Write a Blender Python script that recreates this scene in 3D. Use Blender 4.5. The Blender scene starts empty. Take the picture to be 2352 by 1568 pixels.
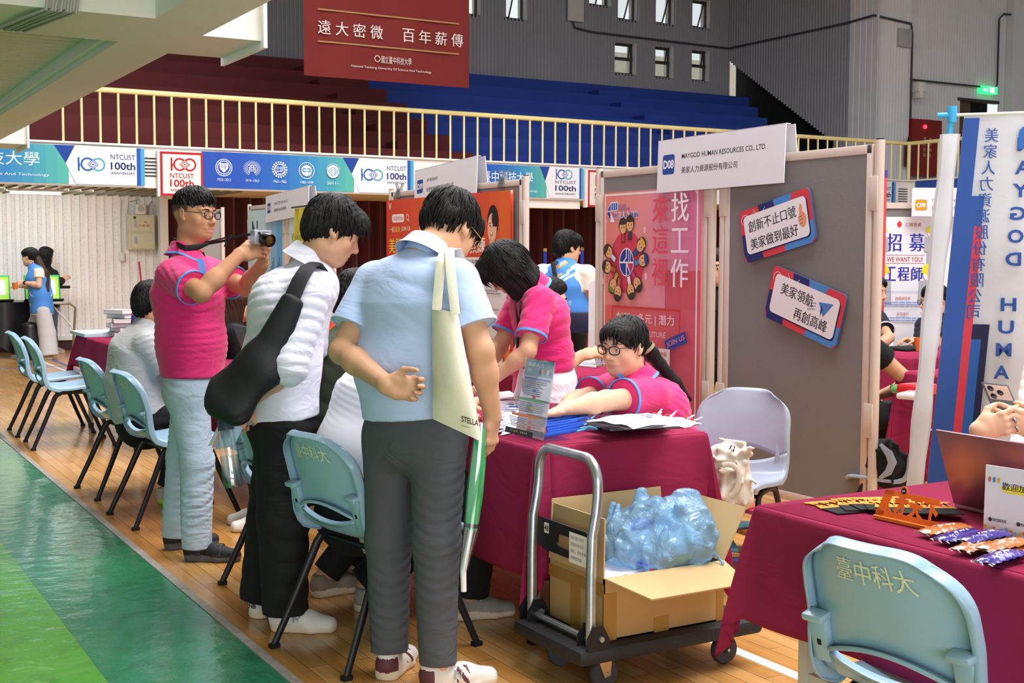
import bpy, bmesh, math, random
import numpy as np
from mathutils import Vector, Matrix, Euler
C = bpy.context.scene.collection
S = bpy.context.scene
random.seed(7); RNG = np.random.default_rng(7)

# ------------------------------------------------------------------ camera, world, light, exposure
# world axes: +X across the booth row, +Y along the row (away, left in the picture), Z up; the camera stands at the origin
F_PX, PITCH, ROLL, YAW = 2880.0, 0.06902, 0.003026, 0.52677
CAM = np.array([0.0, 0.0, 1.40])
_cy, _sy, _cp, _sp, _cr, _sr = math.cos(YAW), math.sin(YAW), math.cos(PITCH), math.sin(PITCH), math.cos(ROLL), math.sin(ROLL)
FW = np.array([_sy*_cp, _cy*_cp, -_sp]); _r = np.array([_cy, -_sy, 0.0]); _u = np.cross(_r, FW)
RT = _cr*_r + _sr*_u; UP = -_sr*_r + _cr*_u
RH = np.array([_cy, -_sy, 0.0]); FH = np.array([_sy, _cy, 0.0]); ZU = np.array([0, 0, 1.0])
camd = bpy.data.cameras.new('camera'); cam = bpy.data.objects.new('camera', camd); C.objects.link(cam)
camd.sensor_width = 36; camd.lens = F_PX/2352*36; camd.clip_start = 0.05; camd.clip_end = 200
cam.matrix_world = Matrix(((RT[0], UP[0], -FW[0], CAM[0]), (RT[1], UP[1], -FW[1], CAM[1]), (RT[2], UP[2], -FW[2], CAM[2]), (0, 0, 0, 1)))
S.camera = cam
S.view_settings.view_transform = 'Standard'; S.view_settings.look = 'None'; S.view_settings.gamma = 1.0
S.view_settings.use_curve_mapping = False
S.view_settings.exposure = 0.36
w = bpy.data.worlds.new('daylight'); S.world = w; w.use_nodes = True
w.node_tree.nodes['Background'].inputs[0].default_value = (0.93, 0.97, 1.0, 1)
w.node_tree.nodes['Background'].inputs[1].default_value = 0.75
try:
    S.cycles.max_bounces = 6; S.cycles.diffuse_bounces = 3; S.cycles.glossy_bounces = 3
    S.cycles.transmission_bounces = 5; S.cycles.transparent_max_bounces = 8
    S.cycles.use_denoising = True; S.cycles.caustics_reflective = False; S.cycles.caustics_refractive = False
except Exception:
    pass

def area(name, loc, sx, sy, power, target=None, col=(1, 1, 1)):
    d = bpy.data.lights.new(name, 'AREA'); d.shape = 'RECTANGLE'; d.size = sx; d.size_y = sy; d.energy = power; d.color = col
    o = bpy.data.objects.new(name, d); C.objects.link(o); o.location = loc
    if target is not None:
        o.rotation_euler = (Vector(target)-Vector(loc)).to_track_quat('-Z', 'Y').to_euler()
    return o
# rows of high bay lamps over the booths and an added fill behind the camera standing in for daylight
area('hall_lamp', (4.5, 2.0, 8.2), 5, 5, 900, (3.4, 3.5, 0), (1, 0.965, 0.99))
area('hall_lamp', (4.5, 10.0, 8.2), 5, 6, 820, (4, 10, 0), (1, 0.965, 0.99))
area('hall_lamp', (13.0, 6.0, 8.2), 6, 8, 560, (13, 6, 0), (1, 0.965, 0.99))
area('window_light', (-1.5, -5.5, 1.55), 7, 1.9, 270, (2.6, 5.0, 1.45), (0.96, 0.95, 1.0))

# ------------------------------------------------------------------ small helpers
def at(px, py, t):
    """point at depth t along the line of sight through a pixel of the 2352x1568 photograph"""
    return CAM + t*(FW + (px-1176)/F_PX*RT - (py-784)/F_PX*UP)
def at_z(px, py, z):
    d = FW + (px-1176)/F_PX*RT - (py-784)/F_PX*UP
    return CAM + (z-CAM[2])/d[2]*d
def dirv(a, b, c):
    """a to the right of the picture, b up, c away from the viewer (level axes)"""
    v = a*RH + b*ZU + c*FH
    return v/np.linalg.norm(v)
def lin(h):
    h = h.lstrip('#'); o = []
    for i in (0, 2, 4):
        c = int(h[i:i+2], 16)/255
        o.append(c/12.92 if c <= 0.04045 else ((c+0.055)/1.055)**2.4)
    return (o[0], o[1], o[2], 1)
MATS = {}
def mat(name, hexc, rough=0.6, metal=0.0, var=0.06, scale=12.0, bump=0.0, bscale=60.0, spec=0.4, trans=0.0, alpha=1.0,
        emit=0.0, coat=0.0, sheen=0.0, stretch=None, ior=1.45, crease=0.0, cscale=7.0):
    if name in MATS: return MATS[name]
    m = bpy.data.materials.new(name); m.use_nodes = True; MATS[name] = m
    nt = m.node_tree; n = nt.nodes; l = nt.links; b = n['Principled BSDF']
    col = lin(hexc)
    b.inputs['Roughness'].default_value = rough; b.inputs['Metallic'].default_value = metal
    b.inputs['Specular IOR Level'].default_value = spec; b.inputs['Transmission Weight'].default_value = trans
    b.inputs['Alpha'].default_value = alpha; b.inputs['Coat Weight'].default_value = coat; b.inputs['IOR'].default_value = ior
    if sheen: b.inputs['Sheen Weight'].default_value = sheen
    tc = n.new('ShaderNodeTexCoord'); src = tc.outputs['Object']
    if stretch:
        mp = n.new('ShaderNodeMapping'); mp.inputs['Scale'].default_value = stretch; l.new(src, mp.inputs['Vector']); src = mp.outputs[0]
    if var > 0:
        nz = n.new('ShaderNodeTexNoise'); nz.inputs['Scale'].default_value = scale; nz.inputs['Detail'].default_value = 3
        l.new(src, nz.inputs['Vector'])
        mx = n.new('ShaderNodeMix'); mx.data_type = 'RGBA'
        mx.inputs[6].default_value = tuple(c*(1-var*2) for c in col[:3])+(1,)
        mx.inputs[7].default_value = tuple(min(1, c*(1+var*2)) for c in col[:3])+(1,)
        l.new(nz.outputs['Fac'], mx.inputs[0]); l.new(mx.outputs[2], b.inputs['Base Color'])
        if emit: l.new(mx.outputs[2], b.inputs['Emission Color'])
    else:
        b.inputs['Base Color'].default_value = col
        if emit: b.inputs['Emission Color'].default_value = col
    if emit: b.inputs['Emission Strength'].default_value = emit
    if bump > 0:
        nb = n.new('ShaderNodeTexNoise'); nb.inputs['Scale'].default_value = bscale; nb.inputs['Detail'].default_value = 4
        l.new(src, nb.inputs['Vector']); bp = n.new('ShaderNodeBump'); bp.inputs['Strength'].default_value = bump
        bp.inputs['Distance'].default_value = 0.01
        l.new(nb.outputs['Fac'], bp.inputs['Height']); l.new(bp.outputs[0], b.inputs['Normal'])
    if crease > 0:
        nc = n.new('ShaderNodeTexNoise'); nc.inputs['Scale'].default_value = cscale; nc.inputs['Detail'].default_value = 2.5; nc.inputs['Distortion'].default_value = 1.6
        mc = n.new('ShaderNodeMapping'); mc.inputs['Scale'].default_value = (1, 1, 1.9); mc.inputs['Rotation'].default_value = (0.35, 0.3, 0)
        l.new(tc.outputs['Object'], mc.inputs[0]); l.new(mc.outputs[0], nc.inputs['Vector']); b2 = n.new('ShaderNodeBump'); b2.inputs['Strength'].default_value = crease; b2.inputs['Distance'].default_value = 0.035
        l.new(nc.outputs['Fac'], b2.inputs['Height'])
        if bump > 0: l.new(bp.outputs[0], b2.inputs['Normal'])
        l.new(b2.outputs[0], b.inputs['Normal'])
    return m
def ink(h): return mat('ink_'+h, h, 0.65, var=0.0, spec=0.25)

class MB:
    """collects shapes into one mesh"""
    def __init__(s): s.v = []; s.f = []; s.m = []; s.mats = []
    def mi(s, m):
        if m not in s.mats: s.mats.append(m)
        return s.mats.index(m)
    def add(s, vs, fs, m):
        o = len(s.v); k = s.mi(m)
        s.v += [tuple(map(float, p)) for p in vs]
        for f in fs: s.f.append(tuple(i+o for i in f)); s.m.append(k)
        return s
    def box(s, lo, hi, m, M=None, bev=0.0):
        x0, y0, z0 = lo; x1, y1, z1 = hi
        if bev > 0:
            bm = bmesh.new(); bmesh.ops.create_cube(bm, size=1.0)
            for v in bm.verts: v.co = Vector(((x0+x1)/2+v.co.x*(x1-x0), (y0+y1)/2+v.co.y*(y1-y0), (z0+z1)/2+v.co.z*(z1-z0)))
            bmesh.ops.bevel(bm, geom=list(bm.edges), offset=bev, segments=2, affect='EDGES', profile=0.5)
            vs = [v.co.copy() for v in bm.verts]; bm.verts.index_update()
            fs = [tuple(v.index for v in f.verts) for f in bm.faces]; bm.free()
        else:
            vs = [Vector(p) for p in ((x0,y0,z0),(x1,y0,z0),(x1,y1,z0),(x0,y1,z0),(x0,y0,z1),(x1,y0,z1),(x1,y1,z1),(x0,y1,z1))]
            fs = [(3,2,1,0),(4,5,6,7),(0,1,5,4),(1,2,6,5),(2,3,7,6),(3,0,4,7)]
        if M is not None: vs = [M @ v for v in vs]
        return s.add(vs, fs, m)
    def tube(s, pts, r, m, n=10, closed=False, caps=True, flat=None):
        pts = [Vector(p) for p in pts]; N = len(pts); rs = r if hasattr(r, '__len__') else [r]*N
        tans = []
        for i in range(N):
            a = pts[(i-1) % N] if (closed or i > 0) else pts[i]; b = pts[(i+1) % N] if (closed or i < N-1) else pts[i]
            t = (b-a); tans.append(t.normalized() if t.length > 1e-9 else Vector((0, 0, 1)))
        up = Vector((0, 0, 1)) if abs(tans[0].z) < 0.9 else Vector((1, 0, 0))
        if flat is not None: up = Vector(flat)
        nx = (up-tans[0]*up.dot(tans[0])).normalized(); vs = []; fs = []
        for i in range(N):
            nx = (nx-tans[i]*nx.dot(tans[i])).normalized(); ny = tans[i].cross(nx)
            rr = rs[i]; ra, rb = rr if hasattr(rr, '__len__') else (rr, rr)
            for k in range(n):
                a = 2*math.pi*k/n; vs.append(pts[i]+nx*(ra*math.cos(a))+ny*(rb*math.sin(a)))
        for i in range(N if closed else N-1):
            j = (i+1) % N
            for k in range(n): fs.append((i*n+k, i*n+(k+1) % n, j*n+(k+1) % n, j*n+k))
        if caps and not closed: fs.append(tuple(range(n-1, -1, -1))); fs.append(tuple((N-1)*n+k for k in range(n)))
        return s.add(vs, fs, m)
    def lathe(s, prof, m, n=24, M=None, caps=True):
        vs = []; fs = []
        for (r, z) in prof:
            for k in range(n): a = 2*math.pi*k/n; vs.append(Vector((r*math.cos(a), r*math.sin(a), z)))
        for i in range(len(prof)-1):
            for k in range(n): fs.append((i*n+k, i*n+(k+1) % n, (i+1)*n+(k+1) % n, (i+1)*n+k))
        if caps: fs.append(tuple(range(n-1, -1, -1))); fs.append(tuple((len(prof)-1)*n+k for k in range(n)))
        if M is not None: vs = [M @ v for v in vs]
        return s.add(vs, fs, m)
    def prism(s, poly, lo, hi, m, M=None):
        """2D polygon (x,y) extruded along z from lo to hi"""
        n = len(poly); vs = [Vector((x, y, lo)) for x, y in poly]+[Vector((x, y, hi)) for x, y in poly]
        fs = [tuple(range(n-1, -1, -1)), tuple(range(n, 2*n))]+[(k, (k+1) % n, n+(k+1) % n, n+k) for k in range(n)]
        if M is not None: vs = [M @ v for v in vs]
        return s.add(vs, fs, m)
    def grid(s, P, m, wrap=False, skip=None):
        """P[i][j] grid of points"""
        R = len(P); Q = len(P[0]); vs = [p for row in P for p in row]; fs = []
        for i in range(R-1):
            for j in range(Q if wrap else Q-1):
                if skip and skip(i, j): continue
                fs.append((i*Q+j, i*Q+(j+1) % Q, (i+1)*Q+(j+1) % Q, (i+1)*Q+j))
        return s.add(vs, fs, m)
    def mesh(s, name, off=(0, 0, 0), smooth=True, angle=40):
        me = bpy.data.meshes.new(name); ox, oy, oz = off
        me.from_pydata([(x-ox, y-oy, z-oz) for x, y, z in s.v], [], s.f)
        for m in s.mats: me.materials.append(m)
        if len(s.mats) > 1: me.polygons.foreach_set('material_index', s.m)
        me.update()
        if smooth:
            me.polygons.foreach_set('use_smooth', [True]*len(me.polygons)); me.set_sharp_from_angle(angle=math.radians(angle))
        return me
def link(name, me, parent=None, loc=(0, 0, 0)):
    o = bpy.data.objects.new(name, me); C.objects.link(o); o.location = loc
    if parent is not None: o.parent = parent
    return o
def tag(o, label=None, cat=None, group=None, kind=None):
    if label: o['label'] = label
    if cat: o['category'] = cat
    if group: o['group'] = group
    if kind: o['kind'] = kind
    return o
def thing(name, label, cat, loc=(0, 0, 0), rz=0.0, group=None):
    o = bpy.data.objects.new(name, None); C.objects.link(o); o.location = loc; o.rotation_euler = (0, 0, rz)
    o.empty_display_size = 0.1
    return tag(o, label, cat, group)
def part(name, mb, parent, world=True, smooth=True, angle=40, label=None):
    """a part; world=True: the shapes were given in world space"""
    off = (0, 0, 0)
    if world:
        p = parent; off = Vector((0, 0, 0))
        while p is not None: off = off+p.location; p = p.parent
    o = link(name, mb.mesh(name, off, smooth, angle), parent)
    if label: o['label'] = label
    return o
def solo(name, mb, label, cat, group=None, smooth=True, angle=40, loc=None):
    """a thing that is one mesh, its origin at loc"""
    if loc is None:
        a = np.array(mb.v); loc = ((a[:, 0].min()+a[:, 0].max())/2, (a[:, 1].min()+a[:, 1].max())/2, a[:, 2].min())
    o = link(name, mb.mesh(name, loc, smooth, angle), None, loc)
    return tag(o, label, cat, group)
def struct(name, mb, smooth=False, label=None):
    o = link(name, mb.mesh(name, (0, 0, 0), smooth)); o['kind'] = 'structure'
    if label: o['label'] = label
    return o
def copy_tree(o, parent=None):
    c = o.copy(); C.objects.link(c)
    if parent is not None: c.parent = parent
    for ch in list(o.children): copy_tree(ch, c)
    return c
def frame(o, u, v):
    u = Vector(u).normalized(); v = Vector(v).normalized(); n = u.cross(v)
    return Matrix(((u.x, v.x, n.x, o[0]), (u.y, v.y, n.y, o[1]), (u.z, v.z, n.z, o[2]), (0, 0, 0, 1)))
def rot_to(d, up=(0, 0, 1)):
    """matrix whose z axis is d"""
    z = Vector(d).normalized(); u = Vector(up)
    if abs(z.dot(u.normalized())) > 0.98: u = Vector((1, 0, 0))
    x = u.cross(z).normalized(); y = z.cross(x)
    return Matrix((x, y, z)).transposed().to_4x4()

# lettering and flat graphics
_TXT = {}
def text_mesh(s, bold=0.0):
    k = (s, bold)
    if k in _TXT: return _TXT[k]
    cu = bpy.data.curves.new('txt', 'FONT'); cu.body = s; cu.size = 1.0; cu.offset = bold; cu.resolution_u = 3; cu.fill_mode = 'FRONT'
    ob = bpy.data.objects.new('txt', cu); C.objects.link(ob)
    dg = bpy.context.evaluated_depsgraph_get(); dg.update()
    me = bpy.data.meshes.new_from_object(ob.evaluated_get(dg))
    vs = np.array([v.co[:] for v in me.vertices]) if len(me.vertices) else np.zeros((0, 3)); fs = [tuple(p.vertices) for p in me.polygons]
    bpy.data.objects.remove(ob); bpy.data.curves.remove(cu); bpy.data.meshes.remove(me)
    _TXT[k] = (vs, fs); return _TXT[k]
class Print:
    """flat printed graphics in (u, v) metres on a surface, laid down layer over layer"""
    def __init__(s, step=0.00015): s.mb = MB(); s.z = 0.0; s.step = step
    def _put(s, pts, faces, m):
        s.z += s.step; z = s.z
        if isinstance(m, str): m = ink(m)
        s.mb.add([(p[0], p[1], z) for p in pts], faces, m)
    def poly(s, pts, m): s._put(pts, [tuple(range(len(pts)))], m)
    def rect(s, u0, v0, u1, v1, m): s.poly([(u0, v0), (u1, v0), (u1, v1), (u0, v1)], m)
    def rrect(s, u0, v0, u1, v1, r, m, n=5):
        p = []
        for cx, cy, a0 in ((u1-r, v0+r, -90), (u1-r, v1-r, 0), (u0+r, v1-r, 90), (u0+r, v0+r, 180)):
            for k in range(n+1): a = math.radians(a0+90*k/n); p.append((cx+r*math.cos(a), cy+r*math.sin(a)))
        s.poly(p, m)
    def ell(s, u, v, ru, rv, m, n=24, a0=0.0, rot=0.0):
        c, q = math.cos(rot), math.sin(rot); p = []
        for k in range(n):
            a = 2*math.pi*k/n+a0; x, y = ru*math.cos(a), rv*math.sin(a); p.append((u+x*c-y*q, v+x*q+y*c))
        s.poly(p, m)
    def ring(s, u, v, r0, r1, m, n=32, a0=0, a1=360):
        p = []; f = []; full = abs(a1-a0) >= 360; N = n if full else n+1
        for k in range(N):
            a = math.radians(a0+(a1-a0)*k/n); p += [(u+r0*math.cos(a), v+r0*math.sin(a)), (u+r1*math.cos(a), v+r1*math.sin(a))]
        for k in range(n): j = (k+1) % N; f.append((2*k, 2*k+1, 2*j+1, 2*j))
        s._put(p, f, m)
    def line(s, pts, wd, m):
        for (a, b) in zip(pts[:-1], pts[1:]):
            d = Vector((b[0]-a[0], b[1]-a[1])); L = d.length or 1e-6; d /= L; n = Vector((-d.y, d.x))*wd/2; e = d*wd*0.3
            s.poly([(a[0]-n.x-e.x, a[1]-n.y-e.y), (b[0]-n.x+e.x, b[1]-n.y+e.y), (b[0]+n.x+e.x, b[1]+n.y+e.y), (a[0]+n.x-e.x, a[1]+n.y-e.y)], m)
    def text(s, t, u, v, h, m, align='l', bold=0.0, w=None, rot=0.0, mirror=False):
        """h = height of the characters, v = their foot, w = total width if given"""
        if bold > 0 and any(ord(ch) > 0x2E80 for ch in t):     # heavy strokes: the same characters laid down again a hair to the side
            d = bold*h*0.75
            for k in (-1, 1): s.text(t, u+k*d*math.cos(rot), v+k*d*math.sin(rot), h, m, align, 0.0, w, rot, mirror); s.z -= s.step*0.6
            return
        vs, fs = text_mesh(t, bold)
        if len(vs) == 0: return
        x0, x1, y0, y1 = vs[:, 0].min(), vs[:, 0].max(), vs[:, 1].min(), vs[:, 1].max()
        sc = h/(y1-y0); sx = sc if w is None else w/(x1-x0)
        X = (vs[:, 0]-x0)*sx; Y = (vs[:, 1]-y0)*sc; W = (x1-x0)*sx
        if mirror: X = W-X
        if align == 'c': X = X-W/2
        elif align == 'r': X = X-W
        c, q = math.cos(rot), math.sin(rot)
        P = [(u+a*c-b*q, v+a*q+b*c) for a, b in zip(X, Y)]
        s._put(P, [f[::-1] for f in fs] if mirror else fs, m)
    def lines(s, u0, v0, u1, v1, n, m, seed=1, fill=0.55):
        """rows of small print too fine to read"""
        r = random.Random(seed); dv = (v1-v0)/n
        for k in range(n):
            u = u0; v = v0+dv*(k+0.25)
            end = u1-(u1-u0)*r.random()*0.25
            while u < end:
                ww = (u1-u0)*(0.03+0.09*r.random()); s.rect(u, v, min(end, u+ww), v+dv*fill, m); u += ww+(u1-u0)*0.012
    def build(s, name, parent, M, label=None):
        mb = MB(); mb.mats = s.mb.mats; mb.m = s.mb.m; mb.f = s.mb.f
        mb.v = [tuple(M @ Vector(p)) for p in s.mb.v]
        return part(name, mb, parent, True, smooth=False, label=label)
# ------------------------------------------------------------------ the hall
def plank_mat():
    m = bpy.data.materials.new('wood_planks'); m.use_nodes = True; nt = m.node_tree; n = nt.nodes; l = nt.links; b = n['Principled BSDF']
    tc = n.new('ShaderNodeTexCoord'); mp = n.new('ShaderNodeMapping'); mp.inputs['Rotation'].default_value = (0, 0, math.pi/2)
    l.new(tc.outputs['Object'], mp.inputs[0])
    br = n.new('ShaderNodeTexBrick'); br.inputs['Scale'].default_value = 1.0; br.inputs['Brick Width'].default_value = 0.62
    br.inputs['Row Height'].default_value = 0.075; br.inputs['Mortar Size'].default_value = 0.0012; br.offset = 0.37
    br.inputs['Color1'].default_value = lin('#da9c50'); br.inputs['Color2'].default_value = lin('#f0be76'); br.inputs['Mortar'].default_value = lin('#6b4420')
    br.inputs['Bias'].default_value = -0.1
    l.new(mp.outputs[0], br.inputs['Vector'])
    m2 = n.new('ShaderNodeMapping'); m2.inputs['Scale'].default_value = (60, 2.5, 1); l.new(tc.outputs['Object'], m2.inputs[0])
    nz = n.new('ShaderNodeTexNoise'); nz.inputs['Scale'].default_value = 1.0; nz.inputs['Detail'].default_value = 6; l.new(m2.outputs[0], nz.inputs[0])
    n3 = n.new('ShaderNodeTexNoise'); n3.inputs['Scale'].default_value = 2.2; l.new(tc.outputs['Object'], n3.inputs[0])
    mx = n.new('ShaderNodeMix'); mx.data_type = 'RGBA'; mx.blend_type = 'MULTIPLY'; mx.inputs[0].default_value = 0.55
    cr = n.new('ShaderNodeValToRGB'); cr.color_ramp.elements[0].position = 0.3; cr.color_ramp.elements[0].color = (0.66, 0.55, 0.45, 1); cr.color_ramp.elements[1].position = 0.7
    l.new(nz.outputs[0], cr.inputs[0]); l.new(br.outputs[0], mx.inputs[6]); l.new(cr.outputs[0], mx.inputs[7])
    m4 = n.new('ShaderNodeMix'); m4.data_type = 'RGBA'; m4.blend_type = 'MULTIPLY'; m4.inputs[0].default_value = 0.35
    l.new(mx.outputs[2], m4.inputs[6]); l.new(n3.outputs[0], m4.inputs[7]); l.new(m4.outputs[2], b.inputs['Base Color'])
    b.inputs['Roughness'].default_value = 0.24; b.inputs['Specular IOR Level'].default_value = 0.5; b.inputs['Coat Weight'].default_value = 0.3; b.inputs['Coat Roughness'].default_value = 0.12
    return m
def speck_mat(name, base, spot, scale, pos=0.42):
    m = bpy.data.materials.new(name); m.use_nodes = True; nt = m.node_tree; n = nt.nodes; l = nt.links; b = n['Principled BSDF']
    tc = n.new('ShaderNodeTexCoord'); nz = n.new('ShaderNodeTexNoise'); nz.inputs['Scale'].default_value = scale; nz.inputs['Detail'].default_value = 5; nz.inputs['Roughness'].default_value = 0.7
    l.new(tc.outputs['Object'], nz.inputs[0]); cr = n.new('ShaderNodeValToRGB'); cr.color_ramp.elements[0].position = pos-0.1; cr.color_ramp.elements[1].position = pos+0.06
    cr.color_ramp.elements[0].color = lin(spot); cr.color_ramp.elements[1].color = lin(base); l.new(nz.outputs[0], cr.inputs[0]); l.new(cr.outputs[0], b.inputs['Base Color'])
    b.inputs['Roughness'].default_value = 0.75
    return m
M_white = mat('white_paint', '#e9e8e4', 0.55, var=0.03, scale=3)
M_cream = mat('cream_paint', '#e4dfc9', 0.6, var=0.05, scale=2.5)
M_greenf = speck_mat('grass_green_floor', '#57a53a', '#4b9433', 6, 0.45)
M_teal = speck_mat('sea_green_floor', '#33845c', '#2c7450', 5, 0.45)
for _m in (M_greenf, M_teal):
    _b = _m.node_tree.nodes['Principled BSDF']; _b.inputs['Roughness'].default_value = 0.16; _b.inputs['Coat Weight'].default_value = 0.4; _b.inputs['Coat Roughness'].default_value = 0.06
    _n = _m.node_tree.nodes; _t = _n.new('ShaderNodeTexNoise'); _t.inputs['Scale'].default_value = 9; _t.inputs['Detail'].default_value = 5
    _bp = _n.new('ShaderNodeBump'); _bp.inputs['Strength'].default_value = 0.22; _bp.inputs['Distance'].default_value = 0.02
    _tc = _n.new('ShaderNodeTexCoord'); _m.node_tree.links.new(_tc.outputs['Object'], _t.inputs[0])
    _m.node_tree.links.new(_t.outputs[0], _bp.inputs['Height']); _m.node_tree.links.new(_bp.outputs[0], _b.inputs['Normal']); _m.node_tree.links.new(_bp.outputs[0], _b.inputs['Coat Normal'])
M_curtain = mat('dark_red_velvet', '#4c0f18', 0.85, var=0.1, scale=4, sheen=0.3)
M_grey_corr = mat('grey_corrugated_sheet', '#94949a', 0.6, var=0.05, scale=2)
M_light_corr = mat('pale_corrugated_sheet', '#d4d4d6', 0.6, var=0.05, scale=2)
M_black = mat('black_plastic', '#17171a', 0.5, var=0.1)
M_dark = mat('void_shade', '#101012', 0.9, var=0)  # flat black: the shade inside openings and slots put into colour
M_yellow = mat('pale_yellow_paint', '#e6dc9c', 0.4, var=0.04, scale=8)
M_redst = mat('red_painted_step', '#5e2022', 0.75, var=0.1, scale=1.5)
M_bluest = mat('blue_painted_step', '#1f3a8c', 0.75, var=0.1, scale=1.5)

fl = MB(); fl.box((1.43, -8, -0.12), (30, 24, 0), plank_mat()); struct('floor', fl)
fl = MB(); fl.box((-14, -8, -0.12), (0.88, 24, 0.0), M_greenf); fl.box((0.88, -8, -0.12), (1.40, 24, 0.0005), M_teal)
fl.box((1.395, -8, -0.1), (1.43, 24, 0.004), mat('worn_grey_edge', '#9c968f', 0.45, var=0.25, scale=30)); struct('floor_walkway', fl)
cl = MB()
M_line = mat('white_court_line', '#e6e2d4', 0.35, var=0.05); M_bl = mat('blue_court_line', '#5862a8', 0.35, var=0.05)
cl.box((2.86, -6, 0), (2.91, 18, 0.002), M_line); cl.box((3.02, 6, 0), (3.07, 18, 0.002), M_bl); cl.box((2.91, 14.6, 0), (9, 14.65, 0.002), M_line); cl.box((2.0, 16.2, 0), (9, 16.25, 0.002), M_bl)
struct('floor_marking', cl)

def ribbed(mb, o, u, nrm, width, pitch, depth, zlo, zhi, holes, m_top, m_bot, top=0.45):
    """corrugated sheet: o = start, u = run direction, nrm = towards the room; zlo may be a function of the run"""
    o = Vector(o); u = Vector(u); nr = Vector(nrm); k = 0; s = 0.0
    f = zlo if callable(zlo) else (lambda a: zlo)
    sl = (1-top)/4
    while s < width:
        xs = [s, s+pitch*top, s+pitch*(top+sl), s+pitch*(top+sl+(1-top)/2), s+pitch]; ds = [depth, depth, 0, 0, depth]
        z0 = f(s+pitch/2); iv = [(z0, zhi)]
        for (a, b, c, d) in holes:
            if s+pitch/2 > a and s+pitch/2 < b:
                new = []
                for (p, q) in iv:
                    if d <= p or c >= q: new.append((p, q)); continue
                    if c > p: new.append((p, c))
                    if d < q: new.append((d, q))
                iv = new
        for (p, q) in iv:
            vs = []; 
            for x, dd in zip(xs, ds):
                b = o+u*x+nr*dd; vs += [(b.x, b.y, p), (b.x, b.y, q)]
            for i in range(4):
                mb.add([vs[2*i], vs[2*i+2], vs[2*i+3], vs[2*i+1]], [(0, 1, 2, 3)], m_top if i == 0 else m_bot)
        s += pitch
# wall under the far balcony: white ribs over a speckled ground
wb = MB(); ribbed(wb, (-6, 19.0, 0), (1, 0, 0), (0, -1, 0), 10.92, 0.117, 0.014, 0.14, 2.5, [], mat('white_rib', '#f2f1ee', 0.5, var=0.03), speck_mat('speckled_panel', '#e9e7e4', '#b3aea8', 38, 0.40), 0.42)
wb.box((-6, 19.02, 0.1), (4.98, 19.2, 2.6), M_white); wb.box((4.86, 18.72, 0), (4.98, 19.1, 2.3), M_white)
struct('wall_back_lower', wb)
bb = MB(); bb.box((-6, 18.9, 0), (4.95, 19.05, 0.15), mat('dark_base', '#3a1e1c', 0.6)); bb.box((-6, 18.86, 0.15), (4.95, 19.0, 0.2), M_white); struct('baseboard_back', bb)
# stage curtain
cu = MB(); P = []
for k in range(0, 420):
    x = 4.98+k*0.034; P.append([(x, 18.8+0.055*math.sin(k*0.85+0.8*math.sin(k*0.13))+0.02*math.sin(k*2.3), z) for z in (0.02, 0.9, 1.8, 2.6)])
cu.grid(P, M_curtain)
tag(solo('stage_curtain', cu, 'dark red pleated curtain hanging under the balcony', 'curtain'), group=None)
# far balcony: slab, fascia
sb = MB(); sb.box((-8, 16.62, 2.26), (28, 22.9, 2.42), M_cream); sb.box((-8, 16.5, 2.25), (18.24, 16.62, 2.79), M_white)
sb.box((-8, 16.46, 2.775), (18.2, 16.66, 2.80), M_white)
sb.box((18.1, 3, 2.25), (18.24, 16.62, 2.79), M_white); sb.box((18.06, 3, 2.775), (18.26, 16.66, 2.80), M_white); sb.box((18.24, 3, 2.3), (28, 16.7, 2.42), M_cream)
for k in range(60): sb.box((-4+k*0.16, 16.65, 2.235), (-4+k*0.16+0.012, 18.95, 2.262), mat('slat_gap', '#8d8a7d', 0.8))
# louvre slots in the fascia between the banners
for xx in (4.05, 10.5, 17.78):
    for k in range(6): sb.box((xx+0.03, 16.485, 2.40+k*0.045), (xx+0.26, 16.51, 2.412+k*0.045), M_dark)
struct('trim_balcony', sb)
# balcony railing
rt = thing('balcony_railing', 'long pale yellow balcony railing in front of the red and blue stands', 'railing', (9.0, 16.55, 2.8))
tp = MB(); tp.tube([(-8, 16.55, 3.475), (18.12, 16.55, 3.475), (18.12, 3, 3.475)], 0.036, M_yellow, n=8); part('top_rail', tp, rt)
bl = None
for k in range(66):
    x = 18.12-0.2275*(k+1)
    if bl is None:
        q = MB(); q.tube([(0, 0, -0.02), (0, 0, 0.66)], 0.016, M_yellow, n=8); bl = link('baluster', q.mesh('baluster'), rt); 
    else: bl = bl.copy(); C.objects.link(bl)
    bl.location = (x-9.0, 0, 0)
for k in range(26):
    bl = bl.copy(); C.objects.link(bl); bl.location = (18.12-9.0, -0.2275*(k+1), 0)
q = MB(); q.tube([(18.12, 16.55, 2.78), (18.12, 16.55, 3.47)], 0.033, M_yellow, n=8); part('corner_post', q, rt)
# stands behind the railing
rs = MB(); bs = MB()
for n in range(7):
    y0 = 17.2+0.8*n; z1 = 2.97+0.33*n; xe = 16.35+2.6*n/6
    rs.box((-8, y0, 2.4), (9.3, y0+0.82, z1), M_redst); bs.box((9.3, y0, 2.4), (xe, y0+0.82, z1), M_bluest)
    rs.box((8.2, y0-0.4, 2.4), (8.9, y0, z1-0.165), M_redst); bs.box((14.6, y0-0.4, 2.4), (15.4, y0, z1-0.165), M_bluest)
rs.box((-8, 16.9, 2.4), (9.3, 17.25, 2.66), M_redst); bs.box((9.3, 16.9, 2.4), (16.0, 17.25, 2.66), M_bluest)
tag(solo('red_stand', rs, 'dark red stepped stand behind the left part of the balcony railing', 'bleachers', smooth=False), kind='structure')
tag(solo('blue_stand', bs, 'blue stepped stand behind the right part of the balcony railing', 'bleachers', smooth=False), kind='structure')
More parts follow.
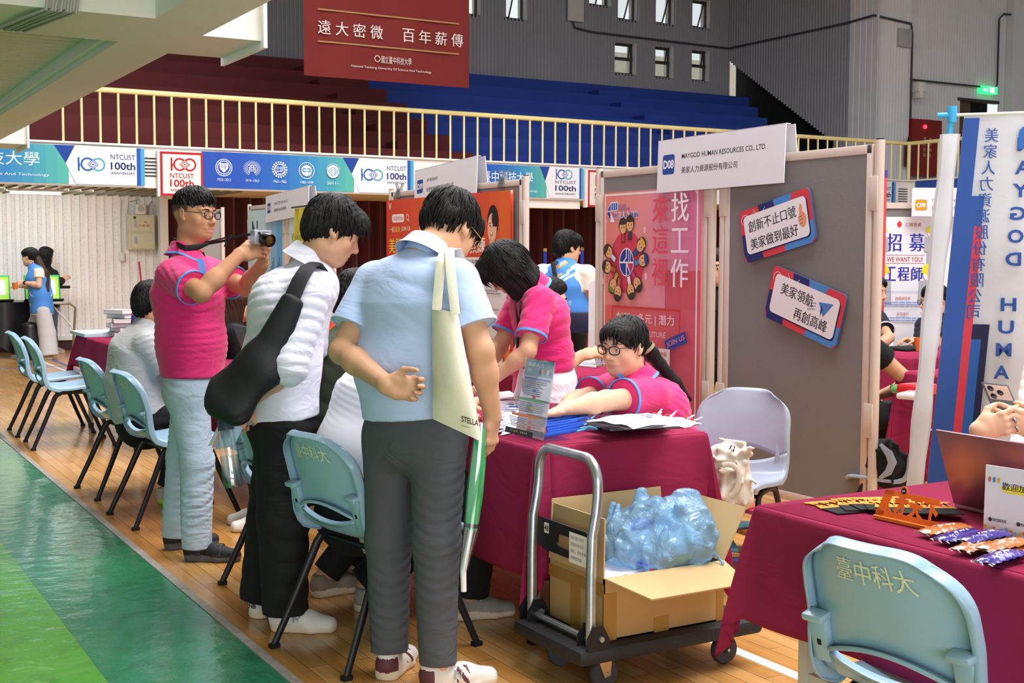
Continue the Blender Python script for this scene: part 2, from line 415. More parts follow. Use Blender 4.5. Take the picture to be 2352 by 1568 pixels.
# upper walls
WIN = [(11.95, 12.46, 6.27, 7.5), (13.05, 13.55, 6.28, 7.5), (15.16, 15.68, 6.77, 7.7), (15.87, 16.40, 6.53, 7.3), (16.88, 17.41, 6.54, 7.16), (17.89, 18.42, 6.55, 7.16),
       (15.84, 16.36, 5.36, 6.03), (16.90, 17.38, 5.36, 6.035), (17.91, 18.40, 5.36, 6.04)]
ub = MB(); XB = -8.0
ribbed(ub, (XB, 22.8, 0), (1, 0, 0), (0, -1, 0), 27.0, 0.085, 0.022, 2.4, 9.5, [(a-XB, b-XB, c, d) for a, b, c, d in WIN], M_grey_corr, M_grey_corr, 0.4)
struct('wall_back_upper', ub)
glass = bpy.data.materials.new('window_glass'); glass.use_nodes = True; _n = glass.node_tree.nodes; _l = glass.node_tree.links; _n.remove(_n['Principled BSDF'])
_t = _n.new('ShaderNodeBsdfTransparent'); _t.inputs[0].default_value = (0.95, 0.97, 0.96, 1); _g = _n.new('ShaderNodeBsdfGlossy'); _g.inputs['Roughness'].default_value = 0.03; _mx = _n.new('ShaderNodeMixShader'); _mx.inputs[0].default_value = 0.06
_l.new(_t.outputs[0], _mx.inputs[1]); _l.new(_g.outputs[0], _mx.inputs[2]); _l.new(_mx.outputs[0], _n['Material Output'].inputs[0])
M_frame = mat('dark_window_frame', '#3c3634', 0.6); M_reveal = mat('pale_reveal', '#c4c4c0', 0.7)
for i, (a, b, c, d) in enumerate(WIN):
    wv = thing('window_%d' % (i+1), None, None, ((a+b)/2, 22.85, c)); wv['kind'] = 'structure'
    q = MB(); t = 0.035
    q.box((a, 22.9, c), (b, 22.95, c+t), M_frame); q.box((a, 22.9, d-t), (b, 22.95, d), M_frame); q.box((a, 22.9, c), (a+t, 22.95, d), M_frame); q.box((b-t, 22.9, c), (b, 22.95, d), M_frame)
    mid = (c+d)/2 if i >= 6 else c+0.02
    if i >= 6: q.box((a, 22.88, mid-0.03), (b, 22.96, mid+0.03), M_frame)
    q.box((b-0.002, 22.79, c), (b+0.06, 23.1, d), M_reveal); q.box((a-0.05, 22.82, c), (a+0.002, 23.1, d), M_reveal); q.box((a, 22.8, c-0.04), (b, 23.1, c+0.002), M_reveal); q.box((a, 22.82, d-0.002), (b, 23.1, d+0.04), M_reveal)
    part('window_frame', q, wv, smooth=False)
    sa = MB(); hgt = d-mid-0.04; ang = 0.42 if i < 6 else 0.2
    M = Matrix.Translation((0, 22.94, d-0.03)) @ Matrix.Rotation(ang, 4, 'X')
    for (x0, x1, z0, z1) in ((a+0.03, a+0.055, -hgt, 0), (b-0.055, b-0.03, -hgt, 0), (a+0.03, b-0.03, -hgt, -hgt+0.025), (a+0.03, b-0.03, -0.025, 0)):
        sa.box((x0, -0.01, z0), (x1, 0.015, z1), M_frame, M)
    part('sash', sa, wv, smooth=False)
    g = MB(); g.box((a+0.04, -0.003, -hgt+0.01), (b-0.04, 0.003, -0.01), glass, M)
    if i >= 6: g.box((a+0.03, 22.92, c+0.03), (b-0.03, 22.925, mid-0.02), glass)
    part('pane', g, wv, smooth=False)
# the building beyond the windows
ob = MB(); ob.box((8, 30, 0), (30, 30.5, 7.2), mat('beige_render', '#e9dfc8', 0.8)); struct('wall_outside', ob)
sw = MB(); XS = 19.02
zl = lambda s: 5.38-(s-0.8)*(5.38-3.9)/(22.0-19.62) if s < 3.4 else 3.2
ribbed(sw, (XS, 22.8, 0), (0, -1, 0), (-1, 0, 0), 3.85, 0.085, 0.022, zl, 9.5, [], M_grey_corr, M_grey_corr, 0.4)
sw.box((XS+0.3, 19.0, 2.4), (XS+0.35, 22.9, 9.5), M_dark); struct('wall_right_upper', sw)  # black sheet stands in for the dark cavity below the cut wall edge
pl = MB(); ribbed(pl, (XS-0.02, 18.98, 0), (0, -1, 0), (-1, 0, 0), 0.65, 0.16, 0.012, 2.4, 9.5, [], M_light_corr, M_light_corr, 0.8)
ribbed(pl, (XS-0.02, 18.33, 0), (1, 0, 0), (0, -1, 0), 1.0, 0.085, 0.022, 2.4, 9.5, [], M_light_corr, M_light_corr, 0.4); struct('wall_pillar', pl)
rw = MB(); ribbed(rw, (20.0, 18.55, 0), (1, 0, 0), (0, -1, 0), 7.5, 0.085, 0.022, 2.4, 9.5, [(1.75, 2.95, 2.4, 4.72)], M_light_corr, M_light_corr, 0.4)
rw.box((21.7, 18.9, 2.4), (23.1, 18.95, 4.9), M_dark); rw.box((21.75, 18.6, 2.4), (22.2, 18.66, 4.7), mat('brown_door', '#5b4436', 0.6)); rw.box((21.7, 18.5, 4.70), (23.0, 18.62, 4.76), M_frame)
rw.box((23.2, 18.35, 2.4), (23.6, 18.6, 9.5), M_light_corr); struct('wall_right_far', rw)
ce = MB(); ce.box((-14, -3, 9.5), (30, 24, 9.7), mat('dim_ceiling', '#77787a', 0.8)); ce.box((-14, -8, 2.9), (1.2, 20, 3.0), M_cream); struct('ceiling', ce)
# conduits on the upper walls
M_cond = mat('dark_conduit', '#3b3c44', 0.5)
cd = MB(); zc = 6.14
cd.tube([(14.6, 22.74, 9.4), (14.62, 22.74, 6.5), (14.75, 22.74, 6.22), (15.2, 22.74, 6.17), (XS-0.06, 22.74, 6.14), (XS-0.06, 19.05, zc), (XS-0.1, 18.27, 6.17), (19.98, 18.27, 6.1), (20.02, 18.27, 5.9), (20.02, 18.27, 4.2)], 0.022, M_cond, n=8)
cd.tube([(20.03, 18.45, 5.02), (22.78, 18.45, 5.02), (22.85, 18.45, 5.1), (22.85, 18.45, 6.5), (23.0, 18.45, 6.62), (24.5, 18.3, 6.62)], 0.02, M_cond, n=8)
solo('conduit', cd, 'dark grey conduit running along the upper corrugated walls', 'pipe')
# left gallery over the walkway
M_gal = mat('gallery_paint', '#e4e2da', 0.65, var=0.05, scale=1.5); M_slat = mat('cream_slat', '#dcd9c9', 0.65, var=0.07, scale=1.2)
ga = MB()
ga.box((-12, -6, 2.25), (1.2, 4.62, 2.30), M_gal) if False else None
ga.box((1.2, -6, 2.25), (1.45, 18.5, 2.9), M_gal)
for y0, y1 in ((4.64, 5.22), (10.2, 10.8), (15.7, 16.3)):
    ga.box((-12, y0, 2.25), (1.2, y1, 2.9), M_gal); ga.box((1.45, y0+0.27, 2.251), (1.69, y1+0.2, 2.78), M_gal)
    ga.box((1.69, y0+0.24, 2.22), (1.705, y1+0.23, 2.82), M_white)
ga.box((-12, -6, 2.50), (1.2, 4.64, 2.9), M_gal)
ga.box((1.17, 5.22, 2.28), (1.2, 10.2, 2.4), M_white)
struct('trim_gallery', ga)
sl = MB()
k = 5.24
while k < 10.2:
    sl.box((-12, k, 2.33), (1.18, k+0.080, 2.35), M_slat); k += 0.098
sl.box((-12, 5.2, 2.36), (1.2, 10.2, 2.4), mat('slat_back', '#4a4a46', 0.8)); struct('ceiling_slats', sl, smooth=False)
cb = MB(); rr = random.Random(3)
M_cable = mat('grey_cable', '#a9aaa6', 0.6)
for k in range(7):
    x = 0.825+0.016*k+0.01*rr.random()
    cb.tube([(x+0.02, 4.57, 2.52), (x+0.01*rr.random(), 4.60, 2.36), (x-0.01, 4.61, 2.24), (x-0.05, 4.75, 2.235), (x-0.09-0.02*rr.random(), 5.1, 2.24), (x-0.12, 5.26, 2.30), (x-0.12, 5.27, 2.345)], 0.006, M_cable, n=6)
solo('cable_bundle', cb, 'bundle of grey cables running over the beam of the left gallery', 'cables')
tl = MB(); tl.tube([(2.62, 17.6, 2.205), (3.25, 17.6, 2.205)], 0.022, mat('lit_tube', '#ffffff', 0.5, var=0, emit=9), n=8); tl.box((2.58, 17.55, 2.215), (3.29, 17.65, 2.25), M_white)
solo('fluorescent_light', tl, 'lit white fluorescent tube under the far balcony at the left', 'light')
area('balcony_tube_light', (2.9, 17.5, 2.15), 1.6, 0.4, 20, (2.9, 18.9, 0.8))
# ------------------------------------------------------------------ furniture
M_chair = mat('pale_blue_plastic', '#94b4c9', 0.32, var=0.05, scale=5, bump=0.05, bscale=200, coat=0.15)
M_chairg = mat('grey_plastic', '#99a4b3', 0.3, var=0.06, scale=5, coat=0.15)
M_leg = mat('black_steel_tube', '#15161a', 0.42, var=0.05)
M_foot = mat('black_rubber', '#0e0e0f', 0.7, var=0)
M_stencil = mat('cream_stencil', '#e4e2c4', 0.7, var=0.15, scale=60)
_prof = [(0.255, 0.398), (0.245, 0.425), (0.20, 0.437), (0.10, 0.432), (-0.02, 0.418), (-0.11, 0.418), (-0.165, 0.44), (-0.195, 0.485), (-0.215, 0.54), (-0.235, 0.61), (-0.258, 0.69), (-0.285, 0.765), (-0.300, 0.80)]
_pl = [0.0]
for a, b in zip(_prof[:-1], _prof[1:]): _pl.append(_pl[-1]+math.hypot(a[0]-b[0], a[1]-b[1]))
_pl = np.array(_pl)/_pl[-1]; _px = np.array([p[0] for p in _prof]); _pz = np.array([p[1] for p in _prof])
def _csurf(a, u, off=0.0):
    """chair shell point: a along the profile 0 (front lip) .. 1 (top), u across -1..1, off behind the surface"""
    x = float(np.interp(a, _pl, _px)); z = float(np.interp(a, _pl, _pz)); a2 = min(1, a+0.01); a1 = max(0, a-0.01)
    tx, tz = float(np.interp(a2, _pl, _px)-np.interp(a1, _pl, _px)), float(np.interp(a2, _pl, _pz)-np.interp(a1, _pl, _pz)); L = math.hypot(tx, tz) or 1
    nx, nz = -tz/L*1.0, tx/L   # to the back / under side
    wd = 0.205+0.012*math.sin(min(1, a)*math.pi)
    if a > 0.80: wd *= (1-0.36*((a-0.80)/0.20)**3.4)
    if a < 0.10: wd *= (1-0.12*((0.10-a)/0.10)**2)
    back = max(0.0, min(1.0, (a-0.5)/0.25))
    k = abs(u)**2.4
    x += back*0.045*k; z += (1-back)*0.020*k
    if a > 0.84: z -= 0.026*abs(u)**5*((a-0.84)/0.16)**1.5
    if off: x += nx*off; z += nz*off
    return Vector((x, u*wd, z))
def make_chair(name, label, M, group):
    t = thing(name, label, 'chair', (0, 0, 0), 0, group)
    sh = MB(); NU = 24; us = [-1+2*i/NU for i in range(NU+1)]
    aL = lambda u: 0.600+0.055*u*u; 
    def aU(u):
        return aL(u)+(0.085*(1-(u/0.80)**2) if abs(u) < 0.80 else 0.0)
    low = [[_csurf(aL(u)*i/26, u) for u in us] for i in range(27)]
    upp = [[_csurf(aU(u)+(1-aU(u))*i/16, u) for u in us] for i in range(17)]
    sh.grid(low, M); sh.grid(upp, M)
    # rolled rim round the outside and lips along the slot
    loop = [(aL(-1)*i/26, -1) for i in range(27)]+[(aU(-1)+(1-aU(-1))*i/16, -1) for i in range(1, 17)]+[(1, u) for u in us[1:]]+[(aU(1)+(1-aU(1))*i/16, 1) for i in range(15, -1, -1)]+[(aL(1)*i/26, 1) for i in range(25, -1, -1)]
    R0 = [_csurf(a, u) for a, u in loop]; 
    R1 = [_csurf(a, u*1.018, 0.010)+(Vector((0, 0, 0.004)) if a > 0.99 else Vector()) for a, u in loop]; R2 = [_csurf(a, u*1.02, 0.030 if a > 0.45 else 0.022) for a, u in loop]; R3 = [_csurf(a, u*0.97, 0.032 if a > 0.45 else 0.024) for a, u in loop]
    sh.grid([R0, R1, R2, R3], M)
    fl = [_csurf(1, u) for u in us]; fr = [_csurf(1, u, 0.03)+Vector((0, 0, 0.003)) for u in us]
    slot = [u for u in us if abs(u) <= 0.80]
    for fn, dz in ((aL, 0.016), (aU, 0.020)):
        sh.grid([[_csurf(fn(u), u) for u in slot], [_csurf(fn(u), u, dz) for u in slot], [_csurf(fn(u)+(0.012 if fn is aU else -0.012), u, dz) for u in slot]], M)
    o = part('shell', sh, t, False, angle=55); md = o.modifiers.new('thickness', 'SOLIDIFY'); md.thickness = 0.0035; md.offset = 0
    br = None
    for sgn in (-1, 1):
        b = MB(); c0 = _csurf(0.665, sgn*0.86, 0.012); Mx = Matrix.Translation(c0) @ Matrix.Rotation(-0.27, 4, 'Y')
        b.box((-0.012, -0.024, -0.055), (0.012, 0.024, 0.05), M, Mx, 0.005); b.box((-0.028, -0.028, 0.05), (0.012, 0.028, 0.068), M, Mx, 0.005)
        b.box((-0.0135, -0.005, -0.012), (-0.0115, 0.005, 0.002), M_foot, Mx); part('bracket', b, t, False)
    for sgn in (-1, 1):
        y0, y1 = 0.185*sgn, 0.228*sgn
        up = [(-0.115, y0, 0.385), (-0.08, y0, 0.400), (0.0, y0, 0.402), (0.08, y0, 0.400), (0.12, y0, 0.385)]
        f = MB(); f.tube(up, [(0.015, 0.011)]*5, M_leg, n=10); part('seat_frame', f, t, False)
        for (xa, xb) in ((-0.115, -0.285), (0.12, 0.275)):
            l = MB(); l.tube([(xa*0.97, y0, 0.388), (xa+0.08*(xb-xa), y0+0.05*(y1-y0), 0.365), (xa+0.55*(xb-xa), y0+0.5*(y1-y0), 0.18), (xb, y1, 0.012)], [(0.017, 0.012), (0.017, 0.012), (0.015, 0.011), (0.013, 0.010)], M_leg, n=10)
            lo = part('leg', l, t, False)
            g = MB(); g.box((xb-0.017, y1-0.013, 0.0), (xb+0.017, y1+0.013, 0.016), M_foot); part('rubber_foot', g, lo, False)
    f = MB(); f.tube([(-0.09, -0.185, 0.385), (-0.09, 0.185, 0.385)], 0.009, M_leg, n=8); f.tube([(0.10, -0.185, 0.385), (0.10, 0.185, 0.385)], 0.009, M_leg, n=8); part('crossbar', f, t, False)
    # stencilled letters on the back of the backrest
    pr = Print(); pr.text('臺中科大', 0, 0, 0.042, M_stencil, 'c', w=0.19, bold=0.02)
    tm = MB(); tm.mats = pr.mb.mats; tm.m = pr.mb.m; tm.f = pr.mb.f; vs = []
    for (x, y, z) in pr.mb.v:
        a = 0.875+(y/0.042)*0.042/0.62; vs.append(tuple(_csurf(a, -x/0.19, 0.0045)))
    tm.v = vs; part('stencil_lettering', tm, t, False, smooth=False)
    return t
CH = 'pale blue moulded chairs along the walkway'
chair = make_chair('plastic_chair', 'pale blue chair at bottom right, back turned, by the table with the laptop', M_chair, CH)
chair.location = (2.24, 1.90, 0); chair.rotation_euler = (0, 0, 0.12)
def chair_at(x, y, rz, label, group=CH):
    c = copy_tree(chair); c.location = (x, y, 0); c.rotation_euler = (0, 0, rz); c['label'] = label; c['group'] = group; return c
chair_at(1.80, 4.05, 0.20, 'pale blue chair between the white shirt man and the grey trousers man')
chair_at(1.86, 4.92, 0.0, 'pale blue chair half hidden behind the black trousers of the white shirt man')
chair_at(1.78, 6.63, 0.06, 'pale blue chair carrying the seated man in the grey polo')
chair_at(1.78, 7.50, 0.05, 'empty pale blue chair just left of the seated man in the grey polo')
chair_at(1.80, 9.57, -0.04, 'empty pale blue chair in front of the pair beside the farthest table')
chair_at(1.80, 10.30, -0.02, 'empty pale blue chair behind its twin at the far left of the row')
cg = make_chair('grey_chair', 'grey blue chair facing left with a canvas bag on it, by the grey panel', M_chairg, 'grey chairs behind the tables')
cg.location = (3.52, 4.20, 0); cg.rotation_euler = (0, 0, math.pi+0.55)
def grey_at(x, y, rz, label):
    c = copy_tree(cg); c.location = (x, y, 0); c.rotation_euler = (0, 0, rz); c['label'] = label; return c
grey_at(4.05, 7.35, -0.9, 'empty grey chair standing between the bending woman and the pink poster panel')
grey_at(5.05, 8.3, -0.6, 'grey chair under the arm of the man in the blue vest')
q_ = grey_at(*at(2030, 1100, 6.35)[:2], 2.2, 'low grey chair with a dark jacket on it, beyond the post of the tall panel'); q_.scale = (.68, .68, .68)

# tables under dark magenta cloths
M_cloth = mat('dark_magenta_cloth', '#8f2547', 0.9, var=0.05, scale=5, bump=0.06, bscale=500, spec=0.15, crease=0.22, cscale=3.5)
M_tleg = mat('grey_table_leg', '#c4c4bc', 0.5)
M_ttop = mat('table_board', '#cfcabc', 0.5)
def table(x0, y0, x1, y1, label, clabel, drop=0.44, seed=1, z=0.735, rz=0):
    t = thing('folding_table', label, 'table', ((x0+x1)/2, (y0+y1)/2, 0), 0, 'folding tables under magenta cloths')
    m = MB(); m.box((x0+0.01, y0+0.01, z-0.035), (x1-0.01, y1-0.01, z-0.004), M_ttop); part('table_top', m, t, smooth=False)
    for x in (x0+0.07, x1-0.07):
        for y in (y0+0.12, y1-0.12):
            m = MB(); m.box((x-0.016, y-0.016, 0.02), (x+0.016, y+0.016, z-0.035), M_tleg); lo = part('leg', m, t, smooth=False)
            g = MB(); g.box((x-0.019, y-0.019, 0), (x+0.019, y+0.019, 0.022), M_foot); part('rubber_foot', g, lo, smooth=False)
    m = MB(); m.box((x0+0.06, y0+0.11, 0.28), (x0+0.08, y1-0.11, 0.31), M_tleg); m.box((x1-0.08, y0+0.11, 0.28), (x1-0.06, y1-0.11, 0.31), M_tleg); part('brace', m, t, smooth=False)
    # cloth
    rr = random.Random(seed); cl = MB(); ring = []
    r0 = 0.014
    def edge(p, q, d, n):
        for k in range(n):
            s = k/n; ring.append((p[0]+(q[0]-p[0])*s, p[1]+(q[1]-p[1])*s, d[0], d[1], drop, 0.0))
    def corner(c, a0):
        for k in range(0, 13):
            ph = k/12*math.pi/2; a = a0+ph; dd = drop/max(math.cos(ph), math.sin(ph)); ring.append((c[0], c[1], math.cos(a), math.sin(a), dd, math.sin(2*ph)))
    nx, ny = int((x1-x0)/0.03), int((y1-y0)/0.03); e = 0.05
    edge((x0+e, y0), (x1-e, y0), (0, -1), nx); corner((x1, y0), -math.pi/2); edge((x1, y0+e), (x1, y1-e), (1, 0), ny); corner((x1, y1), 0)
    edge((x1-e, y1), (x0+e, y1), (0, 1), nx); corner((x0, y1), math.pi/2); edge((x0, y1-e), (x0, y0+e), (-1, 0), ny); corner((x0, y0), math.pi)
    N = len(ring); ph = [rr.random()*6.28 for _ in range(5)]
    levels = [(-0.0, 0.0), (0.004, 0.004), (0.012, 0.010)]+[(0.5, j/12) for j in range(1, 13)]
    G = []; LJ = 14
    for j in range(LJ+3):
        row = []
        for i, (bx, by, dx, dy, dd, cf) in enumerate(ring):
            if j == 0: off, dz = 0.0, 0.0
            elif j == 1: off, dz = 0.009, 0.004
            elif j == 2: off, dz = 0.013, 0.014
            else:
                s = (j-2)/LJ
                wave = math.sin(i*0.38+ph[0]+0.7*math.sin(i*0.061+ph[1]))*0.55+0.45*math.sin(i*0.17+ph[2])
                off = 0.013+s*(0.022+0.020*wave)+cf*s*(0.085+0.03*math.sin(i*1.9))-0.02*s*s*cf; dz = 0.014+s*(dd-0.014)
            row.append(Vector((bx+dx*off, by+dy*off, max(0.01, z+0.002-dz))))
        G.append(row)
    cl.grid(list(map(list, zip(*(list(map(list, zip(*G)))+[[r[0] for r in G]])))), M_cloth)
    c0 = [r[0] for r in G]; cl.add([v for v in G[0]], [tuple(range(N))], M_cloth)
    o = solo('tablecloth', cl, clabel, 'tablecloth', 'dark magenta tablecloths', angle=60, loc=((x0+x1)/2, (y0+y1)/2, z))
    md = o.modifiers.new('thickness', 'SOLIDIFY'); md.thickness = 0.0015; md.offset = 1
    return t
table(2.235, 3.68, 2.98, 5.46, 'folding table under the cloth behind the trolley', 'dark magenta cloth on the table with the white drawstring bags and acrylic stand', seed=3, drop=0.46)
table(2.225, 0.70, 2.97, 2.52, 'folding table at bottom right with a pale leg below its cloth', 'dark magenta cloth at bottom right, under the laptop and orange cards', seed=8, drop=0.30)
table(2.20, 6.1, 2.92, 7.9, 'folding table beside the seated man in the grey polo', 'dark magenta cloth on the table with the dark laptop', seed=5)
table(2.07, 8.85, 2.80, 10.63, 'folding table at the far left, two legs showing below its cloth', 'dark magenta cloth on the far left table under the pile of white books', seed=11, drop=0.25)
table(4.55, 6.92, 5.1, 7.75, 'small table between the panels, past the bending woman', 'dark magenta cloth between the bending woman and the pink poster panel', seed=13, drop=0.4) if False else None
table(5.2, 9.6, 6.9, 10.3, 'folding table beyond the man in the blue vest', 'dark magenta cloth right behind the man in the blue vest', seed=17, drop=0.55)
table(5.55, 4.40, 7.25, 5.1, 'folding table nearer the grey panel on the right, red packets on it', 'dark magenta cloth beyond the grey panel with the red and white packets', seed=19, drop=0.6)
table(6.35, 5.75, 8.2, 6.45, 'folding table with the orange cup behind the flag', 'dark magenta cloth under the orange cup beyond the grey panel', seed=23, drop=0.5)

# display panels
M_post = mat('beige_panel_frame', '#cdbfb4', 0.45, var=0.03); M_felt = mat('grey_felt', '#7e7c7b', 0.95, var=0.07, scale=250, bump=0.3, bscale=600)
def panel(x, y0, y1, label, z0=0.09, z1=1.945, felt=None, post_lo=True, post_hi=True):
    t = thing('display_panel', label, 'display panel', (x, (y0+y1)/2, 0), 0, 'felt display panels')
    m = MB(); m.box((x-0.012, y0+0.04, z0+0.03), (x+0.012, y1-0.04, z1-0.03), felt or M_felt); part('felt_board', m, t, smooth=False)
    for (a, b, c, d) in ((y0+0.035, y1-0.035, z0, z0+0.045), (y0+0.035, y1-0.035, z1-0.045, z1)):
        m = MB(); m.box((x-0.017, a, c), (x+0.017, b, d), M_post, bev=0.003); part('rail', m, t)
    for y in (y0+0.05, y1-0.05):
        m = MB(); m.box((x-0.017, y-0.02, z0), (x+0.017, y+0.02, z1), M_post, bev=0.003); part('stile', m, t)
    for y, on in ((y0, post_lo), (y1, post_hi)):
        if not on: continue
        m = MB(); m.tube([(x, y, 0.02), (x, y, z1+0.02)], 0.024, M_post, n=14); m.tube([(x, y, z1+0.02), (x, y, z1+0.026)], 0.02, M_leg, n=14)
        po = part('post', m, t)
        s = 1 if y == y0 else -1
        for zz in (1.62, 0.5):
            k = MB(); k.box((x-0.026, y-(0.012 if s > 0 else 0.047), zz), (x+0.02, y+(0.047 if s > 0 else 0.012), zz+0.17), M_post, bev=0.002); part('hinge_clip', k, po)
        k = MB(); k.box((x-0.19, y-0.02, 0.0), (x+0.19, y+0.02, 0.03), M_post, bev=0.004); part('foot', k, po)
    return t
panel(4.65, 4.43, 5.60, 'bare grey panel carrying two tilted slogan boards')
panel(4.65, 5.70, 6.86, 'grey panel behind the pink job poster')
panel(4.65, 7.80, 8.93, 'grey panel behind the right half of the orange beauty posters')
panel(4.65, 8.98, 10.11, 'grey panel behind the left half of the orange beauty posters')
panel(4.65, 11.45, 12.70, 'panel with the sky blue poster behind the white shirt man')
panel(4.65, 12.78, 13.98, 'panel with the pale blue poster behind the camera')
pw = MB()
_p = panel(4.65, 15.0, 16.3, 'plain white panel behind the man with the camera', felt=mat('white_board', '#e4e4e8', 0.5))
panel(7.10, 6.30, 7.3, 'panel with the white recruiting poster beyond the flag', z1=1.70) if False else None

# trolley
M_deck = mat('black_deck', '#202022', 0.55, var=0.2, scale=30, bump=0.4, bscale=300); M_steel = mat('galvanised_tube', '#a8adb0', 0.3, metal=0.85, var=0.15, scale=25)
tr = thing('platform_trolley', 'black platform trolley with a grey tube handle in front of the magenta cloth', 'trolley', (2.48, 3.42, 0))
m = MB(); m.box((2.11, 3.20, 0.112), (2.86, 3.62, 0.165), M_deck, bev=0.018); part('deck', m, tr)
m = MB(); hp = [(2.172, 3.235, 0.16), (2.172, 3.235, 0.40), (2.176, 3.235, 0.52), (2.190, 3.235, 0.59), (2.196, 3.236, 0.64)]
for k in range(0, 9):
    a = k/8*math.pi/2; hp.append((2.197, 3.237+0.075*(1-math.cos(a)), 0.675+0.082*math.sin(a)))
for k in range(0, 9):
    a = math.pi/2-k/8*math.pi/2; hp.append((2.197, 3.518+0.075*math.cos(a), 0.675+0.082*math.sin(a)))
hp += [(2.196, 3.594, 0.64), (2.190, 3.595, 0.59), (2.176, 3.595, 0.52), (2.172, 3.595, 0.40), (2.172, 3.595, 0.16)]
m.tube(hp, 0.0165, M_steel, n=12); m.tube([(2.175, 3.235, 0.185), (2.175, 3.595, 0.185)], 0.011, M_steel, n=10); part('handle', m, tr)
for y in (3.235, 3.595):
    for dy in (-0.028, 0.028):
        m = MB(); m.prism([(2.14, 0.155), (2.225, 0.155), (2.225, 0.19), (2.20, 0.235), (2.165, 0.235), (2.14, 0.20)], 0, 0.006, M_leg, Matrix(((1, 0, 0, 0), (0, 0, 1, y+dy-0.003), (0, 1, 0, 0), (0, 0, 0, 1)))); bo = part('hinge_bracket', m, tr, smooth=False)
    k = MB(); k.tube([(2.19, y-0.04, 0.195), (2.19, y+0.04, 0.195)], 0.009, M_steel, n=8); part('bolt', k, bo)
M_wheel = mat('dark_grey_wheel', '#3a3a3d', 0.6); M_hub = mat('zinc_plate', '#c9a978', 0.35, metal=0.7)
for (x, y) in ((2.24, 3.29), (2.24, 3.55), (2.74, 3.29), (2.74, 3.55)):
    m = MB(); m.lathe([(0.012, -0.014), (0.046, -0.015), (0.05, -0.009), (0.05, 0.009), (0.046, 0.015), (0.012, 0.014)], M_wheel, n=24, M=Matrix.Translation((x+0.02, y, 0.05)) @ Matrix.Rotation(math.pi/2, 4, 'X')); wo = part('wheel', m, tr)
    k = MB()
    for dy in (-0.021, 0.019): k.prism([(x-0.02, 0.118), (x+0.04, 0.118), (x+0.034, 0.045), (x+0.012, 0.04)], 0, 0.003, M_hub if x < 2.5 else M_leg, Matrix(((1, 0, 0, 0), (0, 0, 1, y+dy), (0, 1, 0, 0), (0, 0, 0, 1))))
    k.tube([(x+0.022, y-0.026, 0.052), (x+0.022, y+0.026, 0.052)], 0.006, M_steel, n=8); part('fork', k, wo, smooth=False)
# black plate with a hand hole hanging between the handle tubes
m = MB(); yo0, yo1, zo0, zo1 = 3.252, 3.578, 0.415, 0.52
hx = 2.183
def hole_plate(mb, y0, y1, z0, z1, cy, cz, ry, rz, x, th, M, n=20):
    O = []; I = []
    for k in range(n*2):
        a = 2*math.pi*k/(n*2); c, s = math.cos(a), math.sin(a); I.append((cy+ry*abs(c)**0.6*math.copysign(1, c), cz+rz*abs(s)**0.6*math.copysign(1, s)))
        dx = ((y1-cy) if c > 0 else (cy-y0))/max(abs(c), 1e-6); dz = ((z1-cz) if s > 0 else (cz-z0))/max(abs(s), 1e-6); t = min(dx, dz); O.append((cy+t*c, cz+t*s))
    n2 = len(O); vs = []
    for xx in (x, x+th): vs += [(xx, a, b) for a, b in O]+[(xx, a, b) for a, b in I]
    fs = []
    for k in range(n2):
        j = (k+1) % n2
        fs += [(k, j, n2+j, n2+k), (2*n2+k, 3*n2+k, 3*n2+j, 2*n2+j), (n2+k, n2+j, 3*n2+j, 3*n2+k), (k, 2*n2+k, 2*n2+j, j)]
    mb.add(vs, fs, M)
hole_plate(m, yo0, yo1, zo0, zo1, 3.395, 0.463, 0.062, 0.022, hx, 0.008, M_black)
po = part('handle_plate', m, tr, smooth=False)
pr = Print(); pr.rect(0.045, 0.055, 0.075, 0.09, '#e8e2dc'); pr.text('48', 0.06, 0.062, 0.02, '#22222a', 'c', bold=0.02)
pr.rect(0.20, -0.012, 0.315, 0.088, '#e9e7ea')
for i, s in enumerate(('備品僅供借用', '請借用後放回', '登記。使用完畢', '請歸還原處')): pr.text(s, 0.21, 0.066-i*0.022, 0.012, '#8b8790', 'l')
pr.build('label_sheet', po, frame((hx-0.001, 3.578, 0.418), (0, -1, 0), (0, 0, 1)))
# carton on the trolley
M_card = mat('brown_cardboard', '#b0905f', 0.85, var=0.06, scale=6); M_cardin = mat('cardboard_inside', '#c2a575', 0.85, var=0.05, scale=6); M_tape = mat('brown_tape', '#a07838', 0.3, var=0.05)
bx0, bx1, by0, by1, bz0, bz1 = 2.235, 2.725, 3.255, 3.585, 0.166, 0.37
ct = thing('cardboard_box', 'open brown cardboard box with tape on the platform trolley', 'box', ((bx0+bx1)/2, (by0+by1)/2, bz0))
m = MB(); t = 0.005
m.box((bx0, by0, bz0), (bx1, by0+t, bz1), M_card); m.box((bx0, by1-t, bz0), (bx1, by1, bz1), M_card); m.box((bx0, by0, bz0), (bx0+t, by1, bz1), M_card); m.box((bx1-t, by0, bz0), (bx1, by1, bz1), M_card); m.box((bx0, by0, bz0), (bx1, by1, bz0+t), M_card)
bo = part('box_body', m, ct, smooth=False)
e = 0.0012; yc = (by0+by1)/2
for lo_, hi_ in (((bx0-e, yc-0.03, bz0), (bx0, yc+0.03, bz1-0.03)), ((bx0-e*1.2, by0, bz1-0.06), (bx0, by1, bz1-0.02)), ((bx0-e, by0-e, bz0), (bx0+0.05, by0, bz1-0.05)), ((bx1-0.03, by0-e, bz0), (bx1+e, by0, bz1-0.03)), ((bx0+0.2, by0-e, bz0), (bx0+0.26, by0, bz0+0.05))):
    m = MB(); m.box(lo_, hi_, M_tape); part('packing_tape', m, bo, smooth=False)
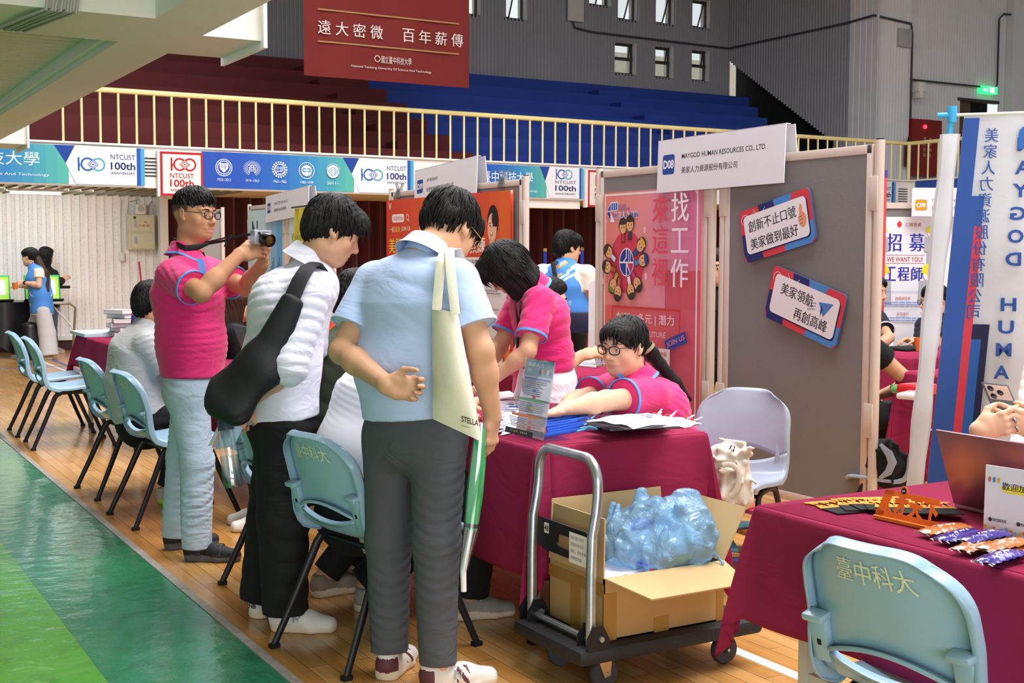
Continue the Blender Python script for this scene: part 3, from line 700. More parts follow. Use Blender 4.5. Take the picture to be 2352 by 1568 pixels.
def flap(o, u, v, L, H, inset=0.03):
    m = MB(); m.prism([(0, 0), (L, 0), (L-inset, H), (inset, H)], -0.0025, 0.0025, M_cardin, frame(o, u, v)); return part('flap', m, ct, smooth=False)
flap((bx0, by1, bz1), (0, -1, 0), (0.06, 0, 1), by1-by0, 0.19, 0.012)
flap((bx0, by1, bz1), (1, 0, 0), (0, 0.05, 1), bx1-bx0, 0.20, 0.015)
flap((bx1, by1, bz1), (0, -1, 0), (0.62, 0, 1), by1-by0, 0.20, 0.012)
flap((bx0, by0, bz1), (1, 0, 0), (0, -1, -0.16), bx1-bx0, 0.19, 0.05)
# ------------------------------------------------------------------ banners, signs, posters
EX, EY, EZ = (1, 0, 0), (0, 1, 0), (0, 0, 1)
NX = (0, -1, 0)      # run of a surface that faces -X, read from the walkway
def mixhex(a, b, t):
    f = lambda h: [int(h[i:i+2], 16) for i in (1, 3, 5)]
    return '#%02x%02x%02x' % tuple(int(round(p+(q-p)*t)) for p, q in zip(f(a), f(b)))
def gradient(p, u0, v0, u1, v1, cols, n=12):
    for k in range(n):
        t = k/(n-1)*(len(cols)-1); i = min(int(t), len(cols)-2)
        p.rect(u0+(u1-u0)*k/n, v0, u0+(u1-u0)*(k+1)/n, v1, mixhex(cols[i], cols[i+1], t-i)); p.z -= p.step
    p.z += p.step
def logo100(p, u, v, h, c1, c2, bg):
    """a bar and two linked rings round a lozenge, h high"""
    w = h*0.13; r = h*0.5
    p.rect(u, v, u+w, v+h, c1); p.rect(u+w, v+h*0.30, u+w*1.35, v+h*0.55, c1)
    p.ring(u+w*1.5+r, v+r, r-w, r, c1); p.ring(u+w*1.5+r*2.55, v+r, r-w, r, c2)
    cx = u+w*1.5+r*1.78
    for q, c in ((0.40, c1), (0.33, bg), (0.26, c1), (0.19, bg), (0.08, c1)): p.poly([(cx-q*h, v+r), (cx, v+r-q*h), (cx+q*h, v+r), (cx, v+r+q*h)], c)
def emblem(p, u, v, r, kind, c='#dfe6f4', bg='#2f55b0'):
    if kind == 0:
        p.ring(u, v, r*0.92, r, c); p.ring(u, v, r*0.70, r*0.78, c); p.poly([(u-r*.5, v+r*.5), (u+r*.5, v+r*.5), (u+r*.5, v-r*.1), (u, v-r*.6), (u-r*.5, v-r*.1)], c)
        p.rect(u-r*.32, v-r*.02, u-r*.06, v+r*.36, bg); p.rect(u+r*.1, v-r*.15, u+r*.2, v+r*.36, bg); p.rect(u-r*.23, v-r*.1, u-r*.15, v+r*.42, c); p.rect(u-r*.36, v+r*.14, u-r*.02, v+r*.22, c)
        for k in range(16):
            a = k*math.pi/8; p.ell(u+r*.85*math.cos(a), v+r*.85*math.sin(a), r*.04, r*.04, c, n=6)
    elif kind == 1:
        for k in range(26):
            a = math.radians(-60+300*k/25); p.line([(u+r*.55*math.cos(a), v+r*.55*math.sin(a)), (u+r*1.05*math.cos(a), v+r*.9*math.sin(a))], r*.05, c)
        p.text('商', u, v-r*.45, r*0.95, c, 'c', bold=0.01)
    elif kind == 2:
        for k in range(18):
            a = k*math.pi/9; p.ell(u+r*.86*math.cos(a), v+r*.86*math.sin(a), r*.14, r*.1, c, n=8, rot=a)
        p.ring(u, v, r*.58, r*.68, c); p.text('中商', u, v-r*.1, r*.5, c, 'c'); p.line([(u-r*.5, v-r*.15), (u+r*.5, v-r*.3)], r*.06, c); p.line([(u-r*.45, v-r*.35), (u+r*.4, v-r*.05)], r*.06, c); p.line([(u-r*.2, v-r*.5), (u+r*.3, v-r*.5)], r*.06, c)
    elif kind == 3:
        p.ring(u, v, r*.93, r, c); p.ell(u, v, r*.66, r*.66, c); p.ell(u-r*.25, v+r*.05, r*.3, r*.26, bg); p.ell(u+r*.25, v+r*.05, r*.3, r*.26, bg); p.ell(u-r*.25, v+r*.05, r*.15, r*.12, c); p.ell(u+r*.25, v+r*.05, r*.15, r*.12, c); p.rect(u-r*.07, v-r*.45, u+r*.07, v+r*.5, c)
        for k in range(20):
            a = k*math.pi/10; p.ell(u+r*.8*math.cos(a), v+r*.8*math.sin(a), r*.045, r*.045, c, n=6)
    else:
        p.ell(u, v, r*.78, r*.78, c)
        for q, cc in ((.66, bg), (.54, c), (.38, bg), (.28, c)): p.poly([(u-q*r, v), (u, v-q*r), (u+q*r, v), (u, v+q*r)], cc)
        p.rect(u-r*.05, v-r*.6, u+r*.05, v+r*.6, c)
        for k in range(14):
            a = math.radians(20+140*k/13); p.ell(u+r*.92*math.cos(a), v+r*.92*math.sin(a), r*.06, r*.06, c, n=6)
M_vinyl = mat('white_vinyl', '#e3e6ee', 0.5, var=0.02, scale=3)
def ledge_banner(x0, x1, kind, label):
    W = x1-x0; H = 0.50; zb = 2.262
    t = thing('ledge_banner', label, 'banner', ((x0+x1)/2, 16.49, zb), 0, 'anniversary banners along the balcony')
    m = MB(); P = [[(x0+W*i/40, 16.488+0.004*math.sin(i*1.3)*math.sin(j*1.0), zb+H*j/5+0.004*math.sin(i*0.5)*(1 if j == 5 else 0)) for j in range(6)] for i in range(41)]
    m.grid(P, M_vinyl); o = part('sheet', m, t); 
    p = Print(step=0.0002); p.z = 0.004
    wl = W*0.70
    gradient(p, 0, 0.012, wl, H-0.012, ['#2b52ad', '#2b55b0', '#2f6ab8', '#3f8fbb', '#57b3a4'], 16)
    p.poly([(W*0.645, H-0.012), (W*0.725, H-0.012), (W*0.689, H*0.53)], '#234598')
    p.poly([(W*0.725, H-0.012), (W, H-0.012), (W, 0.012), (W*0.727, 0.012), (W*0.689, H*0.53)], '#e3e6ee')
    gradient(p, W*0.968, 0.012, W, H-0.012, ['#2d58ad', '#4aa3cc'], 2)
    uL = W*0.735; compact = W < 2.5
    if not compact:
        logo100(p, uL, 0.175, 0.172, '#2a5ea8', '#57a8b4', '#e3e6ee'); cx = W*0.913
        p.text('NTCUST', cx, 0.335, 0.062, '#2a3968', 'c', w=W*0.098); p.text('100th', cx, 0.205, 0.095, '#2a3968', 'c', bold=0.02, w=W*0.098); p.text('ANNIVERSARY', cx, 0.145, 0.034, '#2a3968', 'c', w=W*0.098)
    else:
        logo100(p, W*0.775, 0.30, 0.155, '#2a5ea8', '#57a8b4', '#e3e6ee'); cx = W*0.855
        p.text('NTCUST', cx, 0.235, 0.048, '#2a3968', 'c', w=W*0.17); p.text('100th', cx, 0.125, 0.085, '#2a3968', 'c', bold=0.02, w=W*0.17); p.text('ANNIVERSARY', cx, 0.065, 0.03, '#2a3968', 'c', w=W*0.17)
    if kind == 'emblems':
        for k, yr in enumerate(('1955~2011', '1919~1963', '1963~1982', '1982~1999', '2011~')):
            u = W*(0.095+0.125*k); c = '#2c57b1' if k < 3 else '#3a86bb'; emblem(p, u, 0.285, 0.115, k, '#dfe6f4', c); p.text(yr, u, 0.105, 0.036, '#dfe6f4', 'c', w=W*0.06)
    else:
        p.text('國立臺中科技大學', W*0.33, 0.22, 0.17, '#e8eef6', 'c', w=W*0.52); p.text('National Taichung University Of Science And Technology', W*0.335, 0.085, 0.042, '#e8eef6', 'c', w=W*0.58)
    pb = p.build('print', t, frame((x0, 16.482, zb), EX, EZ))
    return t
ledge_banner(0.95, 4.09, 'name', 'blue and white anniversary banner at the far left, nearest the gallery')
ledge_banner(4.84, 7.93, 'emblems', 'blue and white banner carrying five round school emblems')
ledge_banner(8.62, 10.86, 'name', 'blue and white banner right of the tilted D09 sign')
ledge_banner(14.55, 17.72, 'name', 'blue and white banner end visible right of the tall grey panel')
def red_plate(x0, label):
    t = thing('anniversary_plate', label, 'sign', (x0+0.28, 16.47, 2.15), 0, 'red framed anniversary plates')
    m = MB(); m.box((x0, 16.40, 2.15), (x0+0.56, 16.48, 2.72), mat('white_plate', '#dfdcd8', 0.5)); m.box((x0-0.03, 16.42, 2.14), (x0, 16.49, 2.73), M_white); part('board', m, t, smooth=False)
    p = Print(step=0.0003); R = '#b5252b'
    for (a, b, c, d) in ((0, 0, .56, .03), (0, .54, .56, .57), (0, 0, .03, .57), (.53, 0, .56, .57)): p.rect(a, b, c, d, R)
    logo100(p, 0.135, 0.325, 0.17, R, R, '#dfdcd8'); p.text('NTCUST', .28, .235, .06, R, 'c', w=.31); p.text('100th', .28, .12, .095, R, 'c', bold=0.015, w=.31); p.text('ANNIVERSARY', .28, .06, .033, R, 'c', w=.31)
    p.build('print', t, frame((x0, 16.399, 2.15), EX, EZ))
red_plate(4.27, 'red framed square anniversary plate left of the emblem banner')
red_plate(10.90, 'red framed square anniversary plate half hidden by the pink poster panel')
sb2 = MB(); sb2.box((18.085, 9.0, 2.27), (18.098, 16.35, 2.77), mat('blue_vinyl', '#2f55a8', 0.5)); 
solo('side_banner', sb2, 'plain blue banner along the right hand balcony', 'banner', smooth=False)
# big red hanging banner
hb = thing('hanging_banner', 'large dark red banner with white characters hanging above the stands', 'banner', (7.38, 16.1, 3.79))
m = MB(); m.grid([[(6.13+2.5*i/20, 16.1+0.012*math.sin(i*0.9), z) for z in (3.79, 5, 6.5, 9.4)] for i in range(21)], mat('red_banner_cloth', '#651916', 0.8, var=0.04, scale=3)); part('sheet', m, hb)
p = Print(step=0.0003); p.z = 0.012
G = '#94724a'; Wt = '#c4b8b4'
for i, ch in enumerate('遠大密微'): p.text(ch, 0.285+0.255*i, 0.565, 0.185, Wt, 'c', bold=0.012, w=0.185)
for i, ch in enumerate('百年薪傳'): p.text(ch, 1.535+0.255*i, 0.565, 0.185, Wt, 'c', bold=0.012, w=0.185)
p.rect(0.19, 0.455, 2.33, 0.475, G); p.rect(0.19, 0.88, 2.33, 0.90, G)
p.ring(1.06, 0.30, 0.035, 0.045, Wt); p.text('國立臺中科技大學', 1.12, 0.245, 0.10, Wt, 'l', w=0.46); p.text('National Taichung University Of Science And Technology', 1.28, 0.15, 0.042, Wt, 'c', w=1.22)
p.build('print', hb, frame((6.13, 16.09, 3.79), EX, EZ)); 
k = MB(); k.tube([(6.1, 16.1, 9.42), (8.66, 16.1, 9.42)], 0.025, M_steel, n=8); part('rod', k, hb)

# booth signs: two white boards leaning astride the top of the panels
M_foam = mat('white_foam_board', '#dcdbe2', 0.6, var=0.02)
def booth_sign(yL, yR, zL, zR, h, code, badge, l1, l2, label, x=4.60, rx=None):
    M0 = frame((x, yL, zL), (0, yR-yL, zR-zL), (0.03, 0, 1)); W = math.hypot(yR-yL, zR-zL)
    t = thing('booth_sign', label, 'sign', (x+0.05, (yL+yR)/2, min(zL, zR)), 0, 'white booth number signs')
    m = MB(); m.box((0, 0, -0.006), (W, h, 0), M_foam, M0); part('front_board', m, t, smooth=False)
    m = MB(); m.box((0, 0, -0.006), (W, h, 0), M_foam, frame((x+0.11, yL, zL), (0, yR-yL, zR-zL), (-0.12, 0, 1))); part('back_board', m, t, smooth=False)
    m = MB(); m.box((0.0, h-0.004, 0), (W, h, 0.035), M_foam, M0 @ Matrix.Rotation(math.pi, 4, 'Y') @ Matrix.Translation((-W, 0, 0))); part('top_fold', m, t, smooth=False)
    p = Print(); a = h*0.36; p.rrect(W*0.045, h*0.335, W*0.045+a*1.02, h*0.335+a*1.04, a*0.15, badge)
    p.text(code, W*0.045+a*0.51, h*0.335+a*0.3, a*0.46, '#e8e8ee', 'c', bold=0.03, w=a*0.88)
    p.text(l1, W*0.21, h*0.59, h*0.105, '#2c2d35', 'l', bold=0.008); p.text(l2, W*0.21, h*0.33, h*0.125, '#2c2d35', 'l', bold=0.008)
    p.build('print', t, M0); return t
booth_sign(6.17, 5.055, 1.775, 1.785, 0.315, 'D08', '#2d4a93', 'MAYGOD HUMAN RESOURCES CO., LTD.', '美家人力資源股份有限公司', 'white D08 booth sign on top of the grey panels')
booth_sign(9.55, 8.46, 1.80, 1.855, 0.30, 'D09', '#2d4a93', 'JOURDENESS', '佳登妮絲國際股份有限公司', 'white D09 booth sign behind the head of the man in light blue')
booth_sign(13.30, 12.0, 1.74, 1.80, 0.29, 'D10', '#2d4a93', 'YANGTZE CPAS & CO.', '揚智聯合會計師事務所', 'white D10 booth sign over the sky blue poster')

# pink job poster
M_pink = mat('pink_poster_paper', '#dd8b86', 0.35, var=0.03, scale=2, coat=0.3)
pt = thing('job_poster', 'pink recruiting poster with a ring of little cartoon people', 'poster', (4.62, 6.25, 0.36))
m = MB(); m.box((4.622, 5.765, 0.36), (4.637, 6.765, 1.80), M_pink); part('sheet', m, pt, smooth=False)
p = Print(); W, H = 1.0, 1.44; V = lambda d: H-d
gradient(p, 0, 0, W, H, ['#dd8478', '#de8c8c', '#d98fa6', '#d37aa0'], 8)
p.rect(0.66, V(1.44), W, V(0.49), '#c95a6c'); gradient(p, 0, 0, W, V(0.72), ['#d2635f', '#cf5f72'], 4)
for (a, b, c, d) in ((0.012, 0.01, .022, H-.01), (.958, .01, .972, H-.01), (.012, H-.022, .972, H-.01)): p.rect(a, b, c, d, '#eadde0')
p.poly([(0.93, V(0.01)), (0.97, V(0.01)), (0.97, V(0.06))], '#eadde0')
cx, cv = 0.262, V(0.445)
p.ell(cx, cv, 0.185, 0.195, '#c94354', n=40)
# firm badge, top left
B1, B2, R1 = '#2f5fb5', '#27358a', '#cf3b53'; 
def badge(u, v, s):
    p.poly([(u, v), (u+s*.32, v+s*.42), (u+s*.9, v+s*.42), (u+s*.9, v+s*.02)], '#e6e4ea'); p.poly([(u, v-s*.02), (u+s*.32, v-s*.5), (u+s*.62, v-s*.5), (u+s*.66, v-s*.02)], '#e6e4ea')
    p.poly([(u+s*.04, v+s*.03), (u+s*.32, v+s*.36), (u+s*.32, v+s*.03)], B1); 
    for q in (.38, .55, .72): p.rect(u+s*q, v+s*.05, u+s*(q+.12), v+s*.37, B1)
    p.poly([(u+s*.04, v-s*.04), (u+s*.3, v-s*.04), (u+s*.3, v-s*.42)], B2); p.poly([(u+s*.36, v-s*.04), (u+s*.62, v-s*.04), (u+s*.6, v-s*.42)], R1)
badge(0.035, V(0.12), 0.14)
p.text('MAY·GOD', 0.165, V(0.098), 0.018, '#3a58a8', 'l', w=0.085); p.text('HUMAN:CARE', 0.165, V(0.118), 0.017, '#3a58a8', 'l', w=0.125)
p.text('美家人力.樂齡', 0.115, V(0.17), 0.045, '#e6e4ea', 'l', bold=0.06, w=0.27)
for i, (ch, c) in enumerate(zip('美家人力', ('#2f4fa5', '#cf3b53', '#2f4fa5', '#2f4fa5'))): p.text(ch, 0.118+0.038*i, V(0.166), 0.037, c, 'l', bold=0.015, w=0.034)
p.text('.樂齡', 0.275, V(0.166), 0.037, '#2f4fa5', 'l', bold=0.015, w=0.11)
# centre badge
p.ell(cx, cv, 0.078, 0.09, '#e6e2e6', n=32); p.ell(cx, cv, 0.072, 0.083, '#27408f', n=32)
p.poly([(cx+.002, cv-.004), (cx+.071, cv-.004), (cx+.05, cv-.06)], '#c23a52'); p.rect(cx-.075, cv-.006, cx+.073, cv+.004, '#e6e2e6'); p.rect(cx-.004, cv-.083, cx+.006, cv-.005, '#e6e2e6')
p.line([(cx+.003, cv-.005), (cx+.042, cv-.07)], .009, '#e6e2e6'); p.line([(cx-.03, cv+.004), (cx, cv+.03), (cx, cv+.082)], .009, '#e6e2e6'); p.rect(cx+.022, cv+.004, cx+.028, cv+.078, '#e6e2e6'); p.rect(cx+.042, cv+.004, cx+.048, cv+.068, '#e6e2e6')
SK, HR = '#dcab77', '#3f352f'
def figure(u, v, ang, body, hat=None, s=1.0):
    c, q = math.cos(ang), math.sin(ang); T = lambda x, y: (u+s*(x*c-y*q), v+s*(x*q+y*c))
    p.poly([T(-.017, -.04), T(.017, -.04), T(.020, -.105), T(-.020, -.105)], '#3a3030'); p.poly([T(-.014, -.04), T(.014, -.04), T(.016, -.10), T(-.016, -.10)], body)
    a, b = T(0, 0); p.ell(a, b, .046*s, .052*s, HR, rot=ang); a, b = T(0, -.010); p.ell(a, b, .036*s, .040*s, SK, rot=ang)
    for dx in (-.014, .014):
        a, b = T(dx, -.010); p.ell(a, b, .0045*s, .006*s, '#2a2220', n=8, rot=ang); a, b = T(dx*1.5, -.024); p.ell(a, b, .006*s, .004*s, '#d98070', n=8, rot=ang)
    a, b = T(0, -.030); p.ell(a, b, .006*s, .002*s, '#8a3030', n=8, rot=ang)
    a, b = T(0, .022); p.ell(a, b, .038*s, .016*s, hat or HR, rot=ang)
figure(.222, V(.215), .03, '#b93a44'); figure(.30, V(.20), -.03, '#3a3f60')
figure(.425, V(.335), -.9, '#33508f', '#d8a93c'); figure(.455, V(.43), -1.35, '#4a7ac0', '#2c4687')
figure(.395, V(.585), -2.5, '#c03a78'); figure(.325, V(.63), -2.85, '#e2dfe0')
figure(.125, V(.60), 2.6, '#b39a4a', '#6f8a3a'); figure(.185, V(.645), 2.95, '#b4644a')
figure(.075, V(.375), .95, '#d5d2e4'); figure(.062, V(.475), 1.35, '#b3543c')
for (a, b) in ((.05, .185), (.475, .245), (.49, .53), (.02, .57)): p.ell(a, V(b), .014, .022, '#e4b9c2', n=7, a0=.3)
for i, ch in enumerate('找工作'): p.text(ch, .825, V((.20, .385, .59)[i]), (.17, .145, .17)[i], '#e9dfe8', 'c', bold=0.02, w=.165)
for i, ch in enumerate('來這裡'): p.text(ch, .635, V((.205, .39, .585)[i]), .168, '#d64a62', 'c', bold=0.02, w=.16)
for (a, b, c, d) in ((.13, V(.735), .84, V(.722)), (.83, V(.87), .842, V(.722)), (.13, V(.87), .14, V(.722))): p.rect(a, b, c, d, '#c23b40')
p.text('創新 | 多元 | 潛力', .48, V(.83), .068, '#e9dfe4', 'c', bold=0.008, w=.60)
p.text('CREATE YOUR FUTURE', .70, V(.90), .034, '#e4c6cf', 'r', w=.56)
a = .33; c, q = math.cos(a), math.sin(a); T = lambda x, y: (.80+x*c-y*q, V(.915)+x*q+y*c)
p.poly([T(-.105, -.035), T(.105, -.035), T(.105, .035), T(-.105, .035)], '#38489a'); x, y = T(-.09, -.02); p.text('JOIN US', x, y, .04, '#d98c98', 'l', bold=0.012, w=.18, rot=a)
for u0, s1, s2 in ((.62, '創新', '推廣'), (.36, '多元', '發展')):
    p.poly([(u0, V(.965)), (u0+.125, V(.965)), (u0+.125, V(1.07)), (u0+.0625, V(1.11)), (u0, V(1.07))], '#e8d6da'); p.text(s1, u0+.0625, V(1.015), .032, '#a03a44', 'c', bold=0.01); p.text(s2, u0+.0625, V(1.062), .032, '#a03a44', 'c', bold=0.01)
p.rrect(.42, V(1.245), .855, V(1.155), .012, '#3a4a9c'); p.text('服務人員', .80, V(1.222), .042, '#e0dcea', 'r', bold=0.01)
p.text('04-22077388', .93, V(1.305), .026, '#e8c8d0', 'r'); p.text('北區健行街166號', .93, V(1.345), .028, '#e8c8d0', 'r')
p.rect(.865, V(1.43), .945, V(1.37), '#e6dfe0'); p.text('DA', .93, V(1.425), .02, '#3a3030', 'r', bold=.02)
p.build('print', pt, frame((4.621, 6.765, 0.36), NX, EZ))

# tilted slogan boards
def slogan(yc, zc, ang, rows, seed, label, plane):
    W, H = 0.56, 0.29; M0 = frame((4.61, yc, zc), NX, EZ) @ Matrix.Rotation(ang, 4, 'Z')
    t = thing('slogan_board', label, 'sign', (4.615, yc, zc-0.15), 0, 'tilted slogan boards')
    m = MB(); q = Print(); q.z = 0
    q.rrect(-W/2, -H/2, W/2, H/2, .03, '#27306b'); P0 = [v[:2] for v in q.mb.v]
    m.prism(P0, -0.012, 0, mat('blue_foam_edge', '#4a5a8a', 0.6), M0); part('board', m, t, smooth=False)
    p = Print(); p.rrect(-W/2, -H/2, W/2, H/2, .03, '#c9404c')
    rr = random.Random(seed)
    p.poly([(-W*.22, H/2), (W*.0, H/2), (W*.02, H*.3), (-W*.2, H*.3)], '#27306b'); p.poly([(0, H/2), (W*.26, H/2), (W*.22, H*.3), (W*.04, H*.3)], '#4a86cc')
    p.rect(-W/2+.002, -H*.36, -W*.44, 0.01, '#27306b'); p.poly([(-W*.46, -H/2), (-W*.22, -H/2), (-W*.25, -H*.3), (-W/2, -H*.3)], '#27306b')
    p.poly([(W*.08, -H/2), (W*.44, -H/2), (W*.5, -H*.4), (W*.5, -H*.1), (W*.40, -H*.1), (W*.1, -H*.34)], '#4a86cc')
    p.ring(-W*.42, H*.30, .028, .032, '#e6c6cc', a0=40, a1=220); p.ring(-W*.2, H*.52, .05, .053, '#d8d4e4', a0=200, a1=330)
    p.rrect(-W*.43, -H*.385, W*.455, H*.35, .028, '#1d2450'); p.rrect(-W*.445, -H*.36, W*.44, H*.375, .028, '#e2e2e8')
    (s1, x1), (s2, x2) = rows
    p.text(s1, x1, .012, .064, '#20222c', 'l', bold=0.018, w=.063*len(s1)); p.text(s2, x2, -.085, .064, '#20222c', 'l', bold=0.018, w=.063*len(s2))
    if plane:
        p.poly([(.10, .055), (.205, .075), (.15, -.01)], '#3f7fc4'); p.poly([(.135, .03), (.205, .075), (.105, .005)], '#d0506a'); p.poly([(.12, .045), (.14, .03), (.128, -.015)], '#2c4a94')
        for k in range(3): p.line([(.03, -.005+.016*k), (.085, .012+.016*k)], .003, '#30407a')
    else:
        p.ell(.205, -.01, .03, .042, '#d69a76', n=16); p.ell(.20, .04, .013, .035, '#d69a76', n=12, rot=-.15)
        for k in range(3): p.line([(.18, -.03+.018*k), (.205, -.028+.018*k)], .003, '#8c5a44')
    p.build('print', t, M0)
slogan(5.118, 1.556, 0.215, (('創新不止口號', -.215), ('美家做到最好', -.215)), 3, 'slogan board tilted up to the right, with a thumb sign', False)
slogan(4.895, 1.136, -0.275, (('美家領航', -.19), ('再創高峰', -.06)), 5, 'slogan board tilted down to the right, with a paper plane', True)

# orange beauty posters on the D09 panels
def beauty(y0, y1, label, z0=0.42, z1=1.87, x=4.60):
    t = thing('beauty_poster', label, 'poster', (x, (y0+y1)/2, z0), 0, 'orange beauty posters'); W, H = y1-y0, z1-z0
    m = MB(); G = [[(x+(0.0 if i < 15 else 0.0-0.02*(i-14)/4*(-1 if y0 < 8.5 else 0)), y1-W*i/18, z0+H*j/8) for j in range(9)] for i in range(19)]
    m.grid(G, mat('orange_poster_paper', '#cf4a33', 0.3, var=0.04, coat=0.4)); o = part('sheet', m, t); md = o.modifiers.new('t', 'SOLIDIFY'); md.thickness = 0.001
    p = Print(); p.z = 0.003; V = lambda d: H-d
    gradient(p, 0, V(.62), W, H, ['#c9402f', '#cf4c34', '#d8632f'], 6); p.rect(0, V(1.16), W, V(.62), '#dcdce4'); gradient(p, 0, 0, W, V(1.16), ['#cf4a33', '#dd7a3c'], 4)
    p.text('V', .05, V(.085), .06, '#ece6e6', 'l', bold=.02); p.rrect(.12, V(.195), .36, V(.125), .02, '#ece2e2'); p.text('佳登妮絲', .135, V(.18), .04, '#b33a34', 'l', w=.2); p.ring(.43, V(.155), .02, .026, '#ece2e2'); p.line([(.445, V(.172)), (.46, V(.19))], .007, '#ece2e2')
    p.text('一起', .07, V(.28), .05, '#f0e8e4', 'l', bold=.01); p.text('成為', .18, V(.28), .05, '#ecd23c', 'l', bold=.01); p.text('JOIN US', .31, V(.278), .045, '#f0e8e4', 'l')
    p.text('美麗', .06, V(.46), .13, '#ecd23c', 'l', bold=.02, w=.25); p.text('教練', .34, V(.46), .13, '#f0e8e4', 'l', bold=.02, w=.25)
    p.rrect(.05, V(.55), .60, V(.49), .008, '#e6e4ea'); p.text('直營連鎖美容美體集團', .07, V(.54), .034, '#33262a', 'l', bold=.01, w=.5)
    # portrait of a smiling woman
    u, v = W-.27, V(.27)
    p.ell(u+.01, v+.05, .085, .12, '#2a1f22', n=24); p.ell(u, v, .07, .11, '#e0b49c', n=24); p.poly([(u-.035, v-.08), (u+.035, v-.08), (u+.05, v-.22), (u-.05, v-.22)], '#dcab92')
    p.poly([(u-.17, V(.62)), (u-.13, v-.2), (u-.03, v-.17), (u, v-.26), (u+.05, v-.17), (u+.16, v-.22), (u+.2, V(.62))], '#2d2a31'); p.poly([(u-.05, v-.15), (u+.07, v-.1), (u+.11, v-.21), (u+.02, v-.25)], '#dd6a72'); p.poly([(u+.02, v-.17), (u+.11, v-.21), (u+.08, v-.27)], '#c94a56')
    p.ell(u+.045, v+.065, .05, .06, '#2a1f22', n=16, rot=.4)
    for dx in (-.03, .02): p.ell(u+dx, v+.015, .012, .005, '#2c2020', n=10); p.line([(u+dx-.014, v+.035), (u+dx+.014, v+.036)], .005, '#3a2a28')
    p.ell(u-.008, v-.045, .022, .010, '#f0e6e2', n=12); p.line([(u-.03, v-.04), (u-.008, v-.057), (u+.014, v-.04)], .006, '#b03a3c')
    for k in range(4):
        p.text(('職缺', '幹部', '人才與儲備主管', '證照清單')[k], .06, V(.72+.12*k), .036, '#3a3436', 'l', bold=.01); p.lines(.06, V(.77+.12*k), W-.1, V(.73+.12*k), 2, '#9a9296', seed=k+int(y0*10))
    p.rrect(W-.30, V(1.36), W-.08, V(1.17), .02, '#e6e2e2')
    p.build('print', t, frame((x-0.0005, y1, z0), NX, EZ))
beauty(9.10, 10.10, 'orange beauty poster left of the head of the man in light blue'); beauty(7.93, 8.90, 'orange beauty poster behind the bending woman with the black bob')
def clip(y, z, label):
    t = thing('bulldog_clip', label, 'clip', (4.62, y, z), 0, 'metal bulldog clips')
    m = MB(); m.prism([(-.03, -.05), (.03, -.05), (.008, .03), (-.008, .03)], -0.04, 0.04, M_steel, frame((4.645, y, z), (1, 0, 0), (0, 0, 1))); part('jaw', m, t, smooth=False)
    for s in (-1, 1):
        m = MB(); m.tube([(4.645+s*.01, y-.02, z+.01), (4.645+s*.03, y-.015, z+.07), (4.645+s*.03, y+.015, z+.07), (4.645+s*.01, y+.02, z+.01)], .005, M_steel, n=6); part('lever', m, t)
clip(9.93, 1.94, 'steel bulldog clip over the left orange poster'); clip(8.12, 1.95, 'steel bulldog clip over the right orange poster')

# D10 posters
def sky_poster(y0, y1, z0, z1, label, kind):
    t = thing('poster', label, 'poster', (4.62, (y0+y1)/2, z0), 0); W, H = y1-y0, z1-z0
    m = MB(); m.box((4.622, y0, z0), (4.628, y1, z1), mat('pale_glossy_paper', '#cfe0e8', 0.25, var=0.03, coat=0.4)); part('sheet', m, t, smooth=False)
    p = Print(); V = lambda d: H-d
    if kind == 0:
        gradient(p, 0, V(.75), W, H, ['#bcdfe6', '#c9e2ea', '#9cc8e8', '#6aa8e0'], 6); p.rect(0, 0, W, V(.75), '#dbdde6')
        for k in range(9): p.rect(W*.62+.045*k, V(.75), W*.62+.03+.045*k, V(.75)+.08+.05*((k*5) % 4), '#4a7fb4')
        p.text('N', .12, V(.38), .26, '#3a4a78', 'l', bold=.02, w=.2); p.ell(.52, V(.35), .09, .13, '#3a8fd8'); p.text('今周刊', .52, V(.38), .05, '#e8f0f8', 'c'); p.text('Hiring', .12, V(.96), .16, '#3c4390', 'l', bold=.03, w=.5); p.lines(.12, V(1.3), W-.15, V(1.02), 6, '#8a8ca0', seed=4)
    else:
        p.rect(0, 0, W, H, '#dcdde6'); gradient(p, 0, V(.3), W, H, ['#bcdfe6', '#a4d0e6'], 4); p.text('會計', .12, V(.60), .2, '#4a4f6a', 'l', w=.3); p.text('V', .12, V(.95), .22, '#3c4390', 'l', bold=.03); p.lines(.1, V(1.3), W-.15, V(1.0), 5, '#8a8ca0', seed=9)
    p.build('print', t, frame((4.621, y1, z0), NX, EZ))
sky_poster(12.82, 13.93, 0.45, 1.89, 'pale blue glossy poster with the word Hiring behind the camera', 0)
sky_poster(11.52, 12.60, 0.45, 1.89, 'pale blue poster half hidden by the head of the white shirt man', 1)
yb = thing('yellow_pennant', 'yellow hanging banner left of the head of the white shirt man', 'banner', (4.4, 12.2, 0.75))
m = MB(); m.grid([[(4.40+0.015*math.sin(i*1.7), 11.85-0.62*i/10+0.10*(1-j/6), 0.80+1.05*j/6) for j in range(7)] for i in range(11)], mat('yellow_cloth', '#cfc043', 0.7, var=0.06)); part('sheet', m, yb)
m = MB(); m.tube([(4.40, 11.93, 1.86), (4.40, 11.1, 1.87)], 0.008, M_leg, n=8); m.tube([(4.42, 11.15, 0.02), (4.40, 11.15, 1.90)], 0.008, M_leg, n=8); part('stand', m, yb)
p = Print(); p.z = .02; p.text('V', 0.06, .72, .09, '#5c9a3a', 'l', bold=.02, w=.08); p.text('佳思優 Co.', .15, .735, .045, '#5c8a3a', 'l', w=.3); p.build('print', yb, frame((4.38, 11.90, 0.80), NX, EZ))

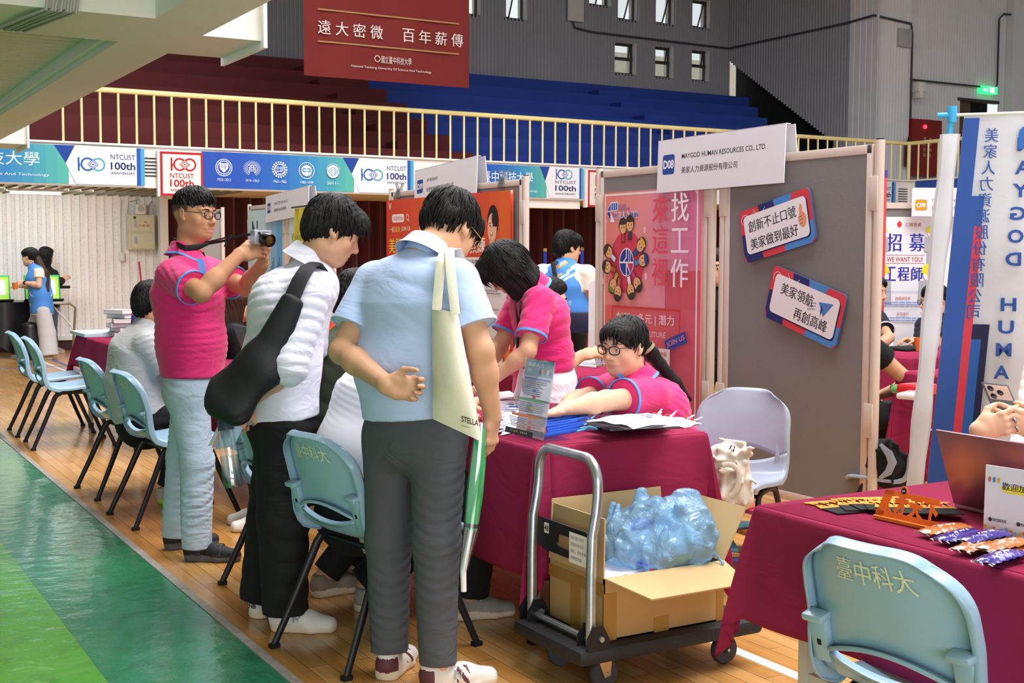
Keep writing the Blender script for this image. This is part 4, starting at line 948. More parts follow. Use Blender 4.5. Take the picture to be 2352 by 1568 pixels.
# recruiting panel C09 beyond the flag
o9 = at(1990, 470, 9.8); MC = frame((o9[0], o9[1], 0.05), RH, EZ)
t = thing('recruiting_panel', 'white recruiting panel C09 with yellow helmet figures beyond the flag', 'display panel', (o9[0], o9[1], 0.05))
m = MB(); m.box((0, 0, -0.03), (1.2, 1.74, -0.005), M_felt, MC); part('felt_board', m, t, smooth=False)
m = MB(); m.box((0, 1.72, -0.04), (1.2, 1.765, 0.01), M_post, MC); part('rail', m, t, smooth=False)
p = Print(step=.0003); p.rect(0.0, .3, 1.0, 1.655, '#e0e2e8')
U = lambda px: (px-1990)/F_PX*9.8; Vv = lambda py: at(2060, py, 9.8)[2]-0.05
p.ell(U(2067), Vv(515), .018, .024, '#cf3a3a'); p.text('立穩營建', U(2080), Vv(520), .03, '#b04a4a', 'l', bold=.01)
p.text('招', U(2056), Vv(577), .14, '#3438a0', 'c', bold=.03, w=.11); p.text('募', U(2108), Vv(577), .14, '#3438a0', 'c', bold=.03, w=.115)
p.text('WE WANT YOU!', U(2081), Vv(601), .038, '#b04a48', 'c', bold=.015, w=.28); p.rect(U(2037), Vv(586), U(2126), Vv(585), '#b04a48'); p.rect(U(2037), Vv(605), U(2126), Vv(604), '#b04a48')
for i, ch in enumerate('工程師'): p.text(ch, U(2048+31*i), Vv(645), .11, '#3438a0', 'c', bold=.03, w=.088)
def helper_fig(px, py, s, legs):
    u, v = U(px), Vv(py)
    if legs: p.poly([(u-.035*s, v-.16*s), (u+.035*s, v-.16*s), (u+.03*s, v-.36*s), (u+.008*s, v-.36*s), (u, v-.2*s), (u-.008*s, v-.36*s), (u-.03*s, v-.36*s)], '#a2a4aa'); p.rect(u-.035*s, v-.39*s, u-.005*s, v-.35*s, '#3c3c40'); p.rect(u+.005*s, v-.39*s, u+.04*s, v-.35*s, '#3c3c40')
    p.poly([(u-.055*s, v-.04*s), (u+.055*s, v-.04*s), (u+.06*s, v-.17*s), (u-.06*s, v-.17*s)], '#a8aab0'); p.ell(u, v, .035*s, .045*s, '#e4e4e6', n=16); p.ell(u, v+.022*s, .043*s, .034*s, '#e6d732', n=16); p.rect(u-.048*s, v+.004*s, u+.048*s, v+.012*s, '#e6d732')
helper_fig(2027, 533, .9, True); helper_fig(2140, 533, .9, True); helper_fig(2027, 628, 1.4, False); helper_fig(2138, 628, 1.4, False)
p.poly([(U(2147), Vv(532)), (U(2159), Vv(528)), (U(2159), Vv(540)), (U(2147), Vv(537))], '#d8962f')
for k, s in enumerate(('制度與培訓', '薪資福利')):
    p.rect(U(2020), Vv(670+36*k), U(2170), Vv(669+36*k), '#9aa8d0'); p.text(s, U(2078), Vv(688+36*k), .022, '#b04a4a', 'c', bold=.01); p.lines(U(2030), Vv(703+36*k), U(2150), Vv(692+36*k), 2, '#8a9cd0', seed=k+2)
p.build('print', t, MC)
booth9 = thing('booth_sign', 'white C09 booth sign with an ochre badge', 'sign', tuple(at(2150, 495, 9.7)), 0, 'white booth number signs')
M9 = frame(at(2094, 497, 9.68), RH, EZ); m = MB(); m.box((0, 0, -.006), (1.0, .215, 0), M_foam, M9); part('front_board', m, booth9, smooth=False)
m = MB(); m.box((0, 0, -.006), (1.0, .225, 0), M_foam, frame(at(2096, 497, 9.86), RH, EZ)); part('back_board', m, booth9, smooth=False)
p = Print(); p.rrect(.025, .045, .115, .13, .015, '#c8932c'); p.text('C09', .07, .07, .035, '#f0ece4', 'c', bold=.04, w=.07); p.text('TOPRO CONSTRUCTION CO., LTD.', .15, .11, .025, '#3a3a42', 'l'); p.text('立穩營造股份有限公司', .15, .05, .032, '#3a3a42', 'l', bold=.01); p.build('print', booth9, M9)
rb = thing('roll_banner', 'narrow red roll up banner with a blue top just right of the tall panel post', 'banner', tuple(at(2030, 700, 9.3)*np.array([1, 1, 0])))
MR = frame(at(2012, 700, 9.3)*np.array([1, 1, 0]), RH, EZ); m = MB(); m.box((0, 0.02, -.004), (.06, 1.98, 0), mat('red_vinyl', '#c8434f', 0.5), MR); m.box((0, 1.98, -.006), (.062, 2.03, .004), mat('violet_vinyl', '#463b96', 0.5), MR); part('sheet', m, rb, smooth=False)

# flag seen from behind
FO = at(2215, 262, 4.7); 
fb = thing('company_flag', 'tall white and blue flag with mirrored characters on a sky blue pole', 'flag', (FO[0], FO[1], 0))
M_flag = mat('white_flag_cloth', '#d7d9df', 0.75, var=0.03, scale=4, bump=0.2, bscale=14); M_sky = mat('sky_blue_plastic', '#3aa9dd', 0.35); M_ivory = mat('ivory_rod', '#dfe6cf', 0.4)
FU = dirv(1, 0, -0.30); MF = frame((FO[0], FO[1], 0.30), FU, EZ); FHt = FO[2]-0.30
lean = lambda v: -0.115*(1-v/FHt)   # the cloth hangs a little to the left towards its foot
m = MB(); G = []
for i in range(31):
    G.append([tuple(MF @ Vector((0.9*i/30+lean(FHt*j/16), FHt*j/16, 0.012*math.sin(i*0.8+0.2*j)*(1-j/20)))) for j in range(17)])
m.grid(G, M_flag); part('cloth', m, fb)
p = Print(step=.0001); p.z = .015
def fband(u0, u1, v0, v1, c, n=8): 
    for k in range(n):
        a, b = v0+(v1-v0)*k/n, v0+(v1-v0)*(k+1)/n; p.poly([(u0+lean(a), a), (u1+lean(a), a), (u1+lean(b), b), (u0+lean(b), b)], c); p.z -= p.step
    p.z += p.step
zz = lambda py: at(2215, py, 4.7)[2]-0.30
fband(0, .055, 0, zz(272), '#3558a4'); fband(.0, .10, 0, zz(450), '#3558a4'); fband(.055, .10, 0, zz(518), '#3558a4'); fband(.075, .105, 0, zz(518), '#d0404f'); fband(.105, .165, 0, zz(745), '#25284a'); fband(.105, .140, 0, zz(780), '#2d5fae')
for i, ch in enumerate('美家人力資源股份有限公司'):
    v = zz(328+36.8*i); p.text(ch, .105+lean(v), v, .052, '#3558a4', 'c', bold=.015, w=.046, mirror=True)
for i, ch in enumerate('MAYGOD HUMAN'):
    v = zz(330+52*i+20); p.text(ch, .225+lean(v), v, .05, '#3558a4', 'c', bold=.03, w=.055, mirror=True, rot=0)
p.text('m', .19, zz(345), .085, '#3a6fc0', 'l', bold=.04, mirror=True)
p.build('print', fb, MF)
m = MB(); pa = MF @ Vector((-0.043, FHt+0.02, 0.0)); pb = MF @ Vector((-0.180, -0.28, 0.0)); m.tube([pb, pa], .011, M_sky, n=12); m.lathe([(.016, 0), (.018, .05), (.016, .06)], M_sky, 14, Matrix.Translation(pa-Vector((0, 0, .05)))); part('pole', m, fb)
m = MB(); m.tube([MF @ Vector((-0.085, FHt-.003, 0)), MF @ Vector((0.92, FHt+.003, 0))], .006, M_ivory, n=8); m.tube([MF @ Vector((-0.095, FHt-.003, 0)), MF @ Vector((-0.045, FHt-.003, 0))], .011, M_sky, n=10); part('cross_rod', m, fb)
m = MB(); G = []
for i in range(9):
    a = i/8*2*math.pi; G.append([tuple(MF @ Vector((-0.043+(0.034+0.004*math.sin(j*1.3))*math.cos(a)+lean(FHt*j/20*0.955), FHt*j/20*0.955, 0.022*math.sin(a)+0.004*math.sin(j*2.1)))) for j in range(21)])
m.grid(G, M_flag); part('pole_sleeve', m, fb)
m = MB(); c = MF @ Vector((-.185, 0, 0)); m.lathe([(.16, 0), (.15, .05), (.03, .07), (.018, .12)], M_sky, 20, Matrix.Translation((c.x, c.y, 0))); part('base', m, fb)

# fixtures on the walls
cbx = thing('electric_cabinet', 'cream electric cabinet with two doors on the white ribbed wall', 'cabinet', (4.61, 18.9, 1.46))
m = MB(); m.box((4.42, 18.80, 1.46), (4.80, 18.96, 1.97), mat('cream_metal', '#c9c8ad', 0.45)); part('cabinet_body', m, cbx, smooth=False)
for z0, z1 in ((1.72, 1.955), (1.475, 1.70)):
    m = MB(); m.box((4.455, 18.785, z0), (4.785, 18.802, z1), mat('cream_metal', '#c9c8ad', 0.45), bev=.004); d = part('door', m, cbx)
    k = MB(); k.box((4.50, 18.772, z0+.07), (4.525, 18.786, z0+.17), M_steel); part('door_handle', k, d, smooth=False)
p = Print(); p.text('不亂動', .10, .075, .035, '#b5463c', 'l', w=.17); p.rect(.15, .13, .21, .15, '#d8d4c0'); p.rect(.18, .14, .23, .152, '#b8322c'); p.rect(.03, .19, .07, .225, '#3c3c3c'); p.build('door_marking', cbx, frame((4.455, 18.784, 1.72), EX, EZ))
m = MB(); m.box((4.535, 18.80, 1.975), (4.675, 18.94, 2.125), mat('ivory_plastic', '#dcdbd2', 0.5), bev=.012); sp = thing('wall_speaker', 'small ivory wall speaker on top of the cream cabinet', 'speaker', (4.605, 18.87, 1.975)); part('speaker_case', m, sp)
m = MB(); m.lathe([(.05, 0), (.05, .004), (.012, .004), (.010, .008)], mat('grille_grey', '#b5b4ac', 0.6), 20, frame((4.605, 18.799, 2.06), EX, EZ)); part('speaker_grille', m, sp)
m = MB(); m.box((4.315, 18.93, 1.29), (4.385, 18.975, 1.42), mat('ivory_plastic', '#dcdbd2', 0.5), bev=.006); sw_ = thing('wall_switch', 'small ivory switch box left of the cream cabinet', 'switch', (4.35, 18.95, 1.29)); part('switch_case', m, sw_)
m = MB(); m.box((4.335, 18.922, 1.33), (4.365, 18.932, 1.38), M_white); part('switch_rocker', m, sw_, smooth=False)
m = MB(); m.tube([(4.66, 18.72, 0.01), (4.58, 18.88, 1.28)], .014, mat('red_pole', '#c2453f', 0.5), n=8); solo('red_pole', m, 'thin red pole leaning against the white ribbed wall', 'pole')
m = MB(); m.tube([(4.62, 18.96, 2.2), (4.45, 18.9, 2.16), (4.43, 18.92, 1.98)], .008, M_cable, n=6); m.tube([(4.8, 18.93, 2.18), (4.74, 18.9, 2.1), (4.73, 18.9, 1.97)], .014, M_cable, n=6); m.tube([(4.36, 18.93, 2.2), (4.33, 18.92, 1.8), (4.35, 18.94, 1.42)], .006, M_cable, n=6); solo('wall_cables', m, 'loose grey cables above the cream cabinet', 'cables')
m = MB(); m.prism([(9.55, 2.25), (9.85, 2.12), (10.85, 2.12), (10.85, 2.25)], 16.55, 16.8, M_white, Matrix(((1, 0, 0, 0), (0, 0, 1, 0), (0, 1, 0, 0), (0, 0, 0, 1)))); solo('air_duct', m, 'white boxed duct under the balcony right of the orange posters', 'duct', smooth=False)
m = MB(); m.box((4.50, 16.95, 2.14), (4.76, 17.2, 2.25), M_white, bev=.02); solo('junction_box', m, 'white ceiling box under the balcony beside the red framed plate', 'box')
rc = thing('fire_cabinet', 'dark red fire cabinet with a glowing lamp behind the right balcony', 'cabinet', (20.5, 18.4, 3.05))
m = MB(); m.box((20.05, 18.25, 3.05), (20.93, 18.5, 4.2), mat('dark_red_metal', '#7c1c1a', 0.5)); part('cabinet_body', m, rc, smooth=False)
m = MB(); m.lathe([(.045, 0), (.04, .03), (.0, .045)], mat('red_lamp', '#ff2a3a', 0.4, var=0, emit=3), 14, frame((20.42, 18.249, 4.05), EX, EZ)); part('lamp', m, rc)
p = Print(); [p.text(ch, .38, .72-.11*i, .08, '#b8a8a4', 'c') for i, ch in enumerate('消防栓箱')]; [p.text(ch, .55, .72-.11*i, .07, '#b8a8a4', 'c') for i, ch in enumerate('室內用水')]; p.build('print', rc, frame((20.05, 18.249, 3.05), EX, EZ))
xs_ = thing('exit_sign', 'small lit green exit sign on the right upper wall', 'sign', (22.55, 18.45, 4.88))
m = MB(); m.box((22.30, 18.40, 4.88), (22.80, 18.50, 5.04), mat('green_lit_sign', '#2fd37c', 0.5, var=0, emit=1.4)); part('sign_box', m, xs_, smooth=False)
p = Print(); pm = mat('lit_white', '#eafff2', 0.5, var=0, emit=1.5); p.poly([(.26, .02), (.40, .02), (.40, .14), (.26, .14)], pm); p.text('出口', .13, .04, .08, pm, 'c'); p.build('print', xs_, frame((22.30, 18.399, 4.88), EX, EZ))
m = MB(); m.box((20.17, 18.2, 4.75), (20.38, 18.5, 4.95), mat('ivory_plastic', '#dcdbd2', 0.5), bev=.02); m.box((20.2, 18.18, 4.62), (20.3, 18.4, 4.76), mat('ivory_plastic', '#dcdbd2', 0.5), bev=.02); solo('emergency_lamp', m, 'ivory emergency lamp above the dark red fire cabinet', 'lamp')
m = MB(); m.box((19.62, 18.24, 5.62), (19.98, 18.33, 5.98), mat('grey_box', '#a6a6a6', 0.5), bev=.01); solo('wall_box', m, 'grey electric box high on the pale pillar', 'box')
fe = thing('fire_extinguisher', 'dark fire extinguisher hanging left of the red fire cabinet', 'fire extinguisher', (19.88, 18.2, 3.05))
m = MB(); m.lathe([(.02, 0), (.09, .02), (.09, .45), (.03, .55), (.03, .62)], mat('extinguisher_red', '#5a2220', 0.4), 14, Matrix.Translation((19.9, 18.18, 3.2))); part('cylinder', m, fe)
m = MB(); m.tube([(19.9, 18.18, 3.8), (19.8, 18.12, 3.72), (19.78, 18.1, 3.4), (19.85, 18.1, 3.3)], .02, M_leg, n=8); part('hose', m, fe)
for k, (px, py) in enumerate(((1252, 570), (1337, 568))):
    b = at_z(px, 800, 0); a = at(px, py, 12.0); t = thing('blue_pole', ('blue pole with a brass top left of the man in the blue vest', 'blue pole with a brass top right of the man in the blue vest')[k], 'pole', (a[0], a[1], 0), 0, 'blue poles with brass tops')
    m = MB(); m.tube([(a[0], a[1], 0.02), (a[0], a[1], a[2]-.03)], .017, mat('royal_blue', '#1f2f9c', 0.4), n=10); m.lathe([(.14, 0), (.13, .02), (.02, .03)], M_leg, 16, Matrix.Translation((a[0], a[1], 0))); part('pole_tube', m, t)
    m = MB(); m.tube([(a[0], a[1], a[2]-.03), (a[0], a[1], a[2])], .019, mat('brass', '#c9a642', 0.3, metal=.8), n=10); part('brass_top', m, t)
ws = thing('white_screen', 'white rounded partition right of the man in the blue vest', 'partition', tuple(at(1375, 700, 8.6)*np.array([1, 1, 0])))
m = MB(); q = Print(); q.rrect(0, .4, .5, 1.23, .05, '#ffffff'); m.prism([v[:2] for v in q.mb.v], -.012, 0, mat('white_board', '#e4e4e8', 0.5), frame(at(1352, 700, 8.6)*np.array([1, 1, 0]), RH, EZ)); m.box((.05, 0, -.1), (.08, .42, .02), M_leg, frame(at(1352, 700, 8.6)*np.array([1, 1, 0]), RH, EZ)); m.box((.42, 0, -.1), (.45, .42, .02), M_leg, frame(at(1352, 700, 8.6)*np.array([1, 1, 0]), RH, EZ)); part('board', m, ws, smooth=False)
m = MB(); m.box((14.55, 22.70, 6.35), (14.95, 22.73, 6.85), mat('paper_note', '#c8c8c4', 0.8)); solo('wall_notice', m, 'pale paper notice on the far corrugated wall', 'notice', smooth=False)
# side walls below the balcony on the right
sw = MB(); sw.box((18.9, 18.6, 0), (28, 18.8, 2.3), M_white); sw.box((27, -6, 0), (27.2, 19, 9.5), M_light_corr); struct('wall_right_lower', sw)
# ------------------------------------------------------------------ people: one smooth body surface grown over a posed skeleton
def nrm(v): v = np.asarray(v, float); return v/max(1e-9, np.linalg.norm(v))
class Field:
    def __init__(s, lo, hi, h, hc=None, fine=()):
        hc = hc or h; ax = []
        for k in range(3):
            a = [lo[k]]
            while a[-1] < hi[k]:
                f = any(c[k]-r-0.02 <= a[-1] <= c[k]+r+0.005 for c, r in fine); a.append(a[-1]+(h if (f or not fine) else hc))
            ax.append(np.array(a, np.float32))
        s.ax = ax; s.F = np.full([len(a) for a in ax], 0.5, np.float32)
    def _sl(s, lo, hi):
        sl = []
        for a, l, h in zip(s.ax, lo, hi):
            i = max(0, int(np.searchsorted(a, l))-1); j = min(len(a), int(np.searchsorted(a, h))+1)
            if j-i < 1: return None
            sl.append(slice(i, j))
        return tuple(sl)
    def _grid(s, sl): return s.ax[0][sl[0]][:, None, None], s.ax[1][sl[1]][None, :, None], s.ax[2][sl[2]][None, None, :]
    def comb(s, sl, d, k, sub=False):
        a = s.F[sl]
        if sub: a, d = -a, d
        if k > 0:
            h = np.clip(0.5+0.5*(a-d)/k, 0, 1); r = a+(d-a)*h-k*h*(1-h)
        else: r = np.minimum(a, d)
        s.F[sl] = -r if sub else r
    def cap(s, a, b, ra, rb, k=0.02, wdir=None, sub=False, cut=None, fold=None):
        """tapered capsule; ra, rb are radii or (width, depth) pairs, the width along wdir; cut = planes (point, outward normal) closing it flat"""
        a = np.asarray(a, float); b = np.asarray(b, float)
        wa, da = ra if hasattr(ra, '__len__') else (ra, ra); wb, db = rb if hasattr(rb, '__len__') else (rb, rb)
        R = max(wa, da, wb, db)+k+0.02; sl = s._sl(np.minimum(a, b)-R, np.maximum(a, b)+R)
        if sl is None: return
        X, Y, Z = s._grid(sl); n = b-a; L = np.linalg.norm(n)
        n = n/L if L > 1e-6 else np.array([0, 0, 1.0])
        wd = np.array([1.0, 0, 0]) if wdir is None else np.asarray(wdir, float)
        wd = wd-n*wd.dot(n)
        if np.linalg.norm(wd) < 1e-3: wd = np.cross(n, [0.3, 0.8, 0.5])
        wd = nrm(wd); dd = np.cross(n, wd); qx, qy, qz = X-a[0], Y-a[1], Z-a[2]
        t = qx*n[0]+qy*n[1]+qz*n[2]; tc = np.clip(t, 0, L); f = tc/L if L > 1e-6 else tc*0
        qa = t-tc; qw = qx*wd[0]+qy*wd[1]+qz*wd[2]; qd = qx*dd[0]+qy*dd[1]+qz*dd[2]
        W = wa+f*(wb-wa); D = da+f*(db-da); m = np.minimum(W, D)
        d = (np.sqrt((qw/W)**2+(qd/D)**2+(qa/m)**2)-1)*m
        if fold is not None: d = d+fold(X, Y, Z)
        if cut:
            for p, q in cut: d = np.maximum(d, (X-p[0])*q[0]+(Y-p[1])*q[1]+(Z-p[2])*q[2])
        s.comb(sl, d, k, sub)
    def ell(s, c, R, radii, k=0.02, sub=False, fold=None):
        """ellipsoid; R rows = its three axes"""
        c = np.asarray(c, float); P = max(radii)+k+0.02; sl = s._sl(c-P, c+P)
        if sl is None: return
        X, Y, Z = s._grid(sl); q = (X-c[0], Y-c[1], Z-c[2]); acc = 0
        for ax, r in zip(R, radii): acc = acc+((q[0]*ax[0]+q[1]*ax[1]+q[2]*ax[2])/r)**2
        d = (np.sqrt(acc)-1)*min(radii)
        if fold is not None: d = d+fold(X, Y, Z)
        s.comb(sl, d, k, sub)
    def halfspace(s, p, n):
        X, Y, Z = s._grid((slice(None),)*3); s.F = np.maximum(s.F, ((X-p[0])*n[0]+(Y-p[1])*n[1]+(Z-p[2])*n[2]).astype(np.float32))
    def wrinkle(s, fn):
        i, j, k = np.nonzero(np.abs(s.F) < 0.035); s.F[i, j, k] += fn(s.ax[0][i], s.ax[1][j], s.ax[2][k]).astype(np.float32)
    def mesh(s):
        F = s.F; S_ = F < 0; xs, ys, zs = s.ax
        F[0] = F[-1] = 0.5; F[:, 0] = F[:, -1] = 0.5; F[:, :, 0] = F[:, :, -1] = 0.5; S_ = F < 0
        cnt = np.zeros([n-1 for n in F.shape], np.int8)
        for i in (0, 1):
            for j in (0, 1):
                for k in (0, 1): cnt += S_[i:F.shape[0]-1+i, j:F.shape[1]-1+j, k:F.shape[2]-1+k]
        act = (cnt > 0) & (cnt < 8); ids = np.full(act.shape, -1, np.int32); idx = np.argwhere(act); ids[act] = np.arange(len(idx))
        acc = np.zeros((len(idx), 3)); num = np.zeros(len(idx)); I, J, K = idx.T
        for ax in range(3):
            for u in (0, 1):
                for v in (0, 1):
                    o = [0, 0, 0]; e = [0, 0, 0]; o1, o2 = [q for q in range(3) if q != ax]; o[o1] = e[o1] = u; o[o2] = e[o2] = v; e[ax] = 1
                    fa = F[I+o[0], J+o[1], K+o[2]]; fb = F[I+e[0], J+e[1], K+e[2]]; m = (fa < 0) != (fb < 0)
                    t = np.where(m, fa/np.where(m, fa-fb, 1), 0)
                    pa = np.stack([xs[I+o[0]], ys[J+o[1]], zs[K+o[2]]], 1); pb = np.stack([xs[I+e[0]], ys[J+e[1]], zs[K+e[2]]], 1)
                    acc += np.where(m[:, None], pa+(pb-pa)*t[:, None], 0); num += m
        V = acc/num[:, None]; Q = []
        def quads(d, c):
            e = np.argwhere(d != 0)
            if len(e) == 0: return
            sg = d[e[:, 0], e[:, 1], e[:, 2]]; q = np.stack([ids[tuple((e+np.array(o)).T)] for o in c], 1)
            q = np.where((sg > 0)[:, None], q, q[:, ::-1]); Q.append(q)
        A = S_.astype(np.int8)
        d = (A[:-1, 1:-1, 1:-1]-A[1:, 1:-1, 1:-1]); quads(d, ((0, 0, 0), (0, 1, 0), (0, 1, 1), (0, 0, 1)))
        d = (A[1:-1, :-1, 1:-1]-A[1:-1, 1:, 1:-1]); quads(d, ((0, 0, 0), (0, 0, 1), (1, 0, 1), (1, 0, 0)))
        d = (A[1:-1, 1:-1, :-1]-A[1:-1, 1:-1, 1:]); quads(d, ((0, 0, 0), (1, 0, 0), (1, 1, 0), (0, 1, 0)))
        Q = np.concatenate(Q) if Q else np.zeros((0, 4), int)
        return V, Q
def raw_part(name, V, Q, mats, parent, midx=None, label=None):
    off = np.array(parent.location) if parent.parent is None else np.array(parent.parent.location)+np.array(parent.location)
    me = bpy.data.meshes.new(name); me.vertices.add(len(V)); me.vertices.foreach_set('co', (V-off).astype(np.float32).ravel())
    me.loops.add(len(Q)*4); me.polygons.add(len(Q)); me.loops.foreach_set('vertex_index', Q.astype(np.int32).ravel())
    me.polygons.foreach_set('loop_start', np.arange(0, len(Q)*4, 4, dtype=np.int32)); me.polygons.foreach_set('loop_total', np.full(len(Q), 4, np.int32))
    for m in mats: me.materials.append(m)
    if midx is not None: me.polygons.foreach_set('material_index', midx.astype(np.int32))
    me.polygons.foreach_set('use_smooth', np.ones(len(Q), bool)); me.update(calc_edges=True); me.validate()
    o = link(name, me, parent)
    if label: o['label'] = label
    return o
def folds(amp, seed, freq=34, vert=1.0):
    amp *= 0.75; freq *= 2.0; r = np.random.default_rng(seed); A = r.normal(size=(4, 3)); A[:, 2] *= 1.0; A /= np.linalg.norm(A, axis=1)[:, None]; A[:2] = A[:2]*0.55+np.array([0, 0, vert]); ph = r.uniform(0, 6.28, 4)
    def fn(X, Y, Z):
        w1 = np.sin(freq*0.16*(A[2][0]*X+A[2][1]*Y+A[2][2]*Z)+ph[2]); w2 = np.sin(freq*0.21*(A[3][0]*X+A[3][1]*Y+A[3][2]*Z)+ph[3])
        a = np.sin(freq*(A[0][0]*X+A[0][1]*Y+A[0][2]*Z)+2.4*w1+ph[0]); b = np.sin(freq*1.7*(A[1][0]*X+A[1][1]*Y+A[1][2]*Z)+2.0*w2+ph[1])
        return amp*(0.6*(1-2*np.abs(a)**0.7)*np.clip(w2*1.6-0.35, 0, 1)+0.6*(1-2*np.abs(b)**0.7)*np.clip(w1*1.6-0.45, 0, 1))
    return fn
def ridges(F, c, ext, n, seed, r=0.014, vertical=0.0):
    q = np.random.default_rng(seed)
    for _ in range(n):
        d = q.normal(size=3); d /= np.linalg.norm(d); p = c+RH*d[0]*ext[0]-FH*abs(d[1])*ext[1]+ZU*d[2]*ext[2]; t = q.normal(size=3)*0.6+np.array([0, 0, vertical])*q.choice((-1, 1)); t = nrm(t-d*t.dot(d)); L = q.uniform(0.02, 0.07)
        F.cap(p-t*L-FH*0.0, p+t*L, r*q.uniform(.6, 1.1), r*0.4, 0.014)
def limb_len(a, b): return np.linalg.norm(np.asarray(a)-np.asarray(b))
M_skin = mat('warm_skin', '#cf9f7e', 0.5, var=0.05, scale=25, spec=0.35); M_skinp = mat('pale_skin', '#d9ae90', 0.5, var=0.04, scale=25, spec=0.35); M_skint = mat('tan_skin', '#bf8b68', 0.5, var=0.06, scale=25, spec=0.35)
for _m in (M_skin, M_skinp, M_skint):
    _b = _m.node_tree.nodes['Principled BSDF']; _b.inputs['Subsurface Weight'].default_value = 0.08; _b.inputs['Subsurface Radius'].default_value = (0.02, 0.008, 0.005)
M_lip = mat('lip', '#cc9080', 0.45, var=0.04); M_eye = mat('eye_white', '#e6e0da', 0.25, var=0); M_iris = mat('dark_iris', '#1d1512', 0.15, var=0)
M_hair = mat('black_hair', '#0f0d0c', 0.5, var=0.25, scale=9, bump=0.35, bscale=60, stretch=(9, 9, 1.2), spec=0.3); M_hairb = mat('dark_brown_hair', '#3a2519', 0.5, var=0.25, scale=9, bump=0.35, bscale=60, stretch=(9, 9, 1.2), spec=0.3)
M_stub = mat('shaved_hair', '#4a3a32', 0.8, var=0.12, scale=120)

def hand_prims(f, W, fd, pn, right, curl, male=1.0, spread=0.0, thumb=0.6, ext=None):
    """W wrist, fd finger direction, pn the way the palm faces"""
    fd = nrm(fd); pn = nrm(np.asarray(pn)-fd*np.dot(pn, fd)); td = np.cross(fd, pn)*(1 if right else -1); s = 0.98*male
    kn = W+fd*0.085*s
    f.cap(W-fd*0.012, W+fd*0.03*s, (0.027*s, 0.019*s), (0.036*s, 0.016*s), 0.012, td)
    f.cap(W+fd*0.025*s, kn-fd*0.004, (0.036*s, 0.0155*s), (0.040*s, 0.0125*s), 0.010, td)
    f.ell(W+fd*0.03*s+td*0.022*s+pn*0.010*s, (fd, td, pn), (0.030*s, 0.017*s, 0.014*s), 0.010)
    f.ell(W+fd*0.035*s-td*0.022*s+pn*0.008*s, (fd, td, pn), (0.030*s, 0.014*s, 0.012*s), 0.010)
    L = (0.070, 0.078, 0.072, 0.056); cs = curl if hasattr(curl, '__len__') else (curl,)*4
    for i in range(4):
        u = (0.0305-0.0203*i)*s; p = kn+td*u-fd*(0.004*abs(i-1.2)); d = nrm(fd+td*(0.10-0.07*i)*(0.5+spread)); r = (0.0085, 0.0088, 0.0084, 0.0074)[i]*s; ang = 0
        f.ell(p-pn*0.003, (fd, td, pn), (0.012*s, 0.0095*s, 0.010*s), 0.006)
        for j, q in enumerate((0.45, 0.32, 0.23)):
            ang += cs[i]*(0.85, 1.05, 0.7)[j]; dd = d*math.cos(ang)+pn*math.sin(ang); e = p+dd*L[i]*q*s
            f.cap(p, e, r*(1-0.06*j), r*(0.95-0.07*j), 0.0035); p = e
    b = W+fd*0.022*s+td*0.026*s+pn*0.006; d1 = nrm(fd*0.62+td*0.72+pn*0.35); m1 = b+d1*0.040*s
    d2 = nrm(fd*(0.9)+td*(0.30-0.5*thumb)+pn*(0.25+0.7*thumb)); m2 = m1+d2*0.030*s; d3 = nrm(d2+pn*0.35*thumb-td*0.3*thumb); m3 = m2+d3*0.022*s
    f.cap(b, m1, 0.0145*s, 0.0105*s, 0.010); f.cap(m1, m2, 0.0102*s, 0.0092*s, 0.004); f.cap(m2, m3, 0.0092*s, 0.0078*s, 0.003)

def head_prims(f, H, fw, up, rt, s=1.0, wide=1.0, mouth=0.0):
    P = lambda a, b, c: H+(a*rt+b*fw+c*up)*s
    R = (rt, fw, up); E = lambda c, r, k=0.02, sub=False: f.ell(P(*c), R, tuple(q*s for q in r), k*s, sub)
    E((0, -0.012, 0.022), (0.076*wide, 0.097, 0.098), 0.02); E((0, 0.030, -0.045), (0.061*wide, 0.063, 0.082), 0.03)
    E((0, 0.062, -0.098), (0.033*wide, 0.030, 0.025), 0.03)
    for q in (-1, 1):
        E((q*0.040*wide, 0.058, -0.036), (0.024, 0.022, 0.026), 0.02); E((q*0.050*wide, 0.005, -0.075), (0.016, 0.035, 0.022), 0.03)
    E((0, 0.078, 0.020), (0.048*wide, 0.014, 0.014), 0.018)
    for q in (-1, 1): E((q*0.031, 0.104, -0.002), (0.019, 0.016, 0.0115), 0.012, True)
    for q in (-1, 1):
        E((q*0.031, 0.076, -0.002), (0.0175, 0.0150, 0.0125), 0.004); E((q*0.031, 0.0775, 0.005), (0.018, 0.0155, 0.0085), 0.003)
    f.cap(P(0, 0.090, 0.004), P(0, 0.111, -0.034), 0.0075*s, 0.0125*s, 0.012*s)
    for q in (-1, 1): E((q*0.0125, 0.100, -0.040), (0.0085, 0.0105, 0.0075), 0.006)
    E((0, 0.088, -0.060), (0.026, 0.012, 0.018), 0.012)
    E((0, 0.0915, -0.0675), (0.0225, 0.0085, 0.0050), 0.005); E((0, 0.0905, -0.0790-mouth), (0.0190, 0.0085, 0.0058), 0.005); E((0, 0.1035, -0.0733-mouth*0.5), (0.021, 0.0085, 0.0016+mouth*0.4), 0.003, True)
    for q in (-1, 1):
        e = nrm(rt*q*0.9-fw*0.35); a2 = nrm(up*0.97-fw*0.2); a1 = np.cross(a2, e)
        f.ell(P(q*0.079*wide, -0.008, -0.004), (e, a1, a2), (0.0085*s, 0.0185*s, 0.031*s), 0.006*s)
        f.ell(P(q*0.090*wide, -0.002, -0.001), (e, a1, a2), (0.0075*s, 0.0105*s, 0.019*s), 0.005*s, True)
        E((q*0.078*wide, 0.006, -0.030), (0.007, 0.008, 0.009), 0.005)

